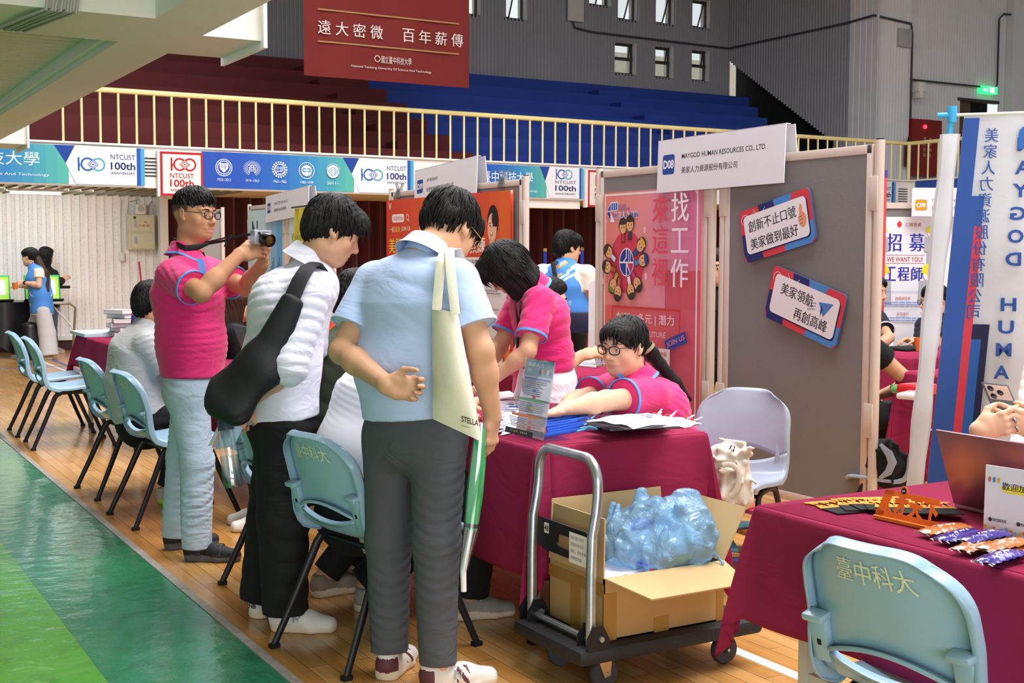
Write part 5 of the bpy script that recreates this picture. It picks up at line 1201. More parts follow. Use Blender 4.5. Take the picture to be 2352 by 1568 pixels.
def hair_mesh(kind, H, fw, up, rt, s, wide, seed=1, hs_detail=True):
    P = lambda a, b, c: H+(a*rt+b*fw+c*up)*s
    R = (rt, fw, up); lo, hi = H-0.2*s, H+0.2*s
    if kind in ('long', 'pony', 'bob'): lo = H-0.24; hi = H+0.24
    f = Field(lo, hi, 0.0040); E = lambda c, r, k=0.015, sub=False: f.ell(P(*c), R, tuple(q*s for q in r), k*s, sub)
    st = 70.0; A = nrm(rt*0.75+fw*0.5+up*0.15); B = nrm(fw*0.8-rt*0.45+up*0.2)
    def strand(X, Y, Z):
        q = (X-H[0], Y-H[1], Z-H[2]); a = q[0]*A[0]+q[1]*A[1]+q[2]*A[2]; b = q[0]*B[0]+q[1]*B[1]+q[2]*B[2]
        return 0.0011*np.sin(st*6.3*a+3*np.sin(26*b))+0.0009*np.sin(st*7.7*b+2*np.sin(33*a))+0.0022*np.sin(52*a+2*np.sin(40*b))*np.sin(61*b)
    if kind == 'crop':      # short sides, thicker top
        E((0, -0.018, 0.034), (0.079*wide, 0.095, 0.094)); E((0, 0.015, 0.070), (0.064*wide, 0.080, 0.056), 0.02)
        E((0, 0.100, -0.045), (0.10, 0.062, 0.102), 0.008, True); E((0, -0.075, -0.085), (0.11, 0.075, 0.075), 0.008, True)
        for q in (-1, 1): E((q*0.085, 0.010, -0.045), (0.034, 0.060, 0.060), 0.006, True); E((q*0.088, 0.045, 0.0), (0.022, 0.030, 0.05), 0.006, True)
    elif kind == 'thick':   # fuller cut with a fringe falling over the forehead
        E((0, -0.020, 0.030), (0.089*wide, 0.106, 0.106)); E((0, 0.060, 0.062), (0.068, 0.062, 0.050), 0.03); E((0, 0.092, 0.040), (0.058, 0.026, 0.030), 0.02)
        E((0, -0.075, -0.020), (0.070, 0.045, 0.060), 0.03)
        E((0, 0.104, -0.054), (0.082, 0.076, 0.083), 0.008, True); E((0, -0.050, -0.155), (0.12, 0.09, 0.085), 0.010, True)
        for q in (-1, 1): E((q*0.095, 0.012, -0.040), (0.034, 0.034, 0.052), 0.006, True)
    elif kind == 'undercut':
        E((0, -0.016, 0.040), (0.088*wide, 0.103, 0.094)); E((0, 0.075, 0.050), (0.066, 0.048, 0.048), 0.03)
        E((0, -0.070, 0.0), (0.078, 0.04, 0.045), 0.02)
        E((0, 0.104, -0.058), (0.082, 0.074, 0.080), 0.008, True); E((0, -0.050, -0.120), (0.12, 0.10, 0.085), 0.012, True)
        for q in (-1, 1): E((q*0.095, 0.016, -0.035), (0.036, 0.045, 0.055), 0.006, True)
    elif kind == 'bob':
        E((0, -0.018, 0.026), (0.092*wide, 0.108, 0.104))
        for q in (-1, 1): f.cap(P(q*0.078, -0.005, 0.01), P(q*0.080, 0.035, -0.185), (0.028*s, 0.05*s), (0.016*s, 0.042*s), 0.03*s, rt)
        f.cap(P(0, -0.065, 0.0), P(0, -0.055, -0.12), (0.080*s, 0.04*s), (0.072*s, 0.022*s), 0.03*s, rt)
        E((0, 0.065, 0.065), (0.075, 0.05, 0.05), 0.03); E((0, 0.112, -0.075), (0.066, 0.072, 0.095), 0.010, True)
    else:                   # drawn back for a tail, or hanging long
        E((0, -0.018, 0.026), (0.084*wide, 0.104, 0.101)); E((0, 0.050, 0.060), (0.070*wide, 0.05, 0.042), 0.03)
        E((0, 0.108, -0.036), (0.070, 0.068, 0.104), 0.008, True); E((0, -0.040, -0.150), (0.12, 0.09, 0.085), 0.012, True)
        if kind == 'pony':
            for q in (-1, 1): E((q*0.092, 0.022, -0.048), (0.034, 0.045, 0.06), 0.006, True)
            f.cap(P(0.0, 0.088, 0.066), P(0.058, 0.076, 0.022), (0.011*s, 0.008*s), (0.006*s, 0.005*s), 0.010*s); f.cap(P(-0.005, 0.088, 0.066), P(-0.060, 0.074, 0.022), (0.011*s, 0.008*s), (0.006*s, 0.005*s), 0.010*s)
            for q in (-1, 1): f.cap(P(q*0.045, 0.080, 0.052), P(q*0.072, 0.052, 0.0), 0.012*s, 0.007*s, 0.014*s)
        else:
            for q in (-1, 1): f.cap(P(q*0.070, -0.01, 0.01), P(q*0.068, -0.02, -0.20), (0.022*s, 0.05*s), (0.018*s, 0.04*s), 0.03*s, rt)
            f.cap(P(0, -0.070, 0.0), P(0, -0.075, -0.20), (0.080*s, 0.035*s), (0.070*s, 0.022*s), 0.03*s, rt)
    f.wrinkle(strand)
    V, Q = f.mesh()
    # locks lying over the surface, running from the crown to the hairline
    r = np.random.default_rng(seed); N = {'crop': 260, 'bob': 420, 'long': 380}.get(kind, 340) if hs_detail else 0
    if N:
        M3 = np.stack([rt/(0.078*wide*s), fw/(0.099*s), up/(0.100*s)]); c0 = P(0, -0.014, 0.022); eln = lambda p: np.linalg.norm((p-c0)@M3.T, axis=-1)
        q = V-H; long_ = kind in ('bob', 'long'); k = (q@up > (-0.17 if long_ else -0.11)) & (eln(V) > 1.04); k = k & ~((q@fw > 0.045) & (q@up < 0.062)) if kind == 'pony' else k & ~((q@fw > 0.055) & (q@up < 0.040)); cand = np.nonzero(k)[0]; pick = r.choice(cand, min(N, len(cand)), replace=False); crown = P(0.01, -0.050, 0.115); VS = [V]; QS = [Q]; base = len(V)
        for i in pick:
            p = V[i].copy(); rho = eln(p); g = nrm(r.normal(size=3)); L = r.uniform(0.035, 0.065)*(0.55 if kind == 'crop' else 1.0)*s; wd = r.uniform(0.0032, 0.0058); ring = []; step = L/5; lift = r.uniform(0.0004, 0.0016); p0 = p
            for j in range(6):
                n = nrm((M3.T@(M3@(p-c0)))); d = p-crown+up*(-0.02 if (p-H)@up > 0 else -0.10)
                if (p-c0)@up < 0.0 and long_: d = -up
                d = d-n*d.dot(n); d = nrm(nrm(d)+g*0.14); w = nrm(np.cross(n, d)); th = (0.5, 1, 1, .85, .55, .06)[j]; c = p+n*(lift-(0.003 if j == 0 else 0))
                ring += [c+w*wd*th, c+n*0.0018*th, c-w*wd*th, c-n*0.003*th]; p = p+d*step
                if not (long_ and (p-c0)@up < 0): p = c0+(p-c0)*(rho/max(1e-6, eln(p)))
            VS.append(np.array(ring)); m = []
            for j in range(5):
                for e in range(4): m.append((base+4*j+e, base+4*j+(e+1) % 4, base+4*j+4+(e+1) % 4, base+4*j+4+e))
            QS.append(np.array(m)[:, ::-1]); base += 24
        V = np.concatenate(VS); Q = np.concatenate(QS)
    return V, Q

def ring_band(c, axis, w0, d0, wd, h, m, th=0.004, flare=0.0):
    """a narrow band round a sleeve"""
    axis = nrm(axis); wd = nrm(np.asarray(wd)-axis*np.dot(wd, axis)); dd = np.cross(axis, wd); G = []
    for (o, t) in ((0, 0), (0, th), (h, th+flare), (h, flare-0.001)):
        G.append([c+axis*o+(wd*(w0+t)*math.cos(a)+dd*(d0+t)*math.sin(a)) for a in np.linspace(0, 2*math.pi, 29)[:-1]])
    mb = MB(); G.append(G[0]); mb.grid(G, m, wrap=True); return mb
def collar_mb(c, axis, front, r, M, Mt=None, h=0.045, drop=0.05, spread=0.035, gap=0.5, depth=1.0):
    """folded shirt collar: a stand round the neck and a fall over it, open at the front"""
    axis = nrm(axis); front = nrm(np.asarray(front)-axis*np.dot(front, axis)); side = np.cross(axis, front); mb = MB(); G = [[] for _ in range(5)]; T = [[], []]
    for k in range(33):
        a = gap+(2*math.pi-2*gap)*k/32; ca, sa = math.cos(a), math.sin(a); fr = max(0, ca)
        dirr = front*ca*depth+side*sa; dr = drop*(1+0.35*fr**2)
        base = c-axis*0.03*fr
        G[0].append(base+dirr*(r+0.004)-axis*0.012); G[1].append(base+dirr*r+axis*h*(1-0.25*fr)); G[2].append(base+dirr*(r+0.007)+axis*(h*(1-0.25*fr)+0.004)); G[3].append(base+dirr*(r+spread*0.6)+axis*(h-dr*0.55)); G[4].append(base+dirr*(r+spread+0.012*fr)+axis*(h-dr))
        T[0].append(base+dirr*(r+spread-0.007+0.012*fr)+axis*(h-dr+0.009)+dirr*0.002); T[1].append(base+dirr*(r+spread+0.001+0.012*fr)+axis*(h-dr-0.001)+dirr*0.002)
    mb.grid(G, M)
    if Mt is not None: mb.grid(T, Mt)
    return mb
def shoe(parent, A, d, upper, sole, L=0.275, accent=None, name='shoe', sw=0.046, sandal=False):
    """A ankle, d the way the toe points; stands on the floor"""
    d = nrm([d[0], d[1], 0]); sd = np.array([d[1], -d[0], 0]); H = np.array([A[0], A[1], 0])-d*L*0.24; U = ZU
    f = Field(H-np.array([L*1.1]*2+[0.02]), H+np.array([L*1.2]*2+[0.16]), 0.0055 if L < .27 else 0.0038)
    f.cap(H+d*L*0.16+U*0.045, H+d*L*0.55+U*0.040, (0.036, 0.045), (0.043, 0.034), 0.03, sd); f.cap(H+d*L*0.55+U*0.038, H+d*L*0.86+U*0.030, (0.044, 0.034), (0.036, 0.024), 0.03, sd)
    f.cap(H+d*L*0.17+U*0.05, H+d*L*0.22+U*0.092, (0.034, 0.040), (0.033, 0.042), 0.02, sd)
    f.cap(H+d*L*0.15+U*0.014, H+d*L*0.62+U*0.012, (0.041, 0.030), (0.047, 0.022), 0.012, sd); f.cap(H+d*L*0.62+U*0.012, H+d*L*0.87+U*0.014, (0.047, 0.022), (0.037, 0.020), 0.012, sd)
    f.halfspace(np.array([0, 0, 0.0]), (0, 0, -1)); f.halfspace(H+d*L*0.22+U*0.098, nrm(U*0.95-d*0.2))
    V, Q = f.mesh(); c = V[Q].mean(1); z = c[:, 2]; q = (c-H)@d; mi = np.where(z < 0.028+0.006*np.sin(q*20), 1, 0)
    ms = [upper, sole]
    if accent is not None:
        ms.append(accent); sdq = np.abs((c-H)@sd); mi = np.where((mi == 0) & (((q < L*0.16) & (z < 0.075)) | ((q > L*0.42) & (q < L*0.56) & (z < 0.085) & (np.sin(q*190+z*130) > 0.15) & (sdq > 0.02))), 2, mi)
    o = raw_part(name, V, Q, ms, parent, mi)
    if L >= 0.27 and upper.name != 'black_sandal':
        mb = MB()
        for k in range(4):
            p = H+d*L*(0.36+0.07*k)+U*(0.0865-0.0055*k); mb.tube([p-sd*0.028+U*(-0.012), p-sd*0.012+U*0.001, p+sd*0.012+U*0.001, p+sd*0.028+U*(-0.012)], 0.0030, mat('white_lace', '#dedbd4', 0.7), n=5)
        part('laces', mb, o, True)
    elif L >= 0.27:
        for q, hh in ((0.30, 0.093), (0.62, 0.073)):
            p = H+d*L*q; mb = MB(); mb.tube([p-sd*0.047+U*0.03, p-sd*0.040+U*hh*.72, p-sd*.02+U*hh, p+sd*.02+U*hh, p+sd*0.040+U*hh*.72, p+sd*0.047+U*0.03], [(.004, .013)]*6, mat('sandal_strap', '#2b2b2e', .6), n=8, flat=(0, 0, 1)); part('strap', mb, o, True)
    return o

def glasses_mb(H, fw, up, rt, s, wide, M, rr=0.0018, shape=0.8):
    P = lambda a, b, c: H+(a*rt+b*fw+c*up)*s
    mb = MB(); lens = MB()
    for q in (-1, 1):
        L = []
        for k in range(24):
            a = 2*math.pi*k/24; c, sn = math.cos(a), math.sin(a); x = q*0.033+0.025*math.copysign(abs(c)**shape, c); z = -0.004+0.0175*math.copysign(abs(sn)**shape, sn)
            L.append(P(x, 0.113-0.25*abs(x)*abs(x)*10, z))
        mb.tube(L, rr*1.35, M, n=6, closed=True)
        lens.add(L, [tuple(range(24))], glass)
        mb.tube([P(q*0.058, 0.104, 0.005), P(q*0.076*wide, 0.085, 0.006), P(q*0.081*wide, 0.0, 0.008), P(q*0.082*wide, -0.015, -0.006)], rr*0.9, M, n=6)
    mb.tube([P(-0.009, 0.113, 0.0), P(0, 0.117, 0.003), P(0.009, 0.113, 0.0)], rr, M, n=6)
    return mb, lens

def person(name, label, J, skin=None, sex='m', hf=None, hair='crop', hairm=None, wide=1.0, hs=1.0, top=None, bottom=None, h=0.0045, hc=0.009,
           torso=None, hands=None, eyes=True, glasses=None, girth=1.0, mouth=0.0, group=None, loc=None, shoes=None, armr=1.0, closed=0.0, fade=False):
    skin = skin or M_skin; hairm = hairm or M_hair; H = np.asarray(J['head'], float)
    fw = nrm(hf); up = nrm(J['hu']) if 'hu' in J else ZU; up = nrm(up-fw*up.dot(fw)); rt = np.cross(fw, up)
    lat = nrm(J['sr']-J['sl']); latp = nrm(J['hr']-J['hl'])
    spine = [J['pel'], J['waist'], J['chest'], (J['sl']+J['sr'])/2]
    fem = sex == 'f'; g = girth
    tw = torso or ([(0.160, 0.112), (0.130, 0.095), (0.148, 0.108), (0.105, 0.070)] if fem else [(0.160, 0.112), (0.150, 0.105), (0.168, 0.115), (0.125, 0.072)])
    tw = [(a*g, b*g) for a, b in tw]; base = loc if loc is not None else np.array([J['pel'][0], J['pel'][1], 0.0])
    T = thing(name, label, 'person', tuple(base), 0, group)
    pts = np.array([v for k, v in J.items() if k not in ('hu', 'fl', 'fr') and np.shape(v) == (3,)]); lo, hi = pts.min(0)-0.24, pts.max(0)+0.24
    fine = [(H, 0.15)]
    if hands:
        for sd in hands: fine.append((J['w'+sd]+nrm(hands[sd]['f'])*0.07, 0.13))
    f = Field(lo, hi, h, hc, fine)
    def trunk(F, inf, k=0.05, fold=None):
        for i in range(3):
            ax = latp if i == 0 else lat
            F.cap(spine[i], spine[i+1], (tw[i][0]+inf, tw[i][1]+inf), (tw[i+1][0]+inf, tw[i+1][1]+inf), k, ax, fold=fold)
        F.cap(J['sl'], J['sr'], 0.050*armr+inf*0.8, 0.050*armr+inf*0.8, k, fold=fold)
        F.cap(spine[3], J['neck'], (0.085+inf*.5, 0.06+inf*.5), (0.05+inf*.3, 0.05+inf*.3), 0.04, lat, fold=fold)
    ra = (0.042 if fem else 0.048)*armr; rf = (0.036 if fem else 0.041)*armr; rw = (0.024 if fem else 0.028)
    trunk(f, 0.0)
    f.cap(J['neck']-nrm(H-J['neck'])*0.02, H-fw*0.018-up*0.06, 0.050 if fem else 0.057, 0.049 if fem else 0.055, 0.02)
    head_prims(f, H, fw, up, rt, hs, wide, mouth)
    for sd in 'lr':
        S0, E, W = J['s'+sd], J['e'+sd], J['w'+sd]
        f.cap(S0, E, ra*1.1, rf*1.02, 0.03); f.cap(E, E+(W-E)*0.35, rf, rf*1.03, 0.02); f.cap(E+(W-E)*0.3, W, rf*1.02, rw, 0.02)
        hd = (hands or {}).get(sd, dict(f=W-E, n=-ZU, curl=0.3)); hand_prims(f, W, hd['f'], hd['n'], sd == 'r', hd.get('curl', 0.3), 0.93 if fem else 1.02, hd.get('spread', 0.0), hd.get('thumb', 0.5))
        f.cap(J['h'+sd], J['k'+sd], 0.078*g, 0.052, 0.04); f.cap(J['k'+sd], J['a'+sd], 0.054, 0.037, 0.03)
        fd = nrm(J.get('f'+sd, np.array([fw[0], fw[1], 0.0]))); f.cap(J['a'+sd]-ZU*0.035, J['a'+sd]+fd*0.14-ZU*0.055, (0.03, 0.03), (0.035, 0.018), 0.02, np.cross(fd, ZU))
    V, Q = f.mesh(); c = V[Q].mean(1)-H; a, b, z = c@rt/hs, c@fw/hs, c@up/hs
    mi = ((b > 0.084) & ((a/0.0215)**2+((z+0.0732+mouth*.5)/(0.0088+mouth*.6))**2 < 1)).astype(int)
    body = raw_part('body', V, Q, [skin, M_lip], T, mi)
    P = lambda x, y, zz: H+(x*rt+y*fw+zz*up)*hs
    if eyes:
        for q in (-1, 1):
            mb = MB(); c0 = P(q*0.031, 0.0805-0.004*(closed > .6), -0.0045); Me = Matrix.Translation(Vector(c0)) @ Matrix((tuple(rt), tuple(up), tuple(fw))).transposed().to_4x4()
            mb.lathe([(0.0001, -0.012), (0.008, -0.010), (0.0125, 0), (0.0112, 0.006), (0.0085, 0.0096), (0.0058, 0.0113)], M_eye, 16, Me @ Matrix.Diagonal((1.12, 0.80-0.35*closed, 1.0, 1)), caps=False)
            mb.lathe([(0.0058, 0.0113), (0.003, 0.0124), (0.0001, 0.0128)], M_iris, 14, Me @ Matrix.Diagonal((1.0, 0.9-0.35*closed, 1.0, 1)), caps=False); part('eye', mb, T)
            mb = MB(); mb.tube([P(q*0.013, 0.0965, 0.0180), P(q*0.024, 0.0965, 0.0215), P(q*0.036, 0.0925, 0.0232), P(q*0.050*wide, 0.0815, 0.0185)], [(a*(.55 if fem else .85), b*.9) for a, b in ((0.0030, 0.0024), (0.0036, 0.0024), (0.0030, 0.0022), (0.0012, 0.0012))], M_hair, n=6); part('eyebrow', mb, T)
    if hair:
        V, Q = hair_mesh(hair, H, fw, up, rt, hs, wide, int(H[0]*977) % 1000, h < 0.007); ch = (V[Q].mean(1)-H)/hs; mh = ((ch@up < 0.036+0.05*(ch@fw)) & (np.abs(ch@rt) > 0.0)).astype(int) if fade else None
        raw_part('hair', V, Q, [hairm, M_stub], T, mh)
    if glasses:
        mb, ln = glasses_mb(H, fw, up, rt, hs, wide, glasses); go = part('glasses', mb, T); part('lens', ln, go, smooth=False)
    if top:
        inf = top.get('inf', 0.016); amp = top.get('amp', 0.005); sf = top.get('sleeve', 0.62); fo = folds(amp, top.get('seed', 1), top.get('freq', 30))
        F = Field(lo, hi, top.get('h', 0.007)); trunk(F, inf, 0.05)
        if 'extra' in top: top['extra'](F)
        for sd in 'lr':
            S0, E, W = J['s'+sd], J['e'+sd], J['w'+sd]; sl = top.get('loose', 0.016)
            if sf <= 0: continue
            if sf <= 1.0:
                c = S0+(E-S0)*sf; n = nrm(E-S0); r1 = ra*1.08+(rf-ra)*sf+sl+0.006
                F.cap(S0, c+n*0.05, ra*1.15+sl*0.8, r1+0.002, 0.018, cut=[(c, n)])
            else:
                c = E+(W-E)*(sf-1); n = nrm(W-E); F.cap(S0, E, ra*1.12+sl, rf+sl, 0.014); F.cap(E, c+n*0.05, rf+sl, rf*(1-(sf-1)*0.35)+sl, 0.025, cut=[(c, n)]); r1 = rf*(1-(sf-1)*0.35)+sl
            if top.get('cuff') is not None:
                part('cuff_trim', ring_band(c-n*0.008, n, r1+0.001, r1+0.001, np.cross(n, ZU+0.01), 0.011, top['cuff'], 0.004), T)
        F.wrinkle(fo)
        if 'hem' in top:
            hp, hn = top['hem']; F.halfspace(hp, nrm(hn))
        V, Q = F.mesh(); ms = [top['m']]; mi = None
        if 'paint' in top: ms = ms+top['paint'][0]; mi = top['paint'][1](V[Q].mean(1))
        raw_part(top.get('name', 'shirt'), V, Q, ms, T, mi)
        if top.get('collar'):
            cm = top['collar']; ax = nrm(J['neck']-spine[2]); ax = nrm(ax+nrm(H-fw*0.02-up*0.06-J['neck'])*0.9); fr = nrm(np.cross(np.array(lat), ax)) if False else nrm(np.cross(ax, lat))
            if fr.dot(fw) < 0 and abs(fr.dot(fw)) > 0.2: fr = -fr
            fr = top.get('cfront', fr)
            part('collar', collar_mb(J['neck']+ax*top.get('cup', 0.0), ax, fr, top.get('cr', 0.064), cm, top.get('ctrim'), h=top.get('ch', 0.042), drop=0.056), T)
    if bottom:
        F = Field(lo, hi, bottom.get('h', 0.007)); wz = bottom.get('waist', J['pel']+ZU*0.06); inf = bottom.get('inf', 0.014 if not top or bottom.get('skirt') else 0.004)
        F.cap(J['pel']-ZU*0.035, J['pel']+nrm(J['waist']-J['pel'])*0.06, (tw[0][0]+0.011, tw[0][1]+0.011), ((tw[0][0]+tw[1][0])/2+inf-0.004, (tw[0][1]+tw[1][1])/2+inf-0.004), 0.04, latp)
        if bottom.get('skirt'):
            c0 = (J['hl']+J['hr'])/2; c1 = np.array([c0[0], c0[1], bottom['skirt']]); F.cap(J['pel'], c1, (tw[0][0]+0.02, tw[0][1]+0.03), (tw[0][0]+0.11, tw[0][1]+0.13), 0.04, latp, cut=[(c1+ZU*0.05, -ZU)]); F.wrinkle(folds(0.010, 5, 60, 0.0))
        else:
            r1, r2, r3 = bottom.get('r', (0.088, 0.070, 0.060))
            for sd in 'lr':
                A = J['a'+sd]; n = nrm(A-J['k'+sd]); c = A+n*bottom.get('over', -0.01); F.cap(J['h'+sd], J['k'+sd], r1*g, r2, 0.035); F.cap(J['k'+sd], c+n*0.05, r2, r3, 0.025, cut=[(c, n)])
            F.wrinkle(folds(bottom.get('amp', 0.005), bottom.get('seed', 2), bottom.get('freq', 30), 1.1))
        V, Q = F.mesh(); raw_part(bottom.get('name', 'trousers'), V, Q, [bottom['m']], T)
    if shoes:
        for sd in 'lr': shoe(T, J['a'+sd], J['f'+sd], *shoes)
    J['_T'] = T; J['_P'] = P
    return T
def jp(t0, **k):
    """joints given as (pixel x, pixel y, depth offset)"""
    return {n: (at(v[0], v[1], t0+v[2]) if len(v) == 3 else np.asarray(v[:3], float)) for n, v in k.items()}
def floor_ankle(J, z=0.085):
    for n in ('al', 'ar'):
        J[n] = np.array([J[n][0], J[n][1], z])
# ------------------------------------------------------------------ the people
M_polo = mat('hot_pink_pique', '#da2672', 0.8, crease=0.28, var=0.04, scale=6, bump=0.15, bscale=500, sheen=0.2); M_trim = mat('sky_blue_trim', '#5a96dd', 0.7, var=0.03)
M_jean = mat('pale_blue_denim', '#a9bccc', 0.85, crease=0.28, var=0.12, scale=10, bump=0.2, bscale=350); M_wshirt = mat('white_cotton', '#d5d5e2', 0.8, crease=0.28, var=0.02, scale=5, sheen=0.2)
M_blk = mat('black_cloth', '#121214', 0.85, crease=0.28, var=0.1); M_lblue = mat('light_blue_pique', '#b2c8ee', 0.85, crease=0.2, cscale=5, var=0.03, scale=6, bump=0.15, bscale=500, sheen=0.2); M_greyt = mat('grey_trousers', '#4d5057', 0.85, crease=0.28, var=0.06, scale=9, bump=0.15, bscale=400)
M_greyp = mat('pale_grey_pique', '#abadae', 0.85, crease=0.28, var=0.04, scale=6, sheen=0.2); M_skirt = mat('white_chiffon', '#eeeaf0', 0.7, crease=0.28, var=0.02)
M_shoew = mat('white_sneaker', '#d9d7d1', 0.6, var=0.06, scale=30); M_sole = mat('pale_sole', '#d6c8b2', 0.6); M_maroon = mat('maroon_panel', '#5a3038', 0.6); M_sand = mat('black_sandal', '#1b1b1d', 0.7, var=0.15); M_sandsole = mat('grey_sandal_sole', '#55555a', 0.7); M_greyshoe = mat('grey_sneaker', '#98958e', 0.7, var=0.1, scale=30)
M_gl = mat('dark_glasses', '#1c2028', 0.3); M_gold = mat('gold_wire', '#b79f6c', 0.3, metal=0.8)

# the man with the camera
J = jp(5.85, head=(447, 490, 0), neck=(430, 580, 0), chest=(432, 675, 0), waist=(440, 790, 0), pel=(441, 880, 0), sr=(396, 632, -.17), sl=(470, 622, .17), er=(462, 672, -.36), wr=(552, 583, -.26),
       el=(566, 660, .02), wl=(604, 604, -.14), hr=(432, 900, -.09), kr=(452, 1062, -.11), ar=(452, 1240, -.11), hl=(444, 900, .09), kl=(420, 1050, .12), al=(405, 1215, .12))
J['fr'] = dirv(1, 0, -.06); J['fl'] = dirv(.85, 0, .5); floor_ankle(J)
J['hu'] = ZU
person('person', 'man in a pink polo and pale jeans raising a silver camera', J, M_skint, 'm', dirv(.90, -.06, -.42), 'crop', wide=1.03, fade=True, glasses=M_gl, girth=1.06, closed=.5,
       torso=[(0.165, 0.118), (0.162, 0.122), (0.172, 0.122), (0.125, 0.072)],
       top=dict(m=M_polo, sleeve=.72, cuff=M_trim, hem=(at(441, 862, 5.85), -ZU), collar=M_polo, ctrim=M_trim, cr=.068, loose=.022, inf=.018, amp=.006, seed=4, freq=28),
       bottom=dict(m=M_jean, r=(.090, .074, .066), over=.03, amp=.007, freq=36, seed=5), hands=dict(r=dict(f=dirv(.80, .20, .25), n=dirv(.15, -.25, .9), curl=.75, thumb=.6), l=dict(f=dirv(.25, .85, -.15), n=dirv(-.75, .25, -.35), curl=.55, thumb=.5)),
       shoes=(M_sand, M_sandsole, .29))
PH = J
mb = MB(); 
for q in (0,): 
    a, bb = at(455, 598, 5.68), at(478, 680, 5.64)
    mb.grid([[at(452+u*16+v*16, 592+v*84+u*4, 5.66-0.03*v) for u in (0, 1)] for v in (0, .33, .66, 1)], M_trim)
part('placket', mb, J['_T'])
# camera and strap
cmo = thing('camera', 'silver and black compact camera held up by the man in the pink polo', 'camera', tuple(at(612, 552, 5.62)))
MC_ = frame(at(600, 545, 5.62), dirv(.55, 0, .83), ZU)    # body seen nearly from its end, lens pointing right and towards us
m = MB(); m.box((-.055, -.033, -.016), (.055, .033, .016), mat('silver_body', '#b9bac4', 0.25, metal=.6), MC_, .006); m.box((-.02, .033, -.012), (.02, .04, .012), mat('silver_body', '#b9bac4', 0.25, metal=.6), MC_); part('camera_body', m, cmo)
m = MB(); lf = frame(at(613, 553, 5.585), dirv(.3, 0, .9), nrm(np.cross(dirv(.72, -.2, -.65), dirv(.3, 0, .9)))); lf = Matrix.Translation(Vector(at(611, 549, 5.60))) @ rot_to(dirv(.70, -.22, -.66))
m.lathe([(.030, -.02), (.031, .0), (.031, .028), (.029, .034), (.025, .034), (.022, .026)], mat('gloss_black', '#0b0b0d', 0.12), 28, lf); lo = part('lens_barrel', m, cmo)
m = MB(); m.lathe([(.022, .027), (.012, .031), (.0005, .032)], mat('amber_glass', '#5c4420', 0.05, metal=.3), 20, lf, caps=False); part('lens_glass', m, lo)
st = MB(); M_str = mat('black_strap', '#1d1d21', 0.7)
st.tube([at(398, 548, 6.02), at(402, 560, 5.80), at(425, 570, 5.68), at(452, 568, 5.70), at(480, 559, 5.72), at(520, 552, 5.66), at(560, 540, 5.60), at(598, 535, 5.58)], [(.014, .002)]*4+[(.006, .003)]*4, M_str, n=8)
st.tube([at(398, 548, 6.02), at(430, 556, 6.0), at(470, 557, 5.85), at(510, 548, 5.72), at(532, 540, 5.66), at(515, 566, 5.65)], .004, M_str, n=7)
solo('camera_strap', st, 'black camera strap running from the neck of the man in the pink polo', 'strap')

# the man in the white shirt
J = jp(4.75, head=(766, 527, 0), neck=(706, 600, 0), chest=(668, 705, 0), waist=(646, 835, 0), pel=(645, 950, 0), sr=(712, 672, -.20), sl=(722, 648, .18), er=(664, 842, -.29), wr=(566, 925, -.17),
       el=(712, 800, .24), wl=(700, 900, .22), hr=(640, 970, -.08), kr=(650, 1190, -.07), ar=(655, 1400, -.07), hl=(648, 970, .09), kl=(626, 1190, .10), al=(602, 1400, .12))
J['fr'] = dirv(1, 0, -.10); J['fl'] = dirv(.35, 0, .9); floor_ankle(J)
person('person', 'man in a white shirt and black trousers leaning forward, black sling bag on his back', J, M_skin, 'm', dirv(.86, -.46, .24), 'thick', wide=1.0, girth=1.0, closed=.8,
       torso=[(0.165, 0.122), (0.165, 0.120), (0.172, 0.125), (0.125, 0.078)],
       top=dict(m=M_wshirt, sleeve=1.10, hem=(at(645, 962, 4.75), nrm(-ZU+0.12*RH)), collar=M_wshirt, cr=.066, ch=.05, loose=.024, inf=.022, amp=.006, seed=9, freq=22),
       bottom=dict(m=M_blk, r=(.098, .094, .082), over=.02, amp=.008, freq=18, seed=3), hands=dict(r=dict(f=dirv(-.45, -.85, .1), n=dirv(.3, -.1, .9), curl=1.0, thumb=.8)), shoes=(M_shoew, M_sole, .275))
WT = J['_T']
def shoe_letter(T, A, d, txt, u, z, hgt, col, side=1, w=None):
    d = nrm([d[0], d[1], 0]); sd = np.array([d[1], -d[0], 0])*side; p = Print(.0004); p.text(txt, 0, 0, hgt, col, 'c', bold=.03, w=w); o = np.array([A[0], A[1], z])+d*u+sd*.0475
    p.build('letter', T, frame(o, d*side if side > 0 else d*-1, nrm(ZU-sd*.25)))
shoe_letter(J['_T'], J['ar'], J['fr'], 'N', .055, .042, .030, '#8d8f94')
p = Print(.0004); p.text('NB', 0, 0, .018, '#3a3a3e', 'c', bold=.03); p.build('letter', J['_T'], frame(np.array([J['al'][0], J['al'][1], .045])-nrm(J['fl'])*.068-RH*.0, np.array([J['fl'][1], -J['fl'][0], 0]), ZU))
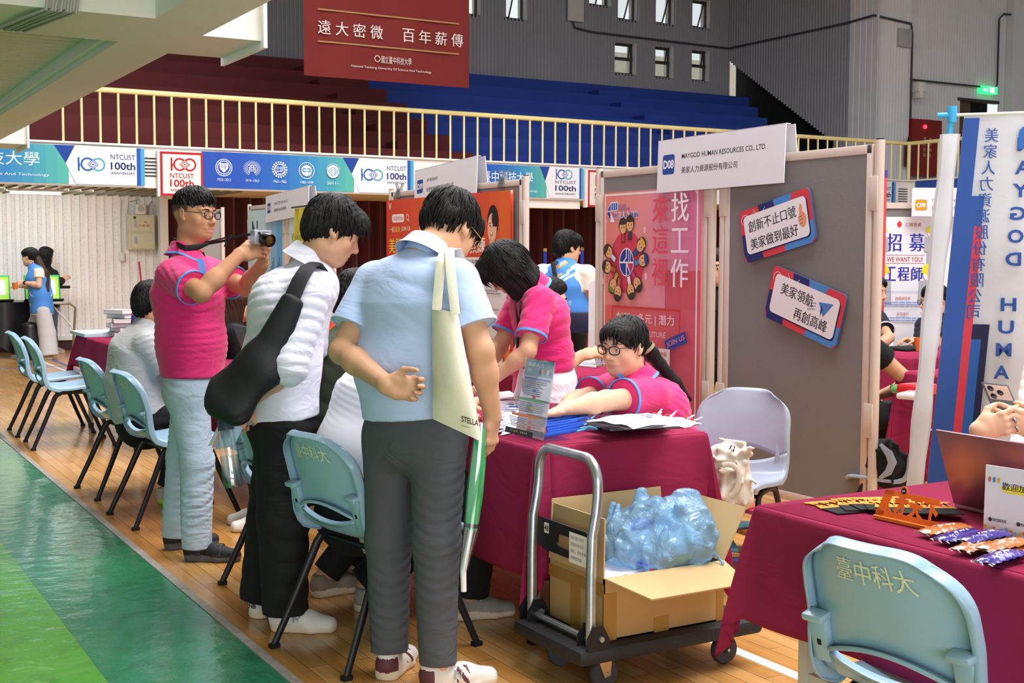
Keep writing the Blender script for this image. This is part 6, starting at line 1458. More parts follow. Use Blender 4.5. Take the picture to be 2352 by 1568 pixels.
# sling bag
sb_ = thing('sling_bag', 'black sling bag hanging on the back of the man in the white shirt', 'bag', tuple(at(560, 860, 4.50)))
F = Field(at(560, 860, 4.45)-.45, at(560, 860, 4.45)+.45, .008)
F.cap(at(525, 915, 4.46), at(600, 840, 4.44), (.115, .055), (.080, .05), .05, dirv(.62, .75, 0)); F.cap(at(600, 845, 4.44), at(672, 690, 4.43), (.070, .042), (.042, .02), .06, dirv(.8, .5, 0)); F.cap(at(505, 925, 4.47), at(548, 935, 4.46), (.06, .05), (.06, .045), .05)
F.wrinkle(folds(.006, 31, 26)); V, Q = F.mesh(); raw_part('bag_body', V, Q, [mat('black_nylon', '#17181b', 0.6, var=0.15, bump=0.2, bscale=300)], sb_)
m = MB(); m.tube([at(655, 722, 4.43), at(668, 690, 4.44), at(690, 640, 4.46), at(708, 612, 4.52), at(724, 604, 4.60), at(738, 622, 4.66), at(752, 660, 4.68)], [(.033, .005), (.034, .005), (.032, .005), (.030, .005), (.028, .005), (.026, .005), (.022, .005)], M_str, n=10, flat=dirv(.7, .6, 0)); part('strap', m, sb_)
# bottle and leaflets in his hand
bo = thing('water_bottle', 'clear water bottle with a dark lid held by the man in the white shirt', 'bottle', tuple(at(532, 1120, 4.56)))
A_, B_ = at(536, 1120, 4.56), at(520, 985, 4.58); MBt = Matrix.Translation(Vector(A_)) @ rot_to(nrm(B_-A_)); Lb = np.linalg.norm(B_-A_)
clear = bpy.data.materials.new('clear_plastic'); clear.use_nodes = True; _n = clear.node_tree.nodes; _l = clear.node_tree.links; _n.remove(_n['Principled BSDF']); _t = _n.new('ShaderNodeBsdfTransparent'); _t.inputs[0].default_value = (.9, .94, .95, 1); _g = _n.new('ShaderNodeBsdfGlossy'); _g.inputs[1].default_value = .05; _mx = _n.new('ShaderNodeMixShader'); _mx.inputs[0].default_value = .16; _l.new(_t.outputs[0], _mx.inputs[1]); _l.new(_g.outputs[0], _mx.inputs[2]); _l.new(_mx.outputs[0], _n['Material Output'].inputs[0])
wat = clear.copy(); wat.name = 'water'; wat.node_tree.nodes['Transparent BSDF'].inputs[0].default_value = (.74, .85, .88, 1)
m = MB(); m.lathe([(.030, 0), (.0345, .006), (.0355, .05), (.0350, Lb*.8), (.032, Lb*.93), (.029, Lb)], clear, 24, MBt); part('bottle_body', m, bo)
m = MB(); m.lathe([(.030, .004), (.0325, .01), (.0335, Lb*.55)], wat, 24, MBt); part('water', m, bo)
m = MB(); m.lathe([(.031, Lb-.004), (.031, Lb+.03), (.026, Lb+.04), (.012, Lb+.045), (.010, Lb+.058)], mat('dark_blue_lid', '#2c3c52', 0.4), 20, MBt); part('lid', m, bo)
lf_ = MB()
for k in range(3): lf_.grid([[at(508+k*8-30*v+u*(38+k*3), 962+k*4+62*v-u*8, 4.60-.01*k-.02*v) for u in (0, .5, 1)] for v in (0, .5, 1)], mat(('white_leaflet', 'pink_leaflet', 'blue_leaflet')[k], ('#dad6de', '#d9b0b4', '#a9c4dc')[k], .6))
lfo = solo('leaflet', lf_, 'folded leaflets held with the water bottle', 'leaflet'); lfo.modifiers.new('t', 'SOLIDIFY').thickness = .001

# the man in the light blue polo
J = jp(4.12, head=(1034, 520, .09), neck=(982, 572, 0), chest=(955, 690, 0), waist=(925, 840, 0), pel=(952, 985, 0), sr=(1048, 648, -.11), sl=(864, 652, .10), er=(1104, 805, -.16), wr=(1132, 958, -.08),
       el=(786, 806, .02), wl=(890, 884, -.24), hr=(1006, 1000, -.06), kr=(1002, 1240, -.08), ar=(1006, 1500, -.08), hl=(898, 1000, .06), kl=(892, 1240, .05), al=(895, 1490, .05))
J['fr'] = dirv(.93, 0, .36); J['fl'] = dirv(.25, 0, .97); floor_ankle(J)
person('person', 'man seen from behind in a light blue polo, one hand behind his back', J, M_skin, 'm', dirv(.50, -.52, .62), 'undercut', wide=1.0, glasses=M_gold, girth=1.0,
       torso=[(0.165, 0.115), (0.155, 0.108), (0.180, 0.118), (0.135, 0.075)],
       top=dict(m=M_lblue, sleeve=.66, hem=(at(935, 957, 4.1), nrm(-ZU+.10*RH)), collar=M_lblue, cr=.066, cup=-.030, ch=.050, loose=.026, inf=.020, amp=.006, seed=14, freq=24, cuff=M_lblue),
       bottom=dict(m=M_greyt, r=(.096, .075, .059), over=.0, amp=.006, freq=24, seed=8), hands=dict(l=dict(f=dirv(.95, -.12, -.05), n=dirv(.05, .1, -1), curl=(.75, .8, .85, .9), thumb=.4), r=dict(f=dirv(-.10, -1, .05), n=dirv(-.85, 0, .5), curl=.38, thumb=.2)),
       shoes=(M_shoew, M_sole, .285, M_maroon))
shoe_letter(J['_T'], J['ar'], J['fr'], 'N', .055, .042, .030, '#9c9a96')
# canvas tote on his shoulder
M_canvas = mat('cream_canvas', '#e9e4cf', 0.9, var=0.04, scale=30, bump=0.3, bscale=500)
tb = thing('tote_bag', 'cream canvas tote bag hanging from the shoulder of the man in light blue', 'bag', tuple(at(1050, 900, 3.88)))
m = MB(); G = []
TL, TR, BR, BL = (992, 705), (1052, 720), (1108, 1015), (994, 962)
for i in range(15):
    u = i/14; col_ = []
    for j in range(21):
        v = j/20; px = (TL[0]*(1-u)+TR[0]*u)*(1-v)+(BL[0]*(1-u)+BR[0]*u)*v; py = (TL[1]*(1-u)+TR[1]*u)*(1-v)+(BL[1]*(1-u)+BR[1]*u)*v
        bul = .055*math.sin(math.pi*u)**.6*(.35+.65*math.sin(math.pi*min(1, v*.9+.05))); col_.append((px, py, bul, u, v))
    G.append(col_)
fr_ = [[at(px, py, 3.90-bul-.004*math.sin(v*9+u*5)+.10*(u-.5)*-.5) for px, py, bul, u, v in c] for c in G]; bk_ = [[at(px, py, 3.92+bul*.35-.05*(u-.5)) for px, py, bul, u, v in c] for c in G]
m.grid(fr_, M_canvas); m.grid([c[::-1] for c in bk_], M_canvas); m.grid([fr_[0], bk_[0]], M_canvas); m.grid([bk_[-1], fr_[-1]], M_canvas); m.grid([[c[-1] for c in fr_], [c[-1] for c in bk_]], M_canvas); part('bag_body', m, tb)
for pts in (((1003, 712, 3.885), (1012, 600, 3.90), (1022, 572, 3.95), (1040, 570, 4.10), (1060, 620, 4.22)), ((1046, 722, 3.86), (1034, 610, 3.87), (1033, 574, 3.92), (1050, 572, 4.10), (1075, 640, 4.22))):
    m = MB(); m.tube([at(*p) for p in pts], [(.0150, .0025)]*5, M_canvas, n=8, flat=RT); part('handle', m, tb)
p = Print(); p.z = .0; p.text('STELLA', 0, 0, .018, '#2a2a2a', 'l', bold=.02, w=.062); p.rect(0, -.012, .03, -.0105, '#55534c')
p.build('lettering', tb, frame(at(1060, 968, 3.835), nrm(at(1092, 975, 3.835)-at(1060, 966, 3.86)), UP))
# umbrella in a clear sleeve
ub_ = thing('umbrella', 'folded green umbrella in a clear sleeve beside the grey trousers', 'umbrella', tuple(at(1064, 1360, 3.96)))
a0, a1, a2, a3 = at(1104, 985, 3.96), at(1098, 1060, 3.96), at(1082, 1215, 3.96), at(1064, 1310, 3.96)
m = MB(); m.tube([a0, a1, (a1+a2)/2, a2], [.016, .024, .027, .021], mat('green_umbrella', '#2fb56a', 0.4, var=.25, scale=14), n=14); part('canopy', m, ub_)
m = MB(); m.tube([a2, a3, at(1065, 1358, 3.96)], [.008, .010, .009], mat('white_handle', '#e6e6ea', .4), n=12); part('umbrella_handle', m, ub_)
m = MB(); m.tube([at(1106, 970, 3.96), a1, a2, a3], [.018, .028, .026, .015], clear, n=14, caps=False); part('clear_sleeve', m, ub_)
m = MB(); m.tube([a2+(a1-a2)*.03, a2+(a1-a2)*.09], .0235, M_blk, n=14); part('tie_band', m, ub_)

# the woman in pink bending over the table
J = jp(5.72, head=(1163, 615, -.10), neck=(1220, 655, 0), chest=(1240, 725, .0), waist=(1258, 815, .05), pel=(1256, 885, .08), sl=(1240, 692, -.17), sr=(1196, 690, .14), el=(1212, 806, -.26), wl=(1138, 868, -.22),
       er=(1148, 795, .10), wr=(1112, 850, -.02), hl=(1262, 900, .0), hr=(1250, 900, .17), kl=(1256, 1060, 0), kr=(1242, 1060, .17), al=(1262, 1215, 0), ar=(1246, 1215, .2))
J['fl'] = dirv(-1, 0, -.2); J['fr'] = dirv(-1, 0, -.1); J['hu'] = dirv(-.6, .75, -.35); floor_ankle(J)
person('person', 'woman in a pink polo with a black bob bending low over the table', J, M_skin, 'f', dirv(-.62, -.62, .45), 'bob', girth=.97,
       top=dict(m=M_polo, sleeve=.70, cuff=M_trim, hem=(at(1256, 850, 5.77), -ZU), collar=M_polo, ctrim=M_trim, cr=.058, loose=.020, inf=.016, amp=.005, seed=19), bottom=dict(m=M_skirt, skirt=.45, name='skirt'),
       hands=dict(l=dict(f=dirv(-.9, -.35, -.2), n=dirv(-.1, -.9, 0), curl=.3), r=dict(f=dirv(-.8, -.6, -.2), n=dirv(0, -.9, -.2), curl=.3)), shoes=(M_shoew, M_sole, .245))
m = MB(); m.tube([at(1182, 690, 5.57), at(1190, 745, 5.54), at(1188, 800, 5.53)], [(.006, .0015)]*3, M_str, n=6); m.tube([at(1196, 690, 5.55), at(1193, 745, 5.53), at(1189, 800, 5.53)], [(.006, .0015)]*3, M_str, n=6); solo('lanyard', m, 'black lanyard hanging from the neck of the bending woman', 'lanyard')

# the woman in pink sitting behind the table
fwd = dirv(-.80, 0, -.60); J = jp(5.30, head=(1434, 792, 0), neck=(1462, 868, .03), chest=(1496, 945, .07), waist=(1532, 1025, .14), sl=(1494, 912, -.10), sr=(1404, 898, .22), el=(1392, 920, -.30), wl=(1294, 940, -.46), er=(1328, 918, .04), wr=(1280, 950, -.16))
pe = at(1560, 1075, 5.46); J['pel'] = pe; side = nrm(np.cross(fwd, ZU)); J['hr'] = pe+side*.09-ZU*.02; J['hl'] = pe-side*.09-ZU*.02
for s_, q in (('r', 1), ('l', -1)): J['k'+s_] = J['h'+s_]+fwd*.40; J['a'+s_] = J['k'+s_]-ZU*.38+fwd*.02; J['f'+s_] = fwd
floor_ankle(J)
person('person', 'woman with glasses and a ponytail in a pink polo sitting behind the table', J, M_skinp, 'f', dirv(-.68, -.12, -.72), 'pony', wide=1.04, glasses=M_gl, girth=1.12, mouth=.0, closed=.35,
       top=dict(m=M_polo, sleeve=.62, cuff=M_trim, collar=M_polo, ctrim=M_trim, cr=.060, loose=.030, inf=.020, amp=.006, seed=23, hem=(pe-ZU*.03, -ZU)), bottom=dict(m=M_blk), armr=1.12,
       hands=dict(l=dict(f=dirv(-.9, -.2, -.3), n=dirv(0, -1, 0), curl=.25), r=dict(f=dirv(-.9, -.3, -.3), n=dirv(0, -1, 0), curl=.25)), shoes=(M_blk, M_blk, .24))
F = Field(at(1530, 850, 5.4)-.4, at(1530, 850, 5.4)+.4, .006); F.cap(at(1478, 790, 5.36), at(1496, 812, 5.40), .030, .030, .03); F.cap(at(1496, 812, 5.40), at(1552, 880, 5.42), .029, .024, .02); F.cap(at(1552, 880, 5.42), at(1586, 918, 5.42), .023, .008, .02)
F.wrinkle(lambda X, Y, Z: .002*np.sin(260*X+3*np.sin(20*Z))); V, Q = F.mesh(); raw_part('ponytail', V, Q, [M_hair], J['_T'])
m = ring_band(at(1484, 797, 5.37), nrm(at(1552, 880, 5.42)-at(1484, 797, 5.37)), .033, .033, ZU, .014, mat('beaded_band', '#b0a480', .3, metal=.4), .004); part('hair_tie', m, J['_T'])
m = MB(); m.grid([[at(1414+u*14+v*22, 858+v*26, 5.13-.01*u) for u in (0, 1)] for v in (0, .5, 1)], M_trim); part('placket', m, J['_T'])

# the seated man in the grey polo
J = jp(7.10, head=(352, 697, 0), neck=(343, 748, 0), chest=(322, 812, 0), waist=(316, 875, 0), pel=(334, 950, 0), sl=(338, 778, .17), sr=(338, 790, -.17), er=(402, 872, -.14), wr=(450, 868, .0), el=(410, 850, .25), wl=(455, 850, .2),
       hr=(338, 962, -.09), hl=(346, 955, .09), kr=(428, 958, -.05), kl=(432, 950, .16), ar=(384, 1085, -.05), al=(400, 1075, .15))
J['fr'] = dirv(.9, 0, .4); J['fl'] = dirv(.9, 0, .4); floor_ankle(J)
person('person', 'seated man in a pale grey polo behind the man with the camera', J, M_skint, 'm', dirv(.78, -.15, .60), 'thick', girth=1.12, h=.006, hc=.012, torso=[(.17, .14), (.17, .135), (.175, .13), (.13, .08)],
       top=dict(m=M_greyp, sleeve=.7, collar=M_greyp, cr=.066, inf=.018, loose=.024, amp=.007, seed=27, freq=24, hem=(at(330, 955, 7.1), nrm(-ZU+.3*RH))), bottom=dict(m=M_blk), shoes=(mat('mesh_sneaker', '#b3aca6', .7, var=.1), mat('lime_sole', '#a8d04a', .6), .28))

# two sitters half hidden behind the standing men
J = jp(4.66, head=(925, 765, .22), neck=(912, 830, .12), chest=(880, 925, .05), waist=(838, 1045, 0), pel=(826, 1150, .02), sl=(888, 872, .22), sr=(915, 890, -.10), er=(985, 980, .0), wr=(1060, 960, .25), el=(960, 960, .35), wl=(1060, 930, .4),
       hr=(822, 1165, -.07), hl=(832, 1155, .12), kr=(1105, 1125, .16), kl=(1090, 1100, .36), ar=(1070, 1390, .18), al=(840, 1350, .30))
J['fr'] = dirv(.95, 0, .3); J['fl'] = dirv(.2, 0, 1); floor_ankle(J)
person('person', 'seated person in a white top and black trousers hidden behind the man in light blue', J, M_skin, 'm', dirv(.80, -.35, .45), 'thick', girth=1.05, h=.006, hc=.012, torso=[(.175, .15), (.175, .155), (.178, .15), (.13, .09)],
       top=dict(m=mat('white_jersey', '#eceaf0', .7, var=.02), sleeve=.8, inf=.02, loose=.03, amp=.003, seed=33, hem=(at(800, 1140, 4.6), -ZU)), bottom=dict(m=M_blk, r=(.10, .09, .085)), shoes=(M_greyshoe, M_sole, .28))
F = Field(at(850, 1170, 4.55)-.25, at(850, 1170, 4.55)+.25, .008); F.cap(at(825, 1110, 4.48), at(862, 1250, 4.42), (.055, .05), (.05, .04), .03); F.wrinkle(folds(.008, 41, 45)); V, Q = F.mesh(); raw_part('khaki_hem', V, Q, [mat('khaki_cloth', '#a9a77c', .85, var=.08)], J['_T'])
J = jp(5.2, head=(826, 690, .05), neck=(806, 755, 0), chest=(785, 850, 0), waist=(770, 960, 0), pel=(770, 1060, 0), sl=(790, 800, .18), sr=(800, 815, -.16), er=(850, 905, -.1), wr=(920, 890, .1), el=(850, 900, .3), wl=(920, 880, .3),
       hr=(780, 1070, -.08), hl=(785, 1065, .1), kr=(950, 1060, .05), kl=(950, 1050, .2), ar=(745, 1290, -.05), al=(800, 1300, .12))
J['fr'] = dirv(.75, 0, .6); J['fl'] = dirv(.8, 0, .5); floor_ankle(J)
person('person', 'seated person in a dark green jacket glimpsed between the white and light blue shirts', J, M_skin, 'm', dirv(.80, -.2, .55), 'thick', girth=1.08, h=.006, hc=.012,
       top=dict(m=mat('dark_olive_cloth', '#4a5240', .85, var=.15, scale=9), sleeve=1.6, inf=.022, loose=.028, amp=.008, seed=37, hem=(at(770, 1050, 5.2), -ZU)), bottom=dict(m=M_blk), shoes=(mat('taupe_sneaker', '#8f8070', .7, var=.12, scale=25), M_sole, .28))
def simple(label, t0, px, py, face, hairk, topc, botc, seated=True, skin=None, sex='m', hairm=None, arms=None, sleeve=.65, glasses=None, lat=None, cuff=None, hs=1.0, tilt=-.1, collar=True, scale=1.0, toplen=None, shoes_=True, top_extra=None, hands=None, h=.008, eyes=None, wide=1.0):
    """a person further back, upright, head at a pixel; arms = {'l'/'r': (elbow px, py, dd, wrist px, py, dd)}"""
    H = at(px, py, t0); f = dirv(*face); f2 = nrm([f[0], f[1], 0]) if lat is None else dirv(*lat); r = np.cross(f2, ZU); s = scale
    J = dict(head=H, neck=H-f2*.035-ZU*.135*s, chest=H-f2*.045-ZU*.30*s, waist=H-f2*.05-ZU*.48*s, pel=H-f2*.05-ZU*.63*s)
    sw = .165 if sex == 'f' else .185
    for q, m_ in (('r', 1), ('l', -1)):
        J['s'+q] = H-f2*.045-ZU*.205*s+r*sw*m_; J['e'+q] = J['s'+q]-ZU*.27*s+r*.04*m_+f2*(.08 if seated else -.02); J['w'+q] = J['e'+q]+(f2*.20-ZU*.10*s-r*.08*m_ if seated else -ZU*.23*s+f2*.06)
        if arms and q in arms: a = arms[q]; J['e'+q] = at(a[0], a[1], t0+a[2]); J['w'+q] = at(a[3], a[4], t0+a[5])
        J['h'+q] = J['pel']-ZU*.03+r*.09*m_
        J['k'+q] = J['h'+q]+f2*.42-ZU*.02 if seated else np.array([J['h'+q][0], J['h'+q][1], .48*J['h'+q][2]+.02])+f2*.02
        J['a'+q] = J['k'+q]-ZU*.36-f2*.04 if seated else np.array([J['h'+q][0], J['h'+q][1], .085])
        J['f'+q] = f2
    floor_ankle(J)
    hem = J['pel']-ZU*(.02 if toplen is None else toplen)
    tp = dict(m=topc, sleeve=sleeve, inf=.018, loose=.022, amp=.005, seed=int(px), hem=(hem, -ZU), cuff=cuff, h=.010)
    if collar: tp['collar'] = topc; tp['cr'] = .06
    if top_extra: tp.update(top_extra)
    person('person', label, J, skin or M_skin, sex, dirv(face[0], tilt, face[2]), hairk, hairm=hairm, glasses=glasses, h=h, hc=.012, top=tp, bottom=botc, hs=hs, hands=hands, shoes=(M_shoew, M_sole, .26) if shoes_ else None, eyes=bool(eyes) if eyes is not None else True, wide=wide)
    return J
simple('person in an orange shirt behind the dark green jacket, only ear and collar showing', 6.5, 752, 695, (-.9, 0, -.3), 'pony', mat('orange_shirt', '#e8562a', .8), dict(m=M_blk, h=.012), sex='f')
simple('woman with long brown hair in black behind the dark laptop', 8.1, 546, 690, (.9, 0, .35), 'long', M_blk, dict(m=M_blk, h=.012), sex='f', hairm=M_hairb, skin=M_skinp)
J = simple('seated exhibitor in a pink polo whose forearm shows behind the bending woman', 6.6, 1258, 690, (.95, 0, .1), 'crop', M_polo, dict(m=M_blk, h=.012), arms={'r': (1290, 845, -.1, 1338, 815, .0)}, cuff=M_trim, hands=dict(r=dict(f=dirv(.9, .2, .1), n=dirv(.1, -.6, .5), curl=.8)))
# the man in the blue vest
M_vest = mat('sky_blue_vest', '#4a8cdb', .65, var=.03); M_tee = mat('cream_tee', '#e9e2d2', .8)
J = simple('man with glasses in a sky blue vest walking away past the curtain', 9.6, 1303, 567, (.88, 0, .45), 'thick', M_tee, dict(m=M_blk, r=(.092, .078, .07)), seated=False, lat=(.45, 0, .9), arms={'r': (1352, 668, -.10, 1364, 712, .02), 'l': (1250, 680, .05, 1256, 735, .1)}, glasses=M_gl, sleeve=.95, collar=False, hands=dict(r=dict(f=dirv(0, -1, .2), n=dirv(-.6, 0, .6), curl=.7)), h=.006)
VT = J
def vest(J, T, mt, trim, hem, seed):
    F = Field(np.minimum(J['pel'], J['neck'])-.45, np.maximum(J['pel'], J['neck'])+.4, .009); lat = nrm(J['sr']-J['sl'])
    for a, b, ra, rb in ((J['pel']-ZU*.05, J['waist'], (.20, .15), (.185, .142)), (J['waist'], J['chest'], (.185, .142), (.186, .146)), (J['chest'], (J['sl']+J['sr'])/2+ZU*.01, (.180, .146), (.120, .098)), ((J['sl']+J['sr'])/2, J['neck'], (.112, .09), (.07, .068))): F.cap(a, b, ra, rb, .05, lat)
    F.cap(J['sl']*.8+J['sr']*.2, J['sr']*.8+J['sl']*.2, .066, .066, .04)
    F.halfspace(hem, (0, 0, -1)); F.wrinkle(folds(.004, seed, 26)); V, Q = F.mesh()
    c = V[Q].mean(1); mi = np.where(np.abs(c[:, 2]-hem[2]) < .012, 1, 0); rr = np.random.default_rng(seed); ctr = J['chest']; ax2 = nrm(np.cross(ZU, lat)); u = (c-ctr)@lat; v = c[:, 2]-ctr[2]
    for k in range(16):
        uc, vc = rr.uniform(-.14, .14), (rr.uniform(.05, .20) if rr.random() < .6 else rr.uniform(-.36, -.20)); L = rr.uniform(.02, .05); d = (u-uc)*.8+(v-vc)*.6; e = -(u-uc)*.6+(v-vc)*.8
        mi = np.where((mi == 0) & (np.abs(d) < L) & (np.abs(e) < .008), 2+k % 2, mi)
    return raw_part('vest', V, Q, [mt, trim, mat('orange_print', '#e8a23c', .7), mat('white_print', '#dfe6f0', .7)], T, mi)
vest(VT, VT['_T'], M_vest, M_tee, VT['pel']+ZU*.02, 5)
p = Print(); p.z = .0; p.text('RIA 國立臺中科技大學', 0, 0, .04, '#dfe8f4', 'c', w=.26); p.text('National Taichung University of Science and Technology', 0, -.03, .014, '#dfe8f4', 'c', w=.26)
bk = -nrm(np.cross(ZU, nrm(VT['sr']-VT['sl']))); p.build('vest_lettering', VT['_T'], frame(VT['waist']+bk*.158+ZU*.04, nrm(VT['sr']-VT['sl']), ZU))
m = MB(); m.tube([at(1278, 600, 9.52), at(1270, 604, 9.42), at(1276, 640, 9.38), at(1290, 690, 9.38), at(1310, 725, 9.36)], [(.017, .004)]*5, M_str, n=8, flat=RT); m.box((-.09, -.09, -.03), (.09, .07, .03), mat('dark_navy_bag', '#1b1d3a', .6, var=.2), frame(at(1330, 738, 9.32), RT, ZU), .02); solo('shoulder_bag', m, 'dark shoulder bag slung across the man in the blue vest', 'bag')
# two women far left
def at3(T0, J): return J
J = jp(16.6, head=(69, 589, 0), neck=(77, 613, 0), chest=(87, 640, 0), waist=(93, 678, 0), pel=(96, 706, 0), sl=(90, 626, -.15), sr=(84, 624, .15), el=(89, 655, -.2), wl=(55, 649, -.16), er=(72, 657, .15), wr=(48, 657, .12), hl=(98, 712, -.09), hr=(94, 712, .09), kl=(108, 765, -.05), al=(112, 815, -.05), kr=(76, 765, .08), ar=(56, 815, .1))
J['fl'] = dirv(-1, 0, .05); J['fr'] = dirv(-1, 0, .05); floor_ankle(J); J['ar'][2] = .10
person('person', 'woman in a sky blue vest and wide grey trousers walking left with an orange cup', J, M_skinp, 'f', dirv(-.97, -.05, .2), 'pony', h=.008, hc=.012, top=dict(m=M_tee, sleeve=.45, inf=.012, hem=(J['pel'], -ZU), h=.010), bottom=dict(m=mat('pale_grey_cloth', '#c9c9cb', .8, var=.04), r=(.10, .11, .125), over=.03, h=.010), hands=dict(l=dict(f=dirv(-1, -.1, 0), n=dirv(0, -.5, .8), curl=.6)), shoes=(mat('tan_shoe', '#a98a55', .7), M_sole, .25))
vest(J, J['_T'], M_vest, M_tee, at(100, 722, 16.6), 9)
F = Field(at(100, 625, 16.6)-.5, at(100, 625, 16.6)+.5, .010); F.cap(at(84, 592, 16.6), at(102, 630, 16.55), .05, .06, .03); F.cap(at(102, 630, 16.55), at(108, 668, 16.5), .062, .03, .03); V, Q = F.mesh(); raw_part('ponytail', V, Q, [M_hairb], J['_T'])
m = MB(); a = at(57, 649, 16.42); m.lathe([(.024, 0), (.026, .006), (.024, .012)], M_str, 14, Matrix.Translation(Vector(a)) @ rot_to(dirv(.3, .3, -1))); part('watch', m, J['_T'])
m = MB(); a = at(35, 664, 16.44); m.lathe([(.030, 0), (.042, .085), (.038, .085), (.028, .006)], mat('orange_paper_cup', '#e0782c', .6), 18, Matrix.Translation(Vector(a))); cup0 = solo('paper_cup', m, 'orange paper cup carried by the walking woman at the far left', 'cup', 'orange paper cups')
J = jp(17.7, head=(106, 586, 0), neck=(107, 613, 0), chest=(110, 640, 0), waist=(112, 675, 0), pel=(113, 702, 0), sr=(122, 630, -.1), sl=(96, 628, .12), er=(131, 652, -.12), wr=(143, 643, .08), el=(95, 660, .1), wl=(100, 690, .15), hr=(118, 710, -.05), hl=(108, 710, .08), kr=(118, 760, 0), ar=(122, 804, 0), kl=(112, 760, .1), al=(114, 800, .1))
J['fr'] = dirv(.9, 0, -.2); J['fl'] = dirv(.9, 0, .2); floor_ankle(J)
person('person', 'woman with long dark hair in a black jacket beyond the walking woman', J, M_skin, 'f', dirv(.55, -.05, .85), 'long', h=.009, hc=.012, top=dict(m=M_blk, sleeve=1.85, inf=.022, loose=.026, hem=(J['pel']-ZU*.02, -ZU), h=.010), bottom=dict(m=mat('grey_blue_denim', '#5d6a86', .85, var=.1), r=(.095, .075, .075), h=.010), hands=dict(r=dict(f=dirv(.6, .4, .2), n=dirv(0, -.5, .8), curl=.6)), shoes=(M_greyshoe, M_sole, .25))
m = MB(); m.box((-.11, -.02, -.03), (.11, .02, .03), M_blk, frame(at(142, 659, 17.55), RT, ZU), .008); solo('dark_tray', m, 'flat black case held by the woman in the black jacket', 'case')
# people beyond the grey panel
J = simple('woman in a navy polo cut off by the post of the grey panel', 9.0, 2002, 668, (.6, 0, -.6), 'long', mat('navy_pique', '#191d2e', .8), dict(m=M_blk, h=.012), sex='f', cuff=mat('white_trim', '#dcdde2', .7), arms={'l': (2042, 775, -.1, 2012, 800, -.15)})
J = simple('man with glasses resting his chin on his hand beyond the flag', 9.4, 2146, 690, (-.92, 0, -.25), 'crop', mat('navy_pique', '#191d2e', .8), dict(m=M_blk, h=.012), glasses=M_gl, arms={'l': (2150, 790, -.15, 2137, 745, -.14), 'r': (2120, 800, .1, 2100, 782, -.05)}, hands=dict(l=dict(f=dirv(-.3, .9, 0), n=dirv(0, .2, .9), curl=.7), r=dict(f=dirv(-.9, .1, -.2), n=dirv(0, -.8, -.2), curl=.5)), h=.006)
J = simple('person in a black top whose elbow shows right of the tall grey panel', 7.3, 1948, 690, (.9, 0, .3), 'crop', M_blk, dict(m=M_blk, h=.012), arms={'r': (2094, 882, -.05, 2025, 905, .15)}, sleeve=.48, collar=False)
J = simple('person in dark clothes seen through the slit between the two grey panels', 8.8, 1646, 612, (-.4, 0, -.9), 'crop', M_blk, dict(m=M_blk, h=.012), seated=False, collar=False)
# hands with the phone at the right edge
J = jp(3.75, head=(2490, 640, .35), neck=(2490, 760, .38), chest=(2500, 900, .40), waist=(2510, 1060, .42), pel=(2515, 1190, .42), sl=(2590, 830, .25), sr=(2405, 860, .40), er=(2350, 1150, .16), el=(2470, 1130, .12), wl=(2388, 985, -.09), wr=(2250, 988, -.09), hl=(2560, 1210, .3), hr=(2480, 1210, .5), kl=(2420, 1230, .0), kr=(2380, 1230, .1), al=(2420, 1560, .0), ar=(2370, 1560, .1))
J['fr'] = dirv(-.8, 0, -.6); J['fl'] = dirv(-.8, 0, -.6); floor_ankle(J)
person('person', 'person at the right edge, only two ringed hands holding up a phone', J, M_skinp, 'f', dirv(-.75, -.3, -.6), 'long', h=.0035, hc=.010, top=dict(m=mat('white_knit', '#e8e6e2', .8), sleeve=1.5, inf=.02, loose=.03, hem=(J['pel'], -ZU)), bottom=dict(m=M_blk),
       hands=dict(r=dict(f=dirv(.88, .30, -.10), n=dirv(.1, .0, 1), curl=(.30, .32, .35, .4), thumb=.5), l=dict(f=dirv(-.90, .32, -.05), n=dirv(-.1, 0, 1), curl=(.30, .35, .4, .4), thumb=.5)))
for px, py in ((2330, 966), (2334, 985)):
    m = MB(); m.lathe([(.0092, -.002), (.0098, 0), (.0092, .002)], M_steel, 16, Matrix.Translation(Vector(at(px, py, 3.645))) @ rot_to(dirv(.8, .3, .2))); part('ring', m, J['_T'])
ph_ = thing('phone', 'phone in a grey case with three lenses held up at the right edge', 'phone', tuple(at(2305, 935, 3.70)))
MP = frame(at(2308, 935, 3.70), dirv(.95, -.08, -.25), nrm(UP*.93-RT*.33+FW*.2)); m = MB(); m.box((-.038, -.076, -.005), (.038, .076, .004), mat('grey_phone_case', '#5b5f63', .4), MP, .004); part('phone_case', m, ph_)
m = MB(); m.box((-.033, .022, .004), (.033, .070, .0065), mat('phone_back', '#c0a090', .3), MP, .002); part('camera_plate', m, ph_)
for u, v in ((-.019, .057), (.004, .046), (-.019, .033)):
    m = MB(); m.lathe([(.0085, .006), (.0085, .0085), (.006, .0095), (.0005, .0095)], mat('gloss_black', '#0b0b0d', .12), 16, MP @ Matrix.Translation((u, v, 0))); part('phone_lens', m, ph_)
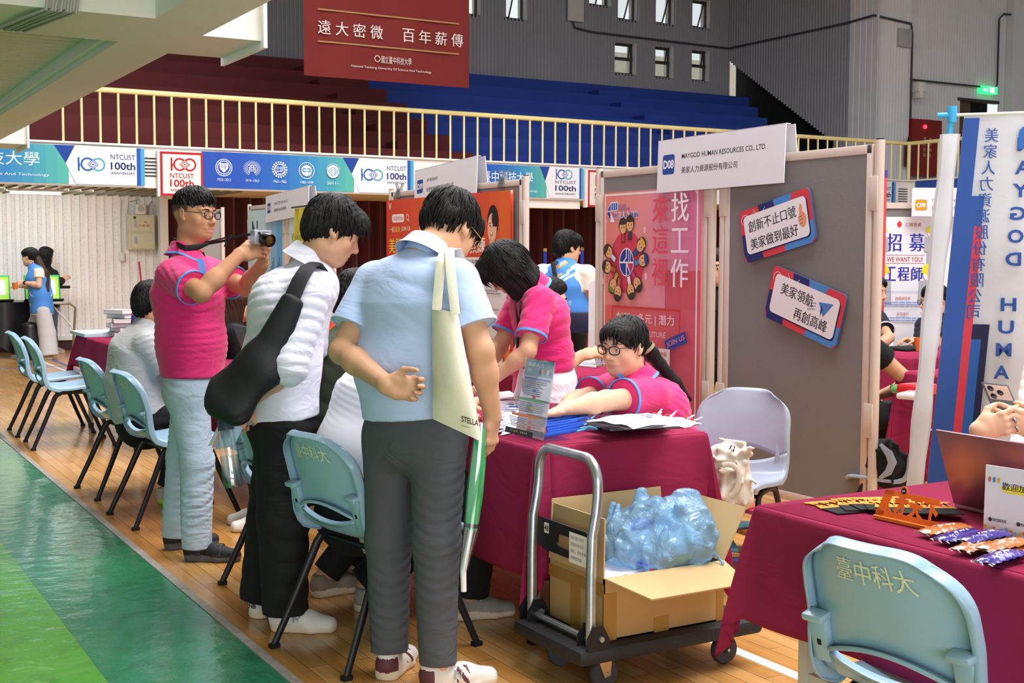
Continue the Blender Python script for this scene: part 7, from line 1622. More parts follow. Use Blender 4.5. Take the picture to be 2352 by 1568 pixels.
# ------------------------------------------------------------------ things on the tables, chairs and floor
TZ = 0.7405
M_paper = mat('white_paper', '#e4e2ea', .6, var=.02); M_clearg = clear
def on(px, py, z=TZ): return at_z(px, py, z)
def sheet(name, label, corners, col, lines=None, cat='leaflet', group=None, z=TZ, th=.0012, deco=None, seed=1):
    """a printed sheet lying on a table: four pixel corners in order"""
    P = [on(x, y, z) for x, y in corners]; u = P[1]-P[0]; v = P[3]-P[0]; c = sum(P)/4
    t = thing(name, label, cat, (c[0], c[1], z), 0, group); m = MB(); vs = [p for p in P]+[p+ZU*th for p in P]
    m.add(vs, [(3, 2, 1, 0), (4, 5, 6, 7), (0, 1, 5, 4), (1, 2, 6, 5), (2, 3, 7, 6), (3, 0, 4, 7)], mat('paper_'+col, '#'+col, .5, var=.03)); part('paper', m, t, smooth=False)
    W, H = np.linalg.norm(u), np.linalg.norm(v); un = nrm(u); vn = nrm(v-un*un.dot(v)); p = Print(.0003); rr = random.Random(seed)
    if np.cross(un, vn)[2] < 0: M = frame(P[3]+ZU*th, un, -vn)
    else: M = frame(P[0]+ZU*th, un, vn)
    for k in range(deco or 0):
        a, b = rr.uniform(.05, .6)*W, rr.uniform(.05, .75)*H; p.rect(a, b, a+rr.uniform(.1, .35)*W, b+rr.uniform(.05, .18)*H, rr.choice(('#5b8fc4', '#58b0a8', '#c45a6a', '#e0a050', '#3f5fa8', '#c8d4e4')))
    if lines: p.lines(W*.08, H*.08, W*.92, H*.92, lines, '#8f93a5', seed)
    if deco or lines: p.build('print', t, M)
    return t
# table D08: leaflets, acrylic stand, lanyard bundle, bags
sheet('leaflet', 'white leaflet with small print at the left end of the first table', [(1120, 985), (1180, 985), (1195, 950), (1130, 950)], 'dfe0ea', 9, deco=3, seed=2)
sheet('leaflet', 'leaflet with red headings beneath the forearm of the bending woman', [(1118, 948), (1190, 950), (1200, 922), (1130, 920)], 'e2dde4', 6, deco=4, seed=3)
sheet('leaflet', 'pale leaflet partly under the acrylic stand', [(1150, 1000), (1215, 985), (1225, 962), (1165, 972)], 'd8dde6', 6, deco=2, seed=4, z=TZ+.0015)
sheet('leaflet', 'blue and green leaflet right of the acrylic stand', [(1250, 985), (1330, 972), (1318, 958), (1252, 968)], 'b9cfe0', 5, deco=5, seed=5)
sheet('leaflet', 'white stack of paper at the far end of the first table', [(1105, 925), (1190, 912), (1170, 900), (1100, 908)], 'e6e6ee', None, seed=6, th=.006)
a0, a1 = on(1183, 996), on(1249, 1013); ua = nrm(a1-a0); back = nrm(np.cross(ua, ZU))*-1 if np.cross(ua, ZU).dot(FW) < 0 else nrm(np.cross(ua, ZU))
wA = np.linalg.norm(a1-a0); hA = .285; tilt = nrm(ZU+back*.17)
ac = thing('acrylic_stand', 'slanted acrylic stand holding a tall printed leaflet on the first table', 'stand', tuple((a0+a1)/2))
MA = frame(a0, ua, tilt); m = MB(); m.box((0, 0, -.002), (wA, hA, 0), clear, MA); m.box((0, 0, 0.001), (wA, hA, 0.003), clear, MA); m.box((0, -.001, -.115), (wA, .001, .003), clear, frame(a0+ZU*.001, ua, ZU)); part('holder', m, ac, smooth=False)
m = MB(); m.box((.003, .003, 0), (wA-.003, hA-.003, .0008), M_paper, MA); lo = part('leaflet_sheet', m, ac, smooth=False)
p = Print(.0002); p.z = .0009; W, H = wA, hA; p.rect(.004, H*.78, W-.004, H-.004, '#5fa8b8'); p.text('美家人力', W*.10, H*.90, H*.055, '#e8f0f4', 'l', bold=.02, w=W*.55); p.text('誠徵', W*.12, H*.83, H*.045, '#e8f0f4', 'l', bold=.01)
for k in range(5): p.ell(W*(.55+.09*k), H*(.84+.012*(k % 2)), W*.035, H*.035, ('#3c5a78', '#d8a890', '#48688a', '#c8b0a0', '#2c4460')[k], n=10)
p.rrect(W*.06, H*.73, W*.94, H*.76, .002, '#4a86c0'); p.lines(W*.08, H*.52, W*.72, H*.72, 8, '#7d8696', 3); p.rrect(W*.06, H*.46, W*.94, H*.49, .002, '#6aa878'); p.lines(W*.08, H*.31, W*.72, H*.45, 6, '#7d8696', 4); p.rrect(W*.06, H*.25, W*.94, H*.285, .002, '#e0875a'); p.lines(W*.08, H*.11, W*.72, H*.24, 6, '#7d8696', 5); p.rect(.004, .004, W-.004, H*.09, '#2c3442'); p.text('加入美家，豐富未來', W*.5, H*.045, H*.022, '#d8c860', 'c', w=W*.6)
for u, v, c in ((.82, .6, '#5a7fc0'), (.84, .52, '#c05a5a'), (.82, .38, '#c8a040'), (.82, .2, '#d08090'), (.84, .14, '#d06070')): p.ell(W*u, H*v, W*.06, H*.02, c, n=12)
p.build('print', lo, MA)
bd = thing('lanyard_bundle', 'bundle of blue lanyards with black clips in front of the drawstring bags', 'lanyards', tuple(on(1320, 985)))
M_blue = mat('bright_blue_ribbon', '#2a5fd0', .4, coat=.3); M_lb = mat('light_blue_clip', '#5fb4e8', .3)
rr = random.Random(5)
for k in range(7):
    m = MB(); y = 996-6*k; m.tube([on(1250+rr.randint(-8, 8), y+4, TZ+.008+.003*k), on(1300, y-4, TZ+.012+.003*k), on(1345+rr.randint(-6, 10), y-16+rr.randint(-3, 3), TZ+.012+.003*k)], [(.008, .0018)]*3, M_blue, n=8, flat=(0, 0, 1)); part('ribbon', m, bd)
for k in range(5):
    a, b = on(1325+8*k, 990-7*k, TZ+.025), on(1372+2*k, 985-9*k+8*(k % 2), TZ+.022); m = MB(); m.tube([a, (a+b)/2+ZU*.006, b], .0035, M_lb, n=7); m2 = part('clip_strap', m, bd)
    m = MB(); m.tube([b, b+nrm(b-a)*.014], .006, M_blk, n=8); part('black_clip', m, bd)
pb = MB(); G = [[on(1270+i*12, 972-j*9-i*.6, TZ+.006+.010*math.sin(i*1.1+j)+.028*math.sin(math.pi*i/15)*math.sin(math.pi*j/5)) for j in range(6)] for i in range(16)]; pb.grid(G, clear); G2 = [[q-ZU*.008 for q in r] for r in G]; pb.grid(G2, clear); solo('clear_bag', pb, 'crumpled clear plastic bag behind the blue lanyards', 'bag')
M_dbag = mat('white_drawstring_cloth', '#e2dfe6', .8, var=.05, scale=60, bump=.15, bscale=200); M_redt = mat('red_toggle', '#d42a35', .4)
GB = 'white drawstring bags on the first table'
def dbag(k, cx, cy, ang, label, z):
    c = on(cx, cy, z); t = thing('drawstring_bag', label, 'bag', (c[0], c[1], z), 0, GB); ca, sa = math.cos(ang), math.sin(ang); m = MB(); up_ = []; lo_ = []
    for i in range(13):
        u = i/12; w_ = .115*(1-.55*max(0, u-.72)/.28); ru, rl = [], []
        for j in range(9):
            v = j/8*2-1; x = (u-.5)*.30; y = v*w_; e = (1-v*v)**.5*math.sin(math.pi*min(1, u*1.05+.05))**.5; X_ = c[0]+x*ca-y*sa; Y_ = c[1]+x*sa+y*ca
            zz = .006*math.sin(u*14+k)*(u > .6)+.003*math.sin(u*9+v*7+k*2); ru.append((X_, Y_, z+.004+.020*e+zz)); rl.append((X_, Y_, z+.001))
        up_.append(ru); lo_.append(rl)
    m.grid(up_, M_dbag); m.grid([r[::-1] for r in lo_], M_dbag); part('bag_cloth', m, t)
    for s in (-1, 1):
        x, y = .115, .03*s; a = np.array([c[0]+x*ca-y*sa, c[1]+x*sa+y*ca, z+.016]); m = MB(); m.box((-.009, -.007, -.006), (.009, .007, .006), M_redt, Matrix.Translation(Vector(a)) @ Matrix.Rotation(ang, 4, 'Z'), .002); to = part('toggle', m, t)
        d = np.array([ca*.9-sa*.1*s, sa*.9+ca*.1*s, .05]); m = MB(); m.tube([a, a+d*.025, a+d*.05+ZU*.004*k], .0028, M_paper, n=6); part('drawcord', m, t)
    p = Print(.0004); p.text('MAY', -.06, .0, .026, '#4a55b8', 'l', bold=.05, w=.07); p.text('GOD', -.075, -.05, .026, '#d04050', 'l', bold=.05, w=.065)
    p.build('print', t, Matrix.Translation((c[0], c[1], z+.0275)) @ Matrix.Rotation(ang+math.pi/2+.3, 4, 'Z'))
ang0 = math.atan2(-.50, .86)+.55
for k in range(4): dbag(k, 1446+7*k, 977-2.5*k, ang0+.09*k-.1, ('white drawstring bag at the bottom of the stack with red toggles', 'second white drawstring bag from the bottom of the stack', 'third white drawstring bag from the bottom of the stack', 'topmost white drawstring bag with blue and red letters, in the stack')[k], TZ+.024*k)
dbag(2, 1518, 974, ang0-.25, 'white drawstring bag lying at the right edge of the table, half under the stack', TZ)
# small table behind the bending woman
table(3.52, 5.72, 4.2, 6.5, 'small table behind the seated woman, a pair of glasses on it', 'dark magenta cloth seen between the bending woman and the pink poster', seed=29, drop=.45)
sheet('leaflet', 'white paper pile under the forearm behind the bending woman', [(1298, 838), (1370, 845), (1365, 826), (1300, 826)], 'dcdfe8', 5, deco=2, seed=8, th=.008)
mb, ln = MB(), None
gl = thing('eyeglasses', 'dark rimmed glasses folded on the table behind the seated woman', 'glasses', tuple(on(1362, 815)))
for q in (0, 1):
    m = MB(); c = on(1354+q*13, 816, TZ+.018); m.tube([c+RH*.018*math.cos(a)+ZU*.014*math.sin(a) for a in np.linspace(0, 6.28, 17)[:-1]], .0018, M_gl, n=6, closed=True); part('rim', m, gl)
# the near table
lt = thing('laptop', 'open laptop seen from behind its dark pink lid at the right edge', 'laptop', tuple(on(2230, 1165)))
l0, l1 = on(2191, 1165), on(2191, 1165)+nrm(np.array([-.03, -1, 0]))*.36; lu = nrm(l1-l0); lb = nrm(np.cross(ZU, lu)); lb = lb if lb.dot(FW) > 0 else -lb
M_lid = mat('rosy_metal_lid', '#8d6a74', .32, metal=.55, var=.03)
m = MB(); m.box((0, 0, -.003), (.36, .228, .003), M_lid, frame(l0+ZU*.012, lu, nrm(ZU*.197-lb*.095-lu*-.022)), .002); part('lid', m, lt)
m = MB(); m.box((0, .0, 0), (.36, .245, .014), mat('silver_base', '#a9a3a8', .35, metal=.6), frame(l0+ZU*.0005, lu, lb) if np.cross(lu, lb)[2] > 0 else frame(l0+lb*.245+ZU*.0005, lu, -lb), .003); part('base', m, lt)
cd_ = thing('welcome_card', 'white standing card with a yellow brush stroke headline in front of the laptop', 'sign', tuple(on(2300, 1210)))
c0 = on(2258, 1224); cu = nrm(np.array([.12, -1, 0])); MC2 = frame(c0, cu, nrm(ZU+nrm(np.cross(cu, ZU))*-.02*(1 if np.cross(cu, ZU).dot(FW) < 0 else -1))); m = MB(); m.box((0, 0, -.003), (.30, .165, 0), M_paper, MC2); part('card', m, cd_, smooth=False)
p = Print(.0003); W, H = .30, .165; p.poly([(.035, H*.70), (.09, H*.76), (.25, H*.80), (.29, H*.70), (.22, H*.66), (.06, H*.63)], '#f0dc50'); p.text('歡迎加入『人才天下』', .045, H*.675, H*.11, '#2a2a2a', 'l', bold=.02, w=.20)
for k, c in enumerate(('#d06a50', '#4a90c8', '#e0b040')): p.ell(.012+.012*k, H*.80, .004, .007, c, n=8)
for u, s in ((.012, 'FACEBOOK'), (.085, 'INSTAGRAM')): p.ell(u+.006, H*.225, .005, .005, '#3a3a44', n=12); p.text(s, u+.013, H*.205, H*.045, '#3a3a44', 'l', bold=.02, w=.036)
rr = random.Random(2)
for k in range(26): p.ell(.008+.011*k, H*.04+rr.random()*H*.08, .0045, .0045, rr.choice(('#e8b83c', '#4a8ac8', '#e08a50', '#7ab0d8')), n=10)
p.build('print', cd_, MC2)
m = MB(); m.box((.0, 0, -.06), (.30, .003, 0), M_paper, frame(c0, cu, ZU)); part('card_foot', m, cd_, smooth=False)
# die cut orange cards
M_or = mat('orange_card', '#ee6a1c', .5, var=.03); M_or2 = mat('light_orange_card', '#f39a3a', .5, var=.03)
oc = thing('name_card_stand', 'orange die cut card standing with four big characters on the near table', 'card', tuple(on(2080, 1200)))
o0, o1 = on(2010, 1190), on(2150, 1222); ou = nrm(o1-o0); oW = np.linalg.norm(o1-o0)*1.0; MO = frame(o0+ZU*.010, ou, nrm(ZU+np.cross(ou, ZU)*(.18 if np.cross(ou, ZU).dot(FW) > 0 else -.18)))
m = MB(); hO = .068; m.box((0, 0, -.002), (oW, .014, 0), M_or, MO); m.box((.02, hO-.012, -.002), (oW, hO, 0), M_or, MO); m.prism([(0, 0), (.022, 0), (.05, hO), (.022, hO)], -.002, 0, M_or, MO)
for i, ch in enumerate('人才天下'):
    vs, fs = text_mesh(ch, .06); x0, x1, y0, y1 = vs[:, 0].min(), vs[:, 0].max(), vs[:, 1].min(), vs[:, 1].max(); q = [MO @ Vector((oW*(.03+.245*i)+(a-x0)/(x1-x0)*oW*.235, .006+(b-y0)/(y1-y0)*(hO-.010), -.001)) for a, b, _ in vs]; m.add(q, fs, M_or)
part('card', m, oc, smooth=False)
m = MB(); m.lathe([(.011, -.002), (.011, .001)], M_or, 18, MO @ Matrix.Translation((oW*.42, hO+.004, 0))); m.lathe([(.008, .001), (.008, .0016)], M_blk, 18, MO @ Matrix.Translation((oW*.42, hO+.004, 0))); q = Print(.0003); q.z = .0018; q.line([(oW*.42-.005, hO+.005), (oW*.42-.002, hO+.001), (oW*.42+.001, hO+.006), (oW*.42+.005, hO+.003)], .0016, '#e8e4e0'); ro = part('badge', m, oc, smooth=False); q.build('badge_mark', ro, MO)
for k in range(4):
    m = MB(); m.box((0, 0, 0), (oW*1.03, .05, .0016), M_or2 if k % 2 else M_or, frame(o0-ou*.004+ZU*(.0006+.0022*k)-nrm(np.cross(ZU, ou))*.004, ou, nrm(np.cross(ZU, ou)))); solo('orange_card', m, ('lowest', 'second lowest', 'third', 'topmost')[k]+' orange card of the pile under the standing die cut card', 'card', 'orange cards under the die cut card', smooth=False)
GC = 'black and orange cards fanned on the near table'
fan = [(1885, 1168, .5), (1925, 1160, .9), (1950, 1158, .75), (1985, 1158, 1.05), (2010, 1165, .95), (2040, 1165, 1.0)]
for k, (px, py, a) in enumerate(fan):
    c = on(px, py, TZ+.001+.003*k); u = nrm(dirv(math.cos(a-.9), 0, -math.sin(a-.9)*.9)); v = np.cross(ZU, u); t = thing('fanned_card', ('orange card at the left end of the fan of cards', 'second fanned card from the left, orange and black', 'third fanned card from the left, orange and black', 'fourth fanned card from the left, orange and black', 'fifth fanned card from the left, orange and black', 'fanned card at the right end, next to the standing orange card')[k], 'card', (c[0], c[1], TZ), 0, GC)
    M_ = frame(c, u, v); m = MB(); m.box((0, -.075, 0), (.17, -.005, .002), M_blk, M_); part('black_half', m, t, smooth=False); m = MB()
    m.box((0, -.005, 0), (.17, .006, .0025), M_or2, M_); m.box((0, .064, 0), (.17, .078, .0025), M_or2, M_)
    for q in range(5): m.prism([(.034*q, .005), (.034*q+.012, .005), (.034*q+.030, .066), (.034*q+.018, .066)], 0, .0025, M_or2, M_); m.prism([(.034*q+.022, .005), (.034*q+.032, .005), (.034*q+.014, .066), (.034*q+.004, .066)], 0, .0025, M_or2, M_)
    part('orange_half', m, t, smooth=False)
# snack packets
M_snb = mat('brown_packet', '#b06a35', .28, var=.1, scale=20, coat=.6); M_snv = mat('violet_packet', '#3b2a86', .22, var=.12, scale=20, coat=.8)
pk = [(2172, 1226, .62, 0, 'brown packet at the left end of the snack row'), (2205, 1240, .95, 1, 'violet packet leaning on the leftmost brown packet'), (2262, 1243, .80, 1, 'violet packet in the middle of the snack row'), (2245, 1262, 1.1, 0, 'small brown packet under the middle violet packet'), (2310, 1262, .7, 0, 'brown packet near the right edge of the snack row'), (2300, 1290, 1.0, 1, 'violet packet lowest in front of the snack row'), (2350, 1270, .9, 0, 'brown packet cut by the right edge of the picture')]
rr = random.Random(9)
for k, (px, py, a, v, lab) in enumerate(pk):
    c = on(px, py, TZ+.004+(.012 if k in (2, 4) else 0)); u = dirv(math.cos(a*.55), .04, math.sin(a*.55)*1.2); s = nrm(np.cross(ZU, u)); t = thing('snack_packet', lab, 'snack packet', (c[0], c[1], TZ), 0, 'wrapped snack packets on the near table'); m = MB(); A1, A2 = [], []
    for i in range(17):
        w_ = i/16; r1, r2 = [], []
        for j in range(7):
            q = j/6*2-1; hh = .011*(max(0, math.sin(math.pi*w_))**.5)*(1-q*q)**.5+.0015*math.sin(i*2.1+j*1.7+k)+.002; p0 = c+u*(w_-.5)*.135+s*q*.026; r1.append(p0+ZU*(.010+hh)); r2.append(p0+ZU*(.010-hh*.8))
        A1.append(r1); A2.append(r2)
    m.grid(A1, M_snv if v else M_snb); m.grid([r[::-1] for r in A2], M_snv if v else M_snb); part('wrapper', m, t)
    m = MB(); m.grid([[c+u*(w_-.5)*.05+s*q*.017+ZU*(.0235-.006*abs(q)) for q in (-1, 0, 1)] for w_ in (0, .5, 1)], M_paper); part('white_label', m, t)
    m = MB(); 
    for e in (-1, 1): m.grid([[c+u*e*(.066+.010*w_)+s*q*.027+ZU*(.010+.003*math.sin(q*9)) for q in (-1, -.6, -.2, .2, .6, 1)] for w_ in (0, 1)], M_clearg)
    part('crimp', m, t)
# the open box: blue bag and a white bag
BG = thing('blue_plastic_bag', 'bulging translucent blue plastic bag in the open cardboard box', 'bag', tuple(at(1512, 1320, 4.25)))
c = at(1512, 1232, 4.28); F = Field(c-.32, c+.32, .0065); E3 = (RH, FH, ZU)
F.ell(c-ZU*.02, E3, (.185, .14, .125), .04); F.ell(c+RH*.10+ZU*.03, E3, (.085, .10, .10), .05); F.ell(c-RH*.10-ZU*.01, E3, (.09, .10, .09), .05); F.cap(c-RH*.05+ZU*.08, c-RH*.06+ZU*.155, (.05, .03), (.02, .012), .04); F.cap(c+RH*.09+ZU*.08, c+RH*.10+ZU*.15, (.06, .03), (.04, .012), .04)
fo1, fo2 = folds(.016, 51, 13, .3), folds(.009, 52, 28, .3); ridges(F, c-ZU*.01, (.195, .15, .135), 60, 8, .013, 1.6); F.wrinkle(lambda X, Y, Z: fo1(X, Y, Z)+fo2(X, Y, Z)); V, Q = F.mesh()
bl_ = bpy.data.materials.new('blue_film'); bl_.use_nodes = True; _n = bl_.node_tree.nodes; _l = bl_.node_tree.links; _b = _n['Principled BSDF']; _b.inputs['Base Color'].default_value = lin('#a5d2f2'); _b.inputs['Roughness'].default_value = .22; _b.inputs['Coat Weight'].default_value = .5
_t = _n.new('ShaderNodeBsdfTransparent'); _t.inputs[0].default_value = lin('#b4dcf6'); _mx = _n.new('ShaderNodeMixShader'); _mx.inputs[0].default_value = .46; _w = _n.new('ShaderNodeTexNoise'); _w.inputs['Scale'].default_value = 16; _w.inputs['Distortion'].default_value = 2.2; _q = _n.new('ShaderNodeTexCoord'); _l.new(_q.outputs['Object'], _w.inputs[0]); _u2 = _n.new('ShaderNodeBump'); _u2.inputs['Strength'].default_value = .55; _u2.inputs['Distance'].default_value = .02; _l.new(_w.outputs[0], _u2.inputs['Height']); _l.new(_u2.outputs[0], _b.inputs['Normal']); _l.new(_u2.outputs[0], _b.inputs['Coat Normal']); _l.new(_t.outputs[0], _mx.inputs[1]); _l.new(_b.outputs[0], _mx.inputs[2]); _l.new(_mx.outputs[0], _n['Material Output'].inputs[0])
raw_part('film', V, Q, [bl_], BG)
F = Field(c-.25, c+.25, .009); F.ell(c-ZU*.02, E3, (.14, .10, .08), .03); F.cap(c+RH*.02+ZU*.0, c+RH*.08+ZU*.12, (.06, .03), (.035, .012), .03); F.wrinkle(folds(.014, 55, 18, .3)); V, Q = F.mesh(); co = V[Q].mean(1); q = (co-c)@RH; z = (co-c)[:, 2]
mi = np.where((q > .03) & (q < .10) & (z < -.035), 1, np.where((q < -.02) & (z > .035), 2, 0)); raw_part('paper_waste', V, Q, [M_paper, mat('yellow_wrapper', '#d8b840', .5), mat('blue_wrapper', '#2f56b8', .5)], BG, mi)
zb_ = .352; cB = at_z(1425, 1312, zb_); t = thing('drawstring_bag', 'white drawstring bag lying in the open cardboard box on the trolley', 'bag', (cB[0], cB[1], zb_-.05)); m = MB()
A1 = [[(cB[0]+(u-.5)*.24+.05*v, cB[1]+(v-.5)*.20, zb_+.010*math.sin(u*7+v*4)+.012*(1-(2*u-1)**2)) for v in np.linspace(0, 1, 9)] for u in np.linspace(0, 1, 11)]; m.grid(A1, M_dbag); m.grid([[(x, y, z-.03) for x, y, z in r][::-1] for r in A1], M_dbag); part('bag_cloth', m, t)
p = Print(.0005); p.text('MAY', -.02, .0, .035, '#3a4ab8', 'l', bold=.05, w=.09); p.text('GOD', -.06, .05, .02, '#d04050', 'l', bold=.03, w=.05); p.build('print', t, Matrix.Translation((cB[0]+.05, cB[1]-.02, zb_+.032)) @ Matrix.Rotation(-2.1, 4, 'Z'))
m = MB(); m.box((cB[0]+.06, cB[1]-.095, zb_), (cB[0]+.085, cB[1]-.08, zb_+.02), M_redt, None, .003); part('toggle', m, t)
# canvas bag on the grey chair
cv = thing('canvas_bag', 'crumpled off white canvas bag on the grey chair beside the panel', 'bag', (3.52, 4.12, .44)); c = at(1668, 1085, 5.02)
F = Field(c-.26, c+.26, .0065); F.cap(c-ZU*.09, c+ZU*.07, (.092, .07), (.085, .05), .03, RH); F.cap(c-RH*.06-ZU*.10, c+RH*.06-ZU*.10, .05, .05, .03); ridges(F, c, (.085, .07, .13), 46, 3, .013); V, Q = F.mesh(); raw_part('bag_cloth', V, Q, [mat('off_white_canvas', '#d6cfc2', .9, var=.06, scale=25, bump=.3, bscale=300)], cv)
m = MB(); m.tube([at(1672+26*math.sin(a), 1092-26*math.cos(a)*(1 if a < 1.6 else 1.9), 4.925) for a in np.linspace(-.5, 2.9, 12)], [(.011, .003)]*12, mat('off_white_canvas', '#d6cfc2', .9), n=8, flat=RT); part('handle', m, cv)
m = MB(); m.tube([at(1672, 1040, 4.97), at(1680, 1022, 4.97), at(1687, 1025, 4.97), at(1682, 1045, 4.97)], .0025, M_blk, n=6); part('cord', m, cv)
# packs on the floor beyond the trolley
fp = thing('packet_pile', 'pile of wrapped colourful packets on the floor between trolley and near table', 'packets', tuple(at_z(1690, 1330, 0)))
rr = random.Random(4); b0 = at_z(1700, 1300, 0)
for k in range(16):
    m = MB(); q = b0+RH*rr.uniform(-.16, .12)+FH*rr.uniform(-.05, .35); zz = .03+.022*k; m.box((-.09, -.06, -.011), (.09, .06, .011), mat(('packet_blue', 'packet_pink', 'packet_orange', 'packet_cyan')[k % 4], ('#3a56c0', '#d8507a', '#e88a4a', '#4aa8d0')[k % 4], .25, var=.2, scale=30, coat=.6), Matrix.Translation((q[0], q[1], zz)) @ Matrix.Rotation(rr.uniform(-.8, .8), 4, 'Z') @ Matrix.Rotation(rr.uniform(-.2, .2), 4, 'X'), .006); part('packet', m, fp)
# dark laptop and books
l0 = at_z(490, 850, TZ); lt = thing('laptop', 'dark laptop open on the table behind the man with the camera', 'laptop', (2.35, 6.9, TZ)); m = MB(); M_dk = mat('dark_grey_laptop', '#4b5058', .4, var=.05)
m.box((2.33, 6.68, TZ), (2.58, 7.06, TZ+.018), M_dk, None, .004); part('base', m, lt); m = MB(); m.box((0, 0, -.005), (.38, .25, .005), M_dk, frame((2.33, 7.06, TZ+.02), NX, (-.38, 0, 1)), .004); lo = part('lid', m, lt)
BK = 'white books piled on the far left table'
bkc = at_z(282, 772, TZ)
for k in range(6):
    q = bkc+np.array([.02*math.sin(k*2.2), .02*math.cos(k*3.1), 0]); z0 = TZ+.001+.036*k; sz = (.085, .115) if k < 4 else (.075, .105); t = thing('book', ('lowest', 'second', 'third', 'fourth', 'fifth', 'topmost')[k]+' white book from the bottom of the pile on the far left table', 'book', (q[0], q[1], z0), 0, BK)
    M_ = Matrix.Translation((q[0], q[1], z0)) @ Matrix.Rotation(.15*math.sin(k*1.7)+(.4 if k > 3 else 0), 4, 'Z'); m = MB(); m.box((-sz[0], -sz[1], .003), (sz[0]-.003, sz[1], .031), mat('book_pages', '#e6e3dc', .8, var=.04, scale=90), M_); part('pages', m, t, smooth=False); m = MB(); m.box((-sz[0]-.002, -sz[1]-.002, 0), (sz[0], sz[1]+.002, .003), mat('dark_blue_cover', '#3c4560', .5), M_); m.box((-sz[0]-.002, -sz[1]-.002, .031), (sz[0], sz[1]+.002, .034), mat('pale_cover', '#d8dae4', .5), M_); part('cover', m, t, smooth=False)
q = at_z(222, 768, TZ); m = MB(); m.box((q[0]-.16, q[1]-.32, TZ), (q[0]+.14, q[1]+.25, TZ+.025), mat('pale_blue_box', '#b9cdd4', .6)); solo('flat_box', m, 'flat pale blue box left of the pile of white books', 'box', smooth=False)
sheet('leaflet', 'pale blue leaflet lying before the pile of white books', [(240, 772), (285, 776), (290, 770), (248, 767)], 'b4c6d8', None, seed=12)
# rolled green jacket on the chair of the man in grey
gj = MB(); a, b = at(362, 1010, 6.92), at(416, 1005, 6.88); gj.tube([a, a*.9+b*.1, (a+b)/2, b*.9+a*.1, b], [.035, .052, .058, .052, .03], mat('sage_green_cloth', '#7f9a85', .85, var=.12, scale=20, bump=.5, bscale=40), n=16); solo('rolled_jacket', gj, 'rolled sage green jacket on the seat of the man in the grey polo', 'jacket')
vb = thing('violet_backpack', 'violet backpack showing behind the head of the man in the grey polo', 'backpack', tuple(at(322, 730, 8.9))); c = at(324, 722, 8.9); F = Field(c-.3, c+.3, .012); F.ell(c, E3, (.06, .05, .10), .02); F.ell(c-ZU*.1, E3, (.07, .07, .13), .04); V, Q = F.mesh(); raw_part('bag_body', V, Q, [mat('violet_nylon', '#4f4a8c', .6, var=.1)], vb); m = MB(); m.tube([c-RH*.05-FH*.045, c-FH*.056, c+RH*.05-FH*.045], .005, mat('red_zip', '#c05a60', .5), n=6); part('zip', m, vb)
# far left: black covered table with two green cases
ft = thing('folding_table', 'black covered folding table with brown tube legs at the far left wall', 'table', (2.3, 18.0, 0)); 
m = MB(); m.box((1.2, 17.75, .72), (3.32, 18.45, .75), mat('grey_table_board', '#b9b4aa', .5)); part('table_top', m, ft, smooth=False); M_br = mat('brown_tube', '#8d7a5c', .4, metal=.4)
m = MB(); m.tube([(3.20, 17.8, .72), (3.38, 17.8, .72), (3.45, 17.8, .66), (3.40, 17.8, .01)], .016, M_br, n=8); part('leg', m, ft); m = MB(); m.tube([(3.22, 18.3, .70), (3.48, 18.3, .4), (3.62, 18.3, .01)], .013, M_white, n=8); part('leg', m, ft); m = MB(); m.tube([(1.4, 18.3, .72), (1.4, 18.3, .01)], .016, M_br, n=8); part('leg', m, ft)
m = MB(); G = [[(1.15+.075*i, 17.72+.03*math.sin(i*.9), z) for z in (.75, .5, .25, .10+.10*math.sin(i*.5))] for i in range(24)]; m.grid(G, mat('black_plastic_sheet', '#151517', .3, var=.2)); G = [[(1.15+.075*i, y, .752) for y in (17.72, 18.45)] for i in range(24)]; m.grid(G, mat('black_plastic_sheet', '#151517', .3)); o = solo('black_sheet', m, 'black plastic sheet over the folding table at the far left', 'sheet'); 
gb = MB(); gc = at_z(30, 800, 0); F = Field(np.array([2.45, 17.2, -.02]), np.array([3.15, 17.75, .6]), .014); F.cap((2.8, 17.45, .12), (2.8, 17.45, .42), (.2, .14), (.12, .09), .05); F.halfspace(np.array([0, 0, .003]), (0, 0, -1)); F.wrinkle(folds(.02, 71, 9, .3)); V, Q = F.mesh(); tb_ = thing('bin_bag', 'black bin bag on the floor behind the walking woman', 'bag', (2.8, 17.45, 0)); raw_part('bag_film', V, Q, [mat('black_plastic_sheet', '#151517', .3)], tb_)
for k, (x, lab) in enumerate(((2.18, 'bright green case with a white sheet at the far left edge'), (2.82, 'bright green case half hidden by the walking woman'))):
    t = thing('green_case', lab, 'case', (x+.25, 18.0, .755), 0, 'bright green cases on the far left table'); M_ = frame((x, 17.9, .76), EX, (0, .25, 1)); m = MB(); m.box((0, 0, -.03), (.46, .36, 0), mat('green_case_shell', '#2fae5a', .4), M_, .01); part('shell', m, t); m = MB(); m.box((.02, .02, 0), (.44, .33, .004), mat('lime_panel', '#b4ea4a', .5), M_); part('panel', m, t, smooth=False); m = MB(); m.box((.05, .08, .005), (.40, .29, .007), M_paper, M_); po = part('white_sheet', m, t, smooth=False)
    m = MB(); m.box((-.02, -.02, -.10), (.48, .0, .12), M_blk, M_); part('tray', m, t, smooth=False)
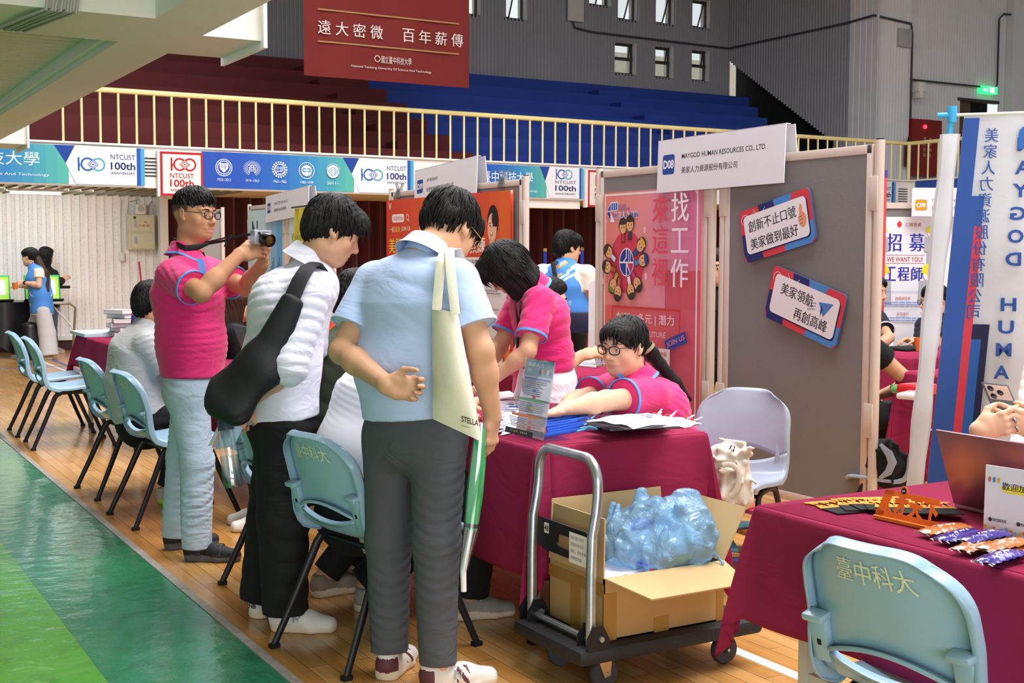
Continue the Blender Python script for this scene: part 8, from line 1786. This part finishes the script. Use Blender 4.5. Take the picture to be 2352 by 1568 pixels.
# right background tables
for k, (px, py, col, lab) in enumerate(((2107, 905, '#d42a34', 'shiny red packet on the table beyond the grey panel'), (2100, 915, '#e6dfe0', 'white packet with a red edge in front of the shiny red packet'), (2075, 900, '#4aa050', 'green and white packet beside the bare elbow'))):
    q = at_z(px, py, .745); t = MB(); F = None; t.box((-.08, -.06, 0), (.08, .06, .05 if k == 0 else .03), mat('pack'+col, col, .2, var=.1, coat=.5), Matrix.Translation((q[0], q[1], .745)) @ Matrix.Rotation(.4*k, 4, 'Z'), .012); solo('packet', t, lab, 'packet', 'packets on the table beyond the grey panel')
q = at_z(2113, 806, .74); m = MB(); m.lathe([(.030, 0), (.043, .092), (.039, .092), (.028, .006)], mat('orange_paper_cup', '#e0782c', .6), 20, Matrix.Translation((q[0], q[1], .741))); solo('paper_cup', m, 'orange paper cup on the table beyond the grey panel', 'cup', 'orange paper cups')
q = at_z(2085, 800, .745); m = MB(); m.box((q[0]-.18, q[1]-.15, .741), (q[0]+.15, q[1]+.1, .757), M_blk, None, .004); solo('black_folder', m, 'black folder on the table behind the orange paper cup', 'folder')
sheet('leaflet', 'white paper under the elbow of the woman in navy', [(2016, 792), (2050, 794), (2052, 786), (2016, 784)], 'e4e4e8', None, seed=15, z=.745)
# jacket over the grey chair behind the tall panel
c = at(2034, 1056, 6.25); jk = thing('dark_jacket', 'black jacket with a grey blue lining beyond the post of the tall panel', 'jacket', (c[0], c[1], c[2]-.15)); F = Field(c-.3, c+.3, .008)
F.cap(c-ZU*.07+RH*.03, c+ZU*.06-RH*.03, (.085, .07), (.055, .04), .03, RH); F.ell(c+RH*.07-ZU*.06, E3, (.06, .07, .06), .03); ridges(F, c, (.07, .06, .09), 24, 12, .013); F.wrinkle(folds(.010, 81, 14, .4)); V, Q = F.mesh(); raw_part('jacket_cloth', V, Q, [M_blk], jk)
m = MB(); m.tube([at(2022, 1020, 6.12), at(2042, 1042, 6.12), at(2050, 1062, 6.13), at(2040, 1085, 6.14), at(2020, 1098, 6.15)], [(.008, .004), (.020, .005), (.024, .005), (.022, .005), (.01, .004)], mat('grey_blue_lining', '#8d97b4', .8), n=8, flat=RT); part('lining', m, jk)
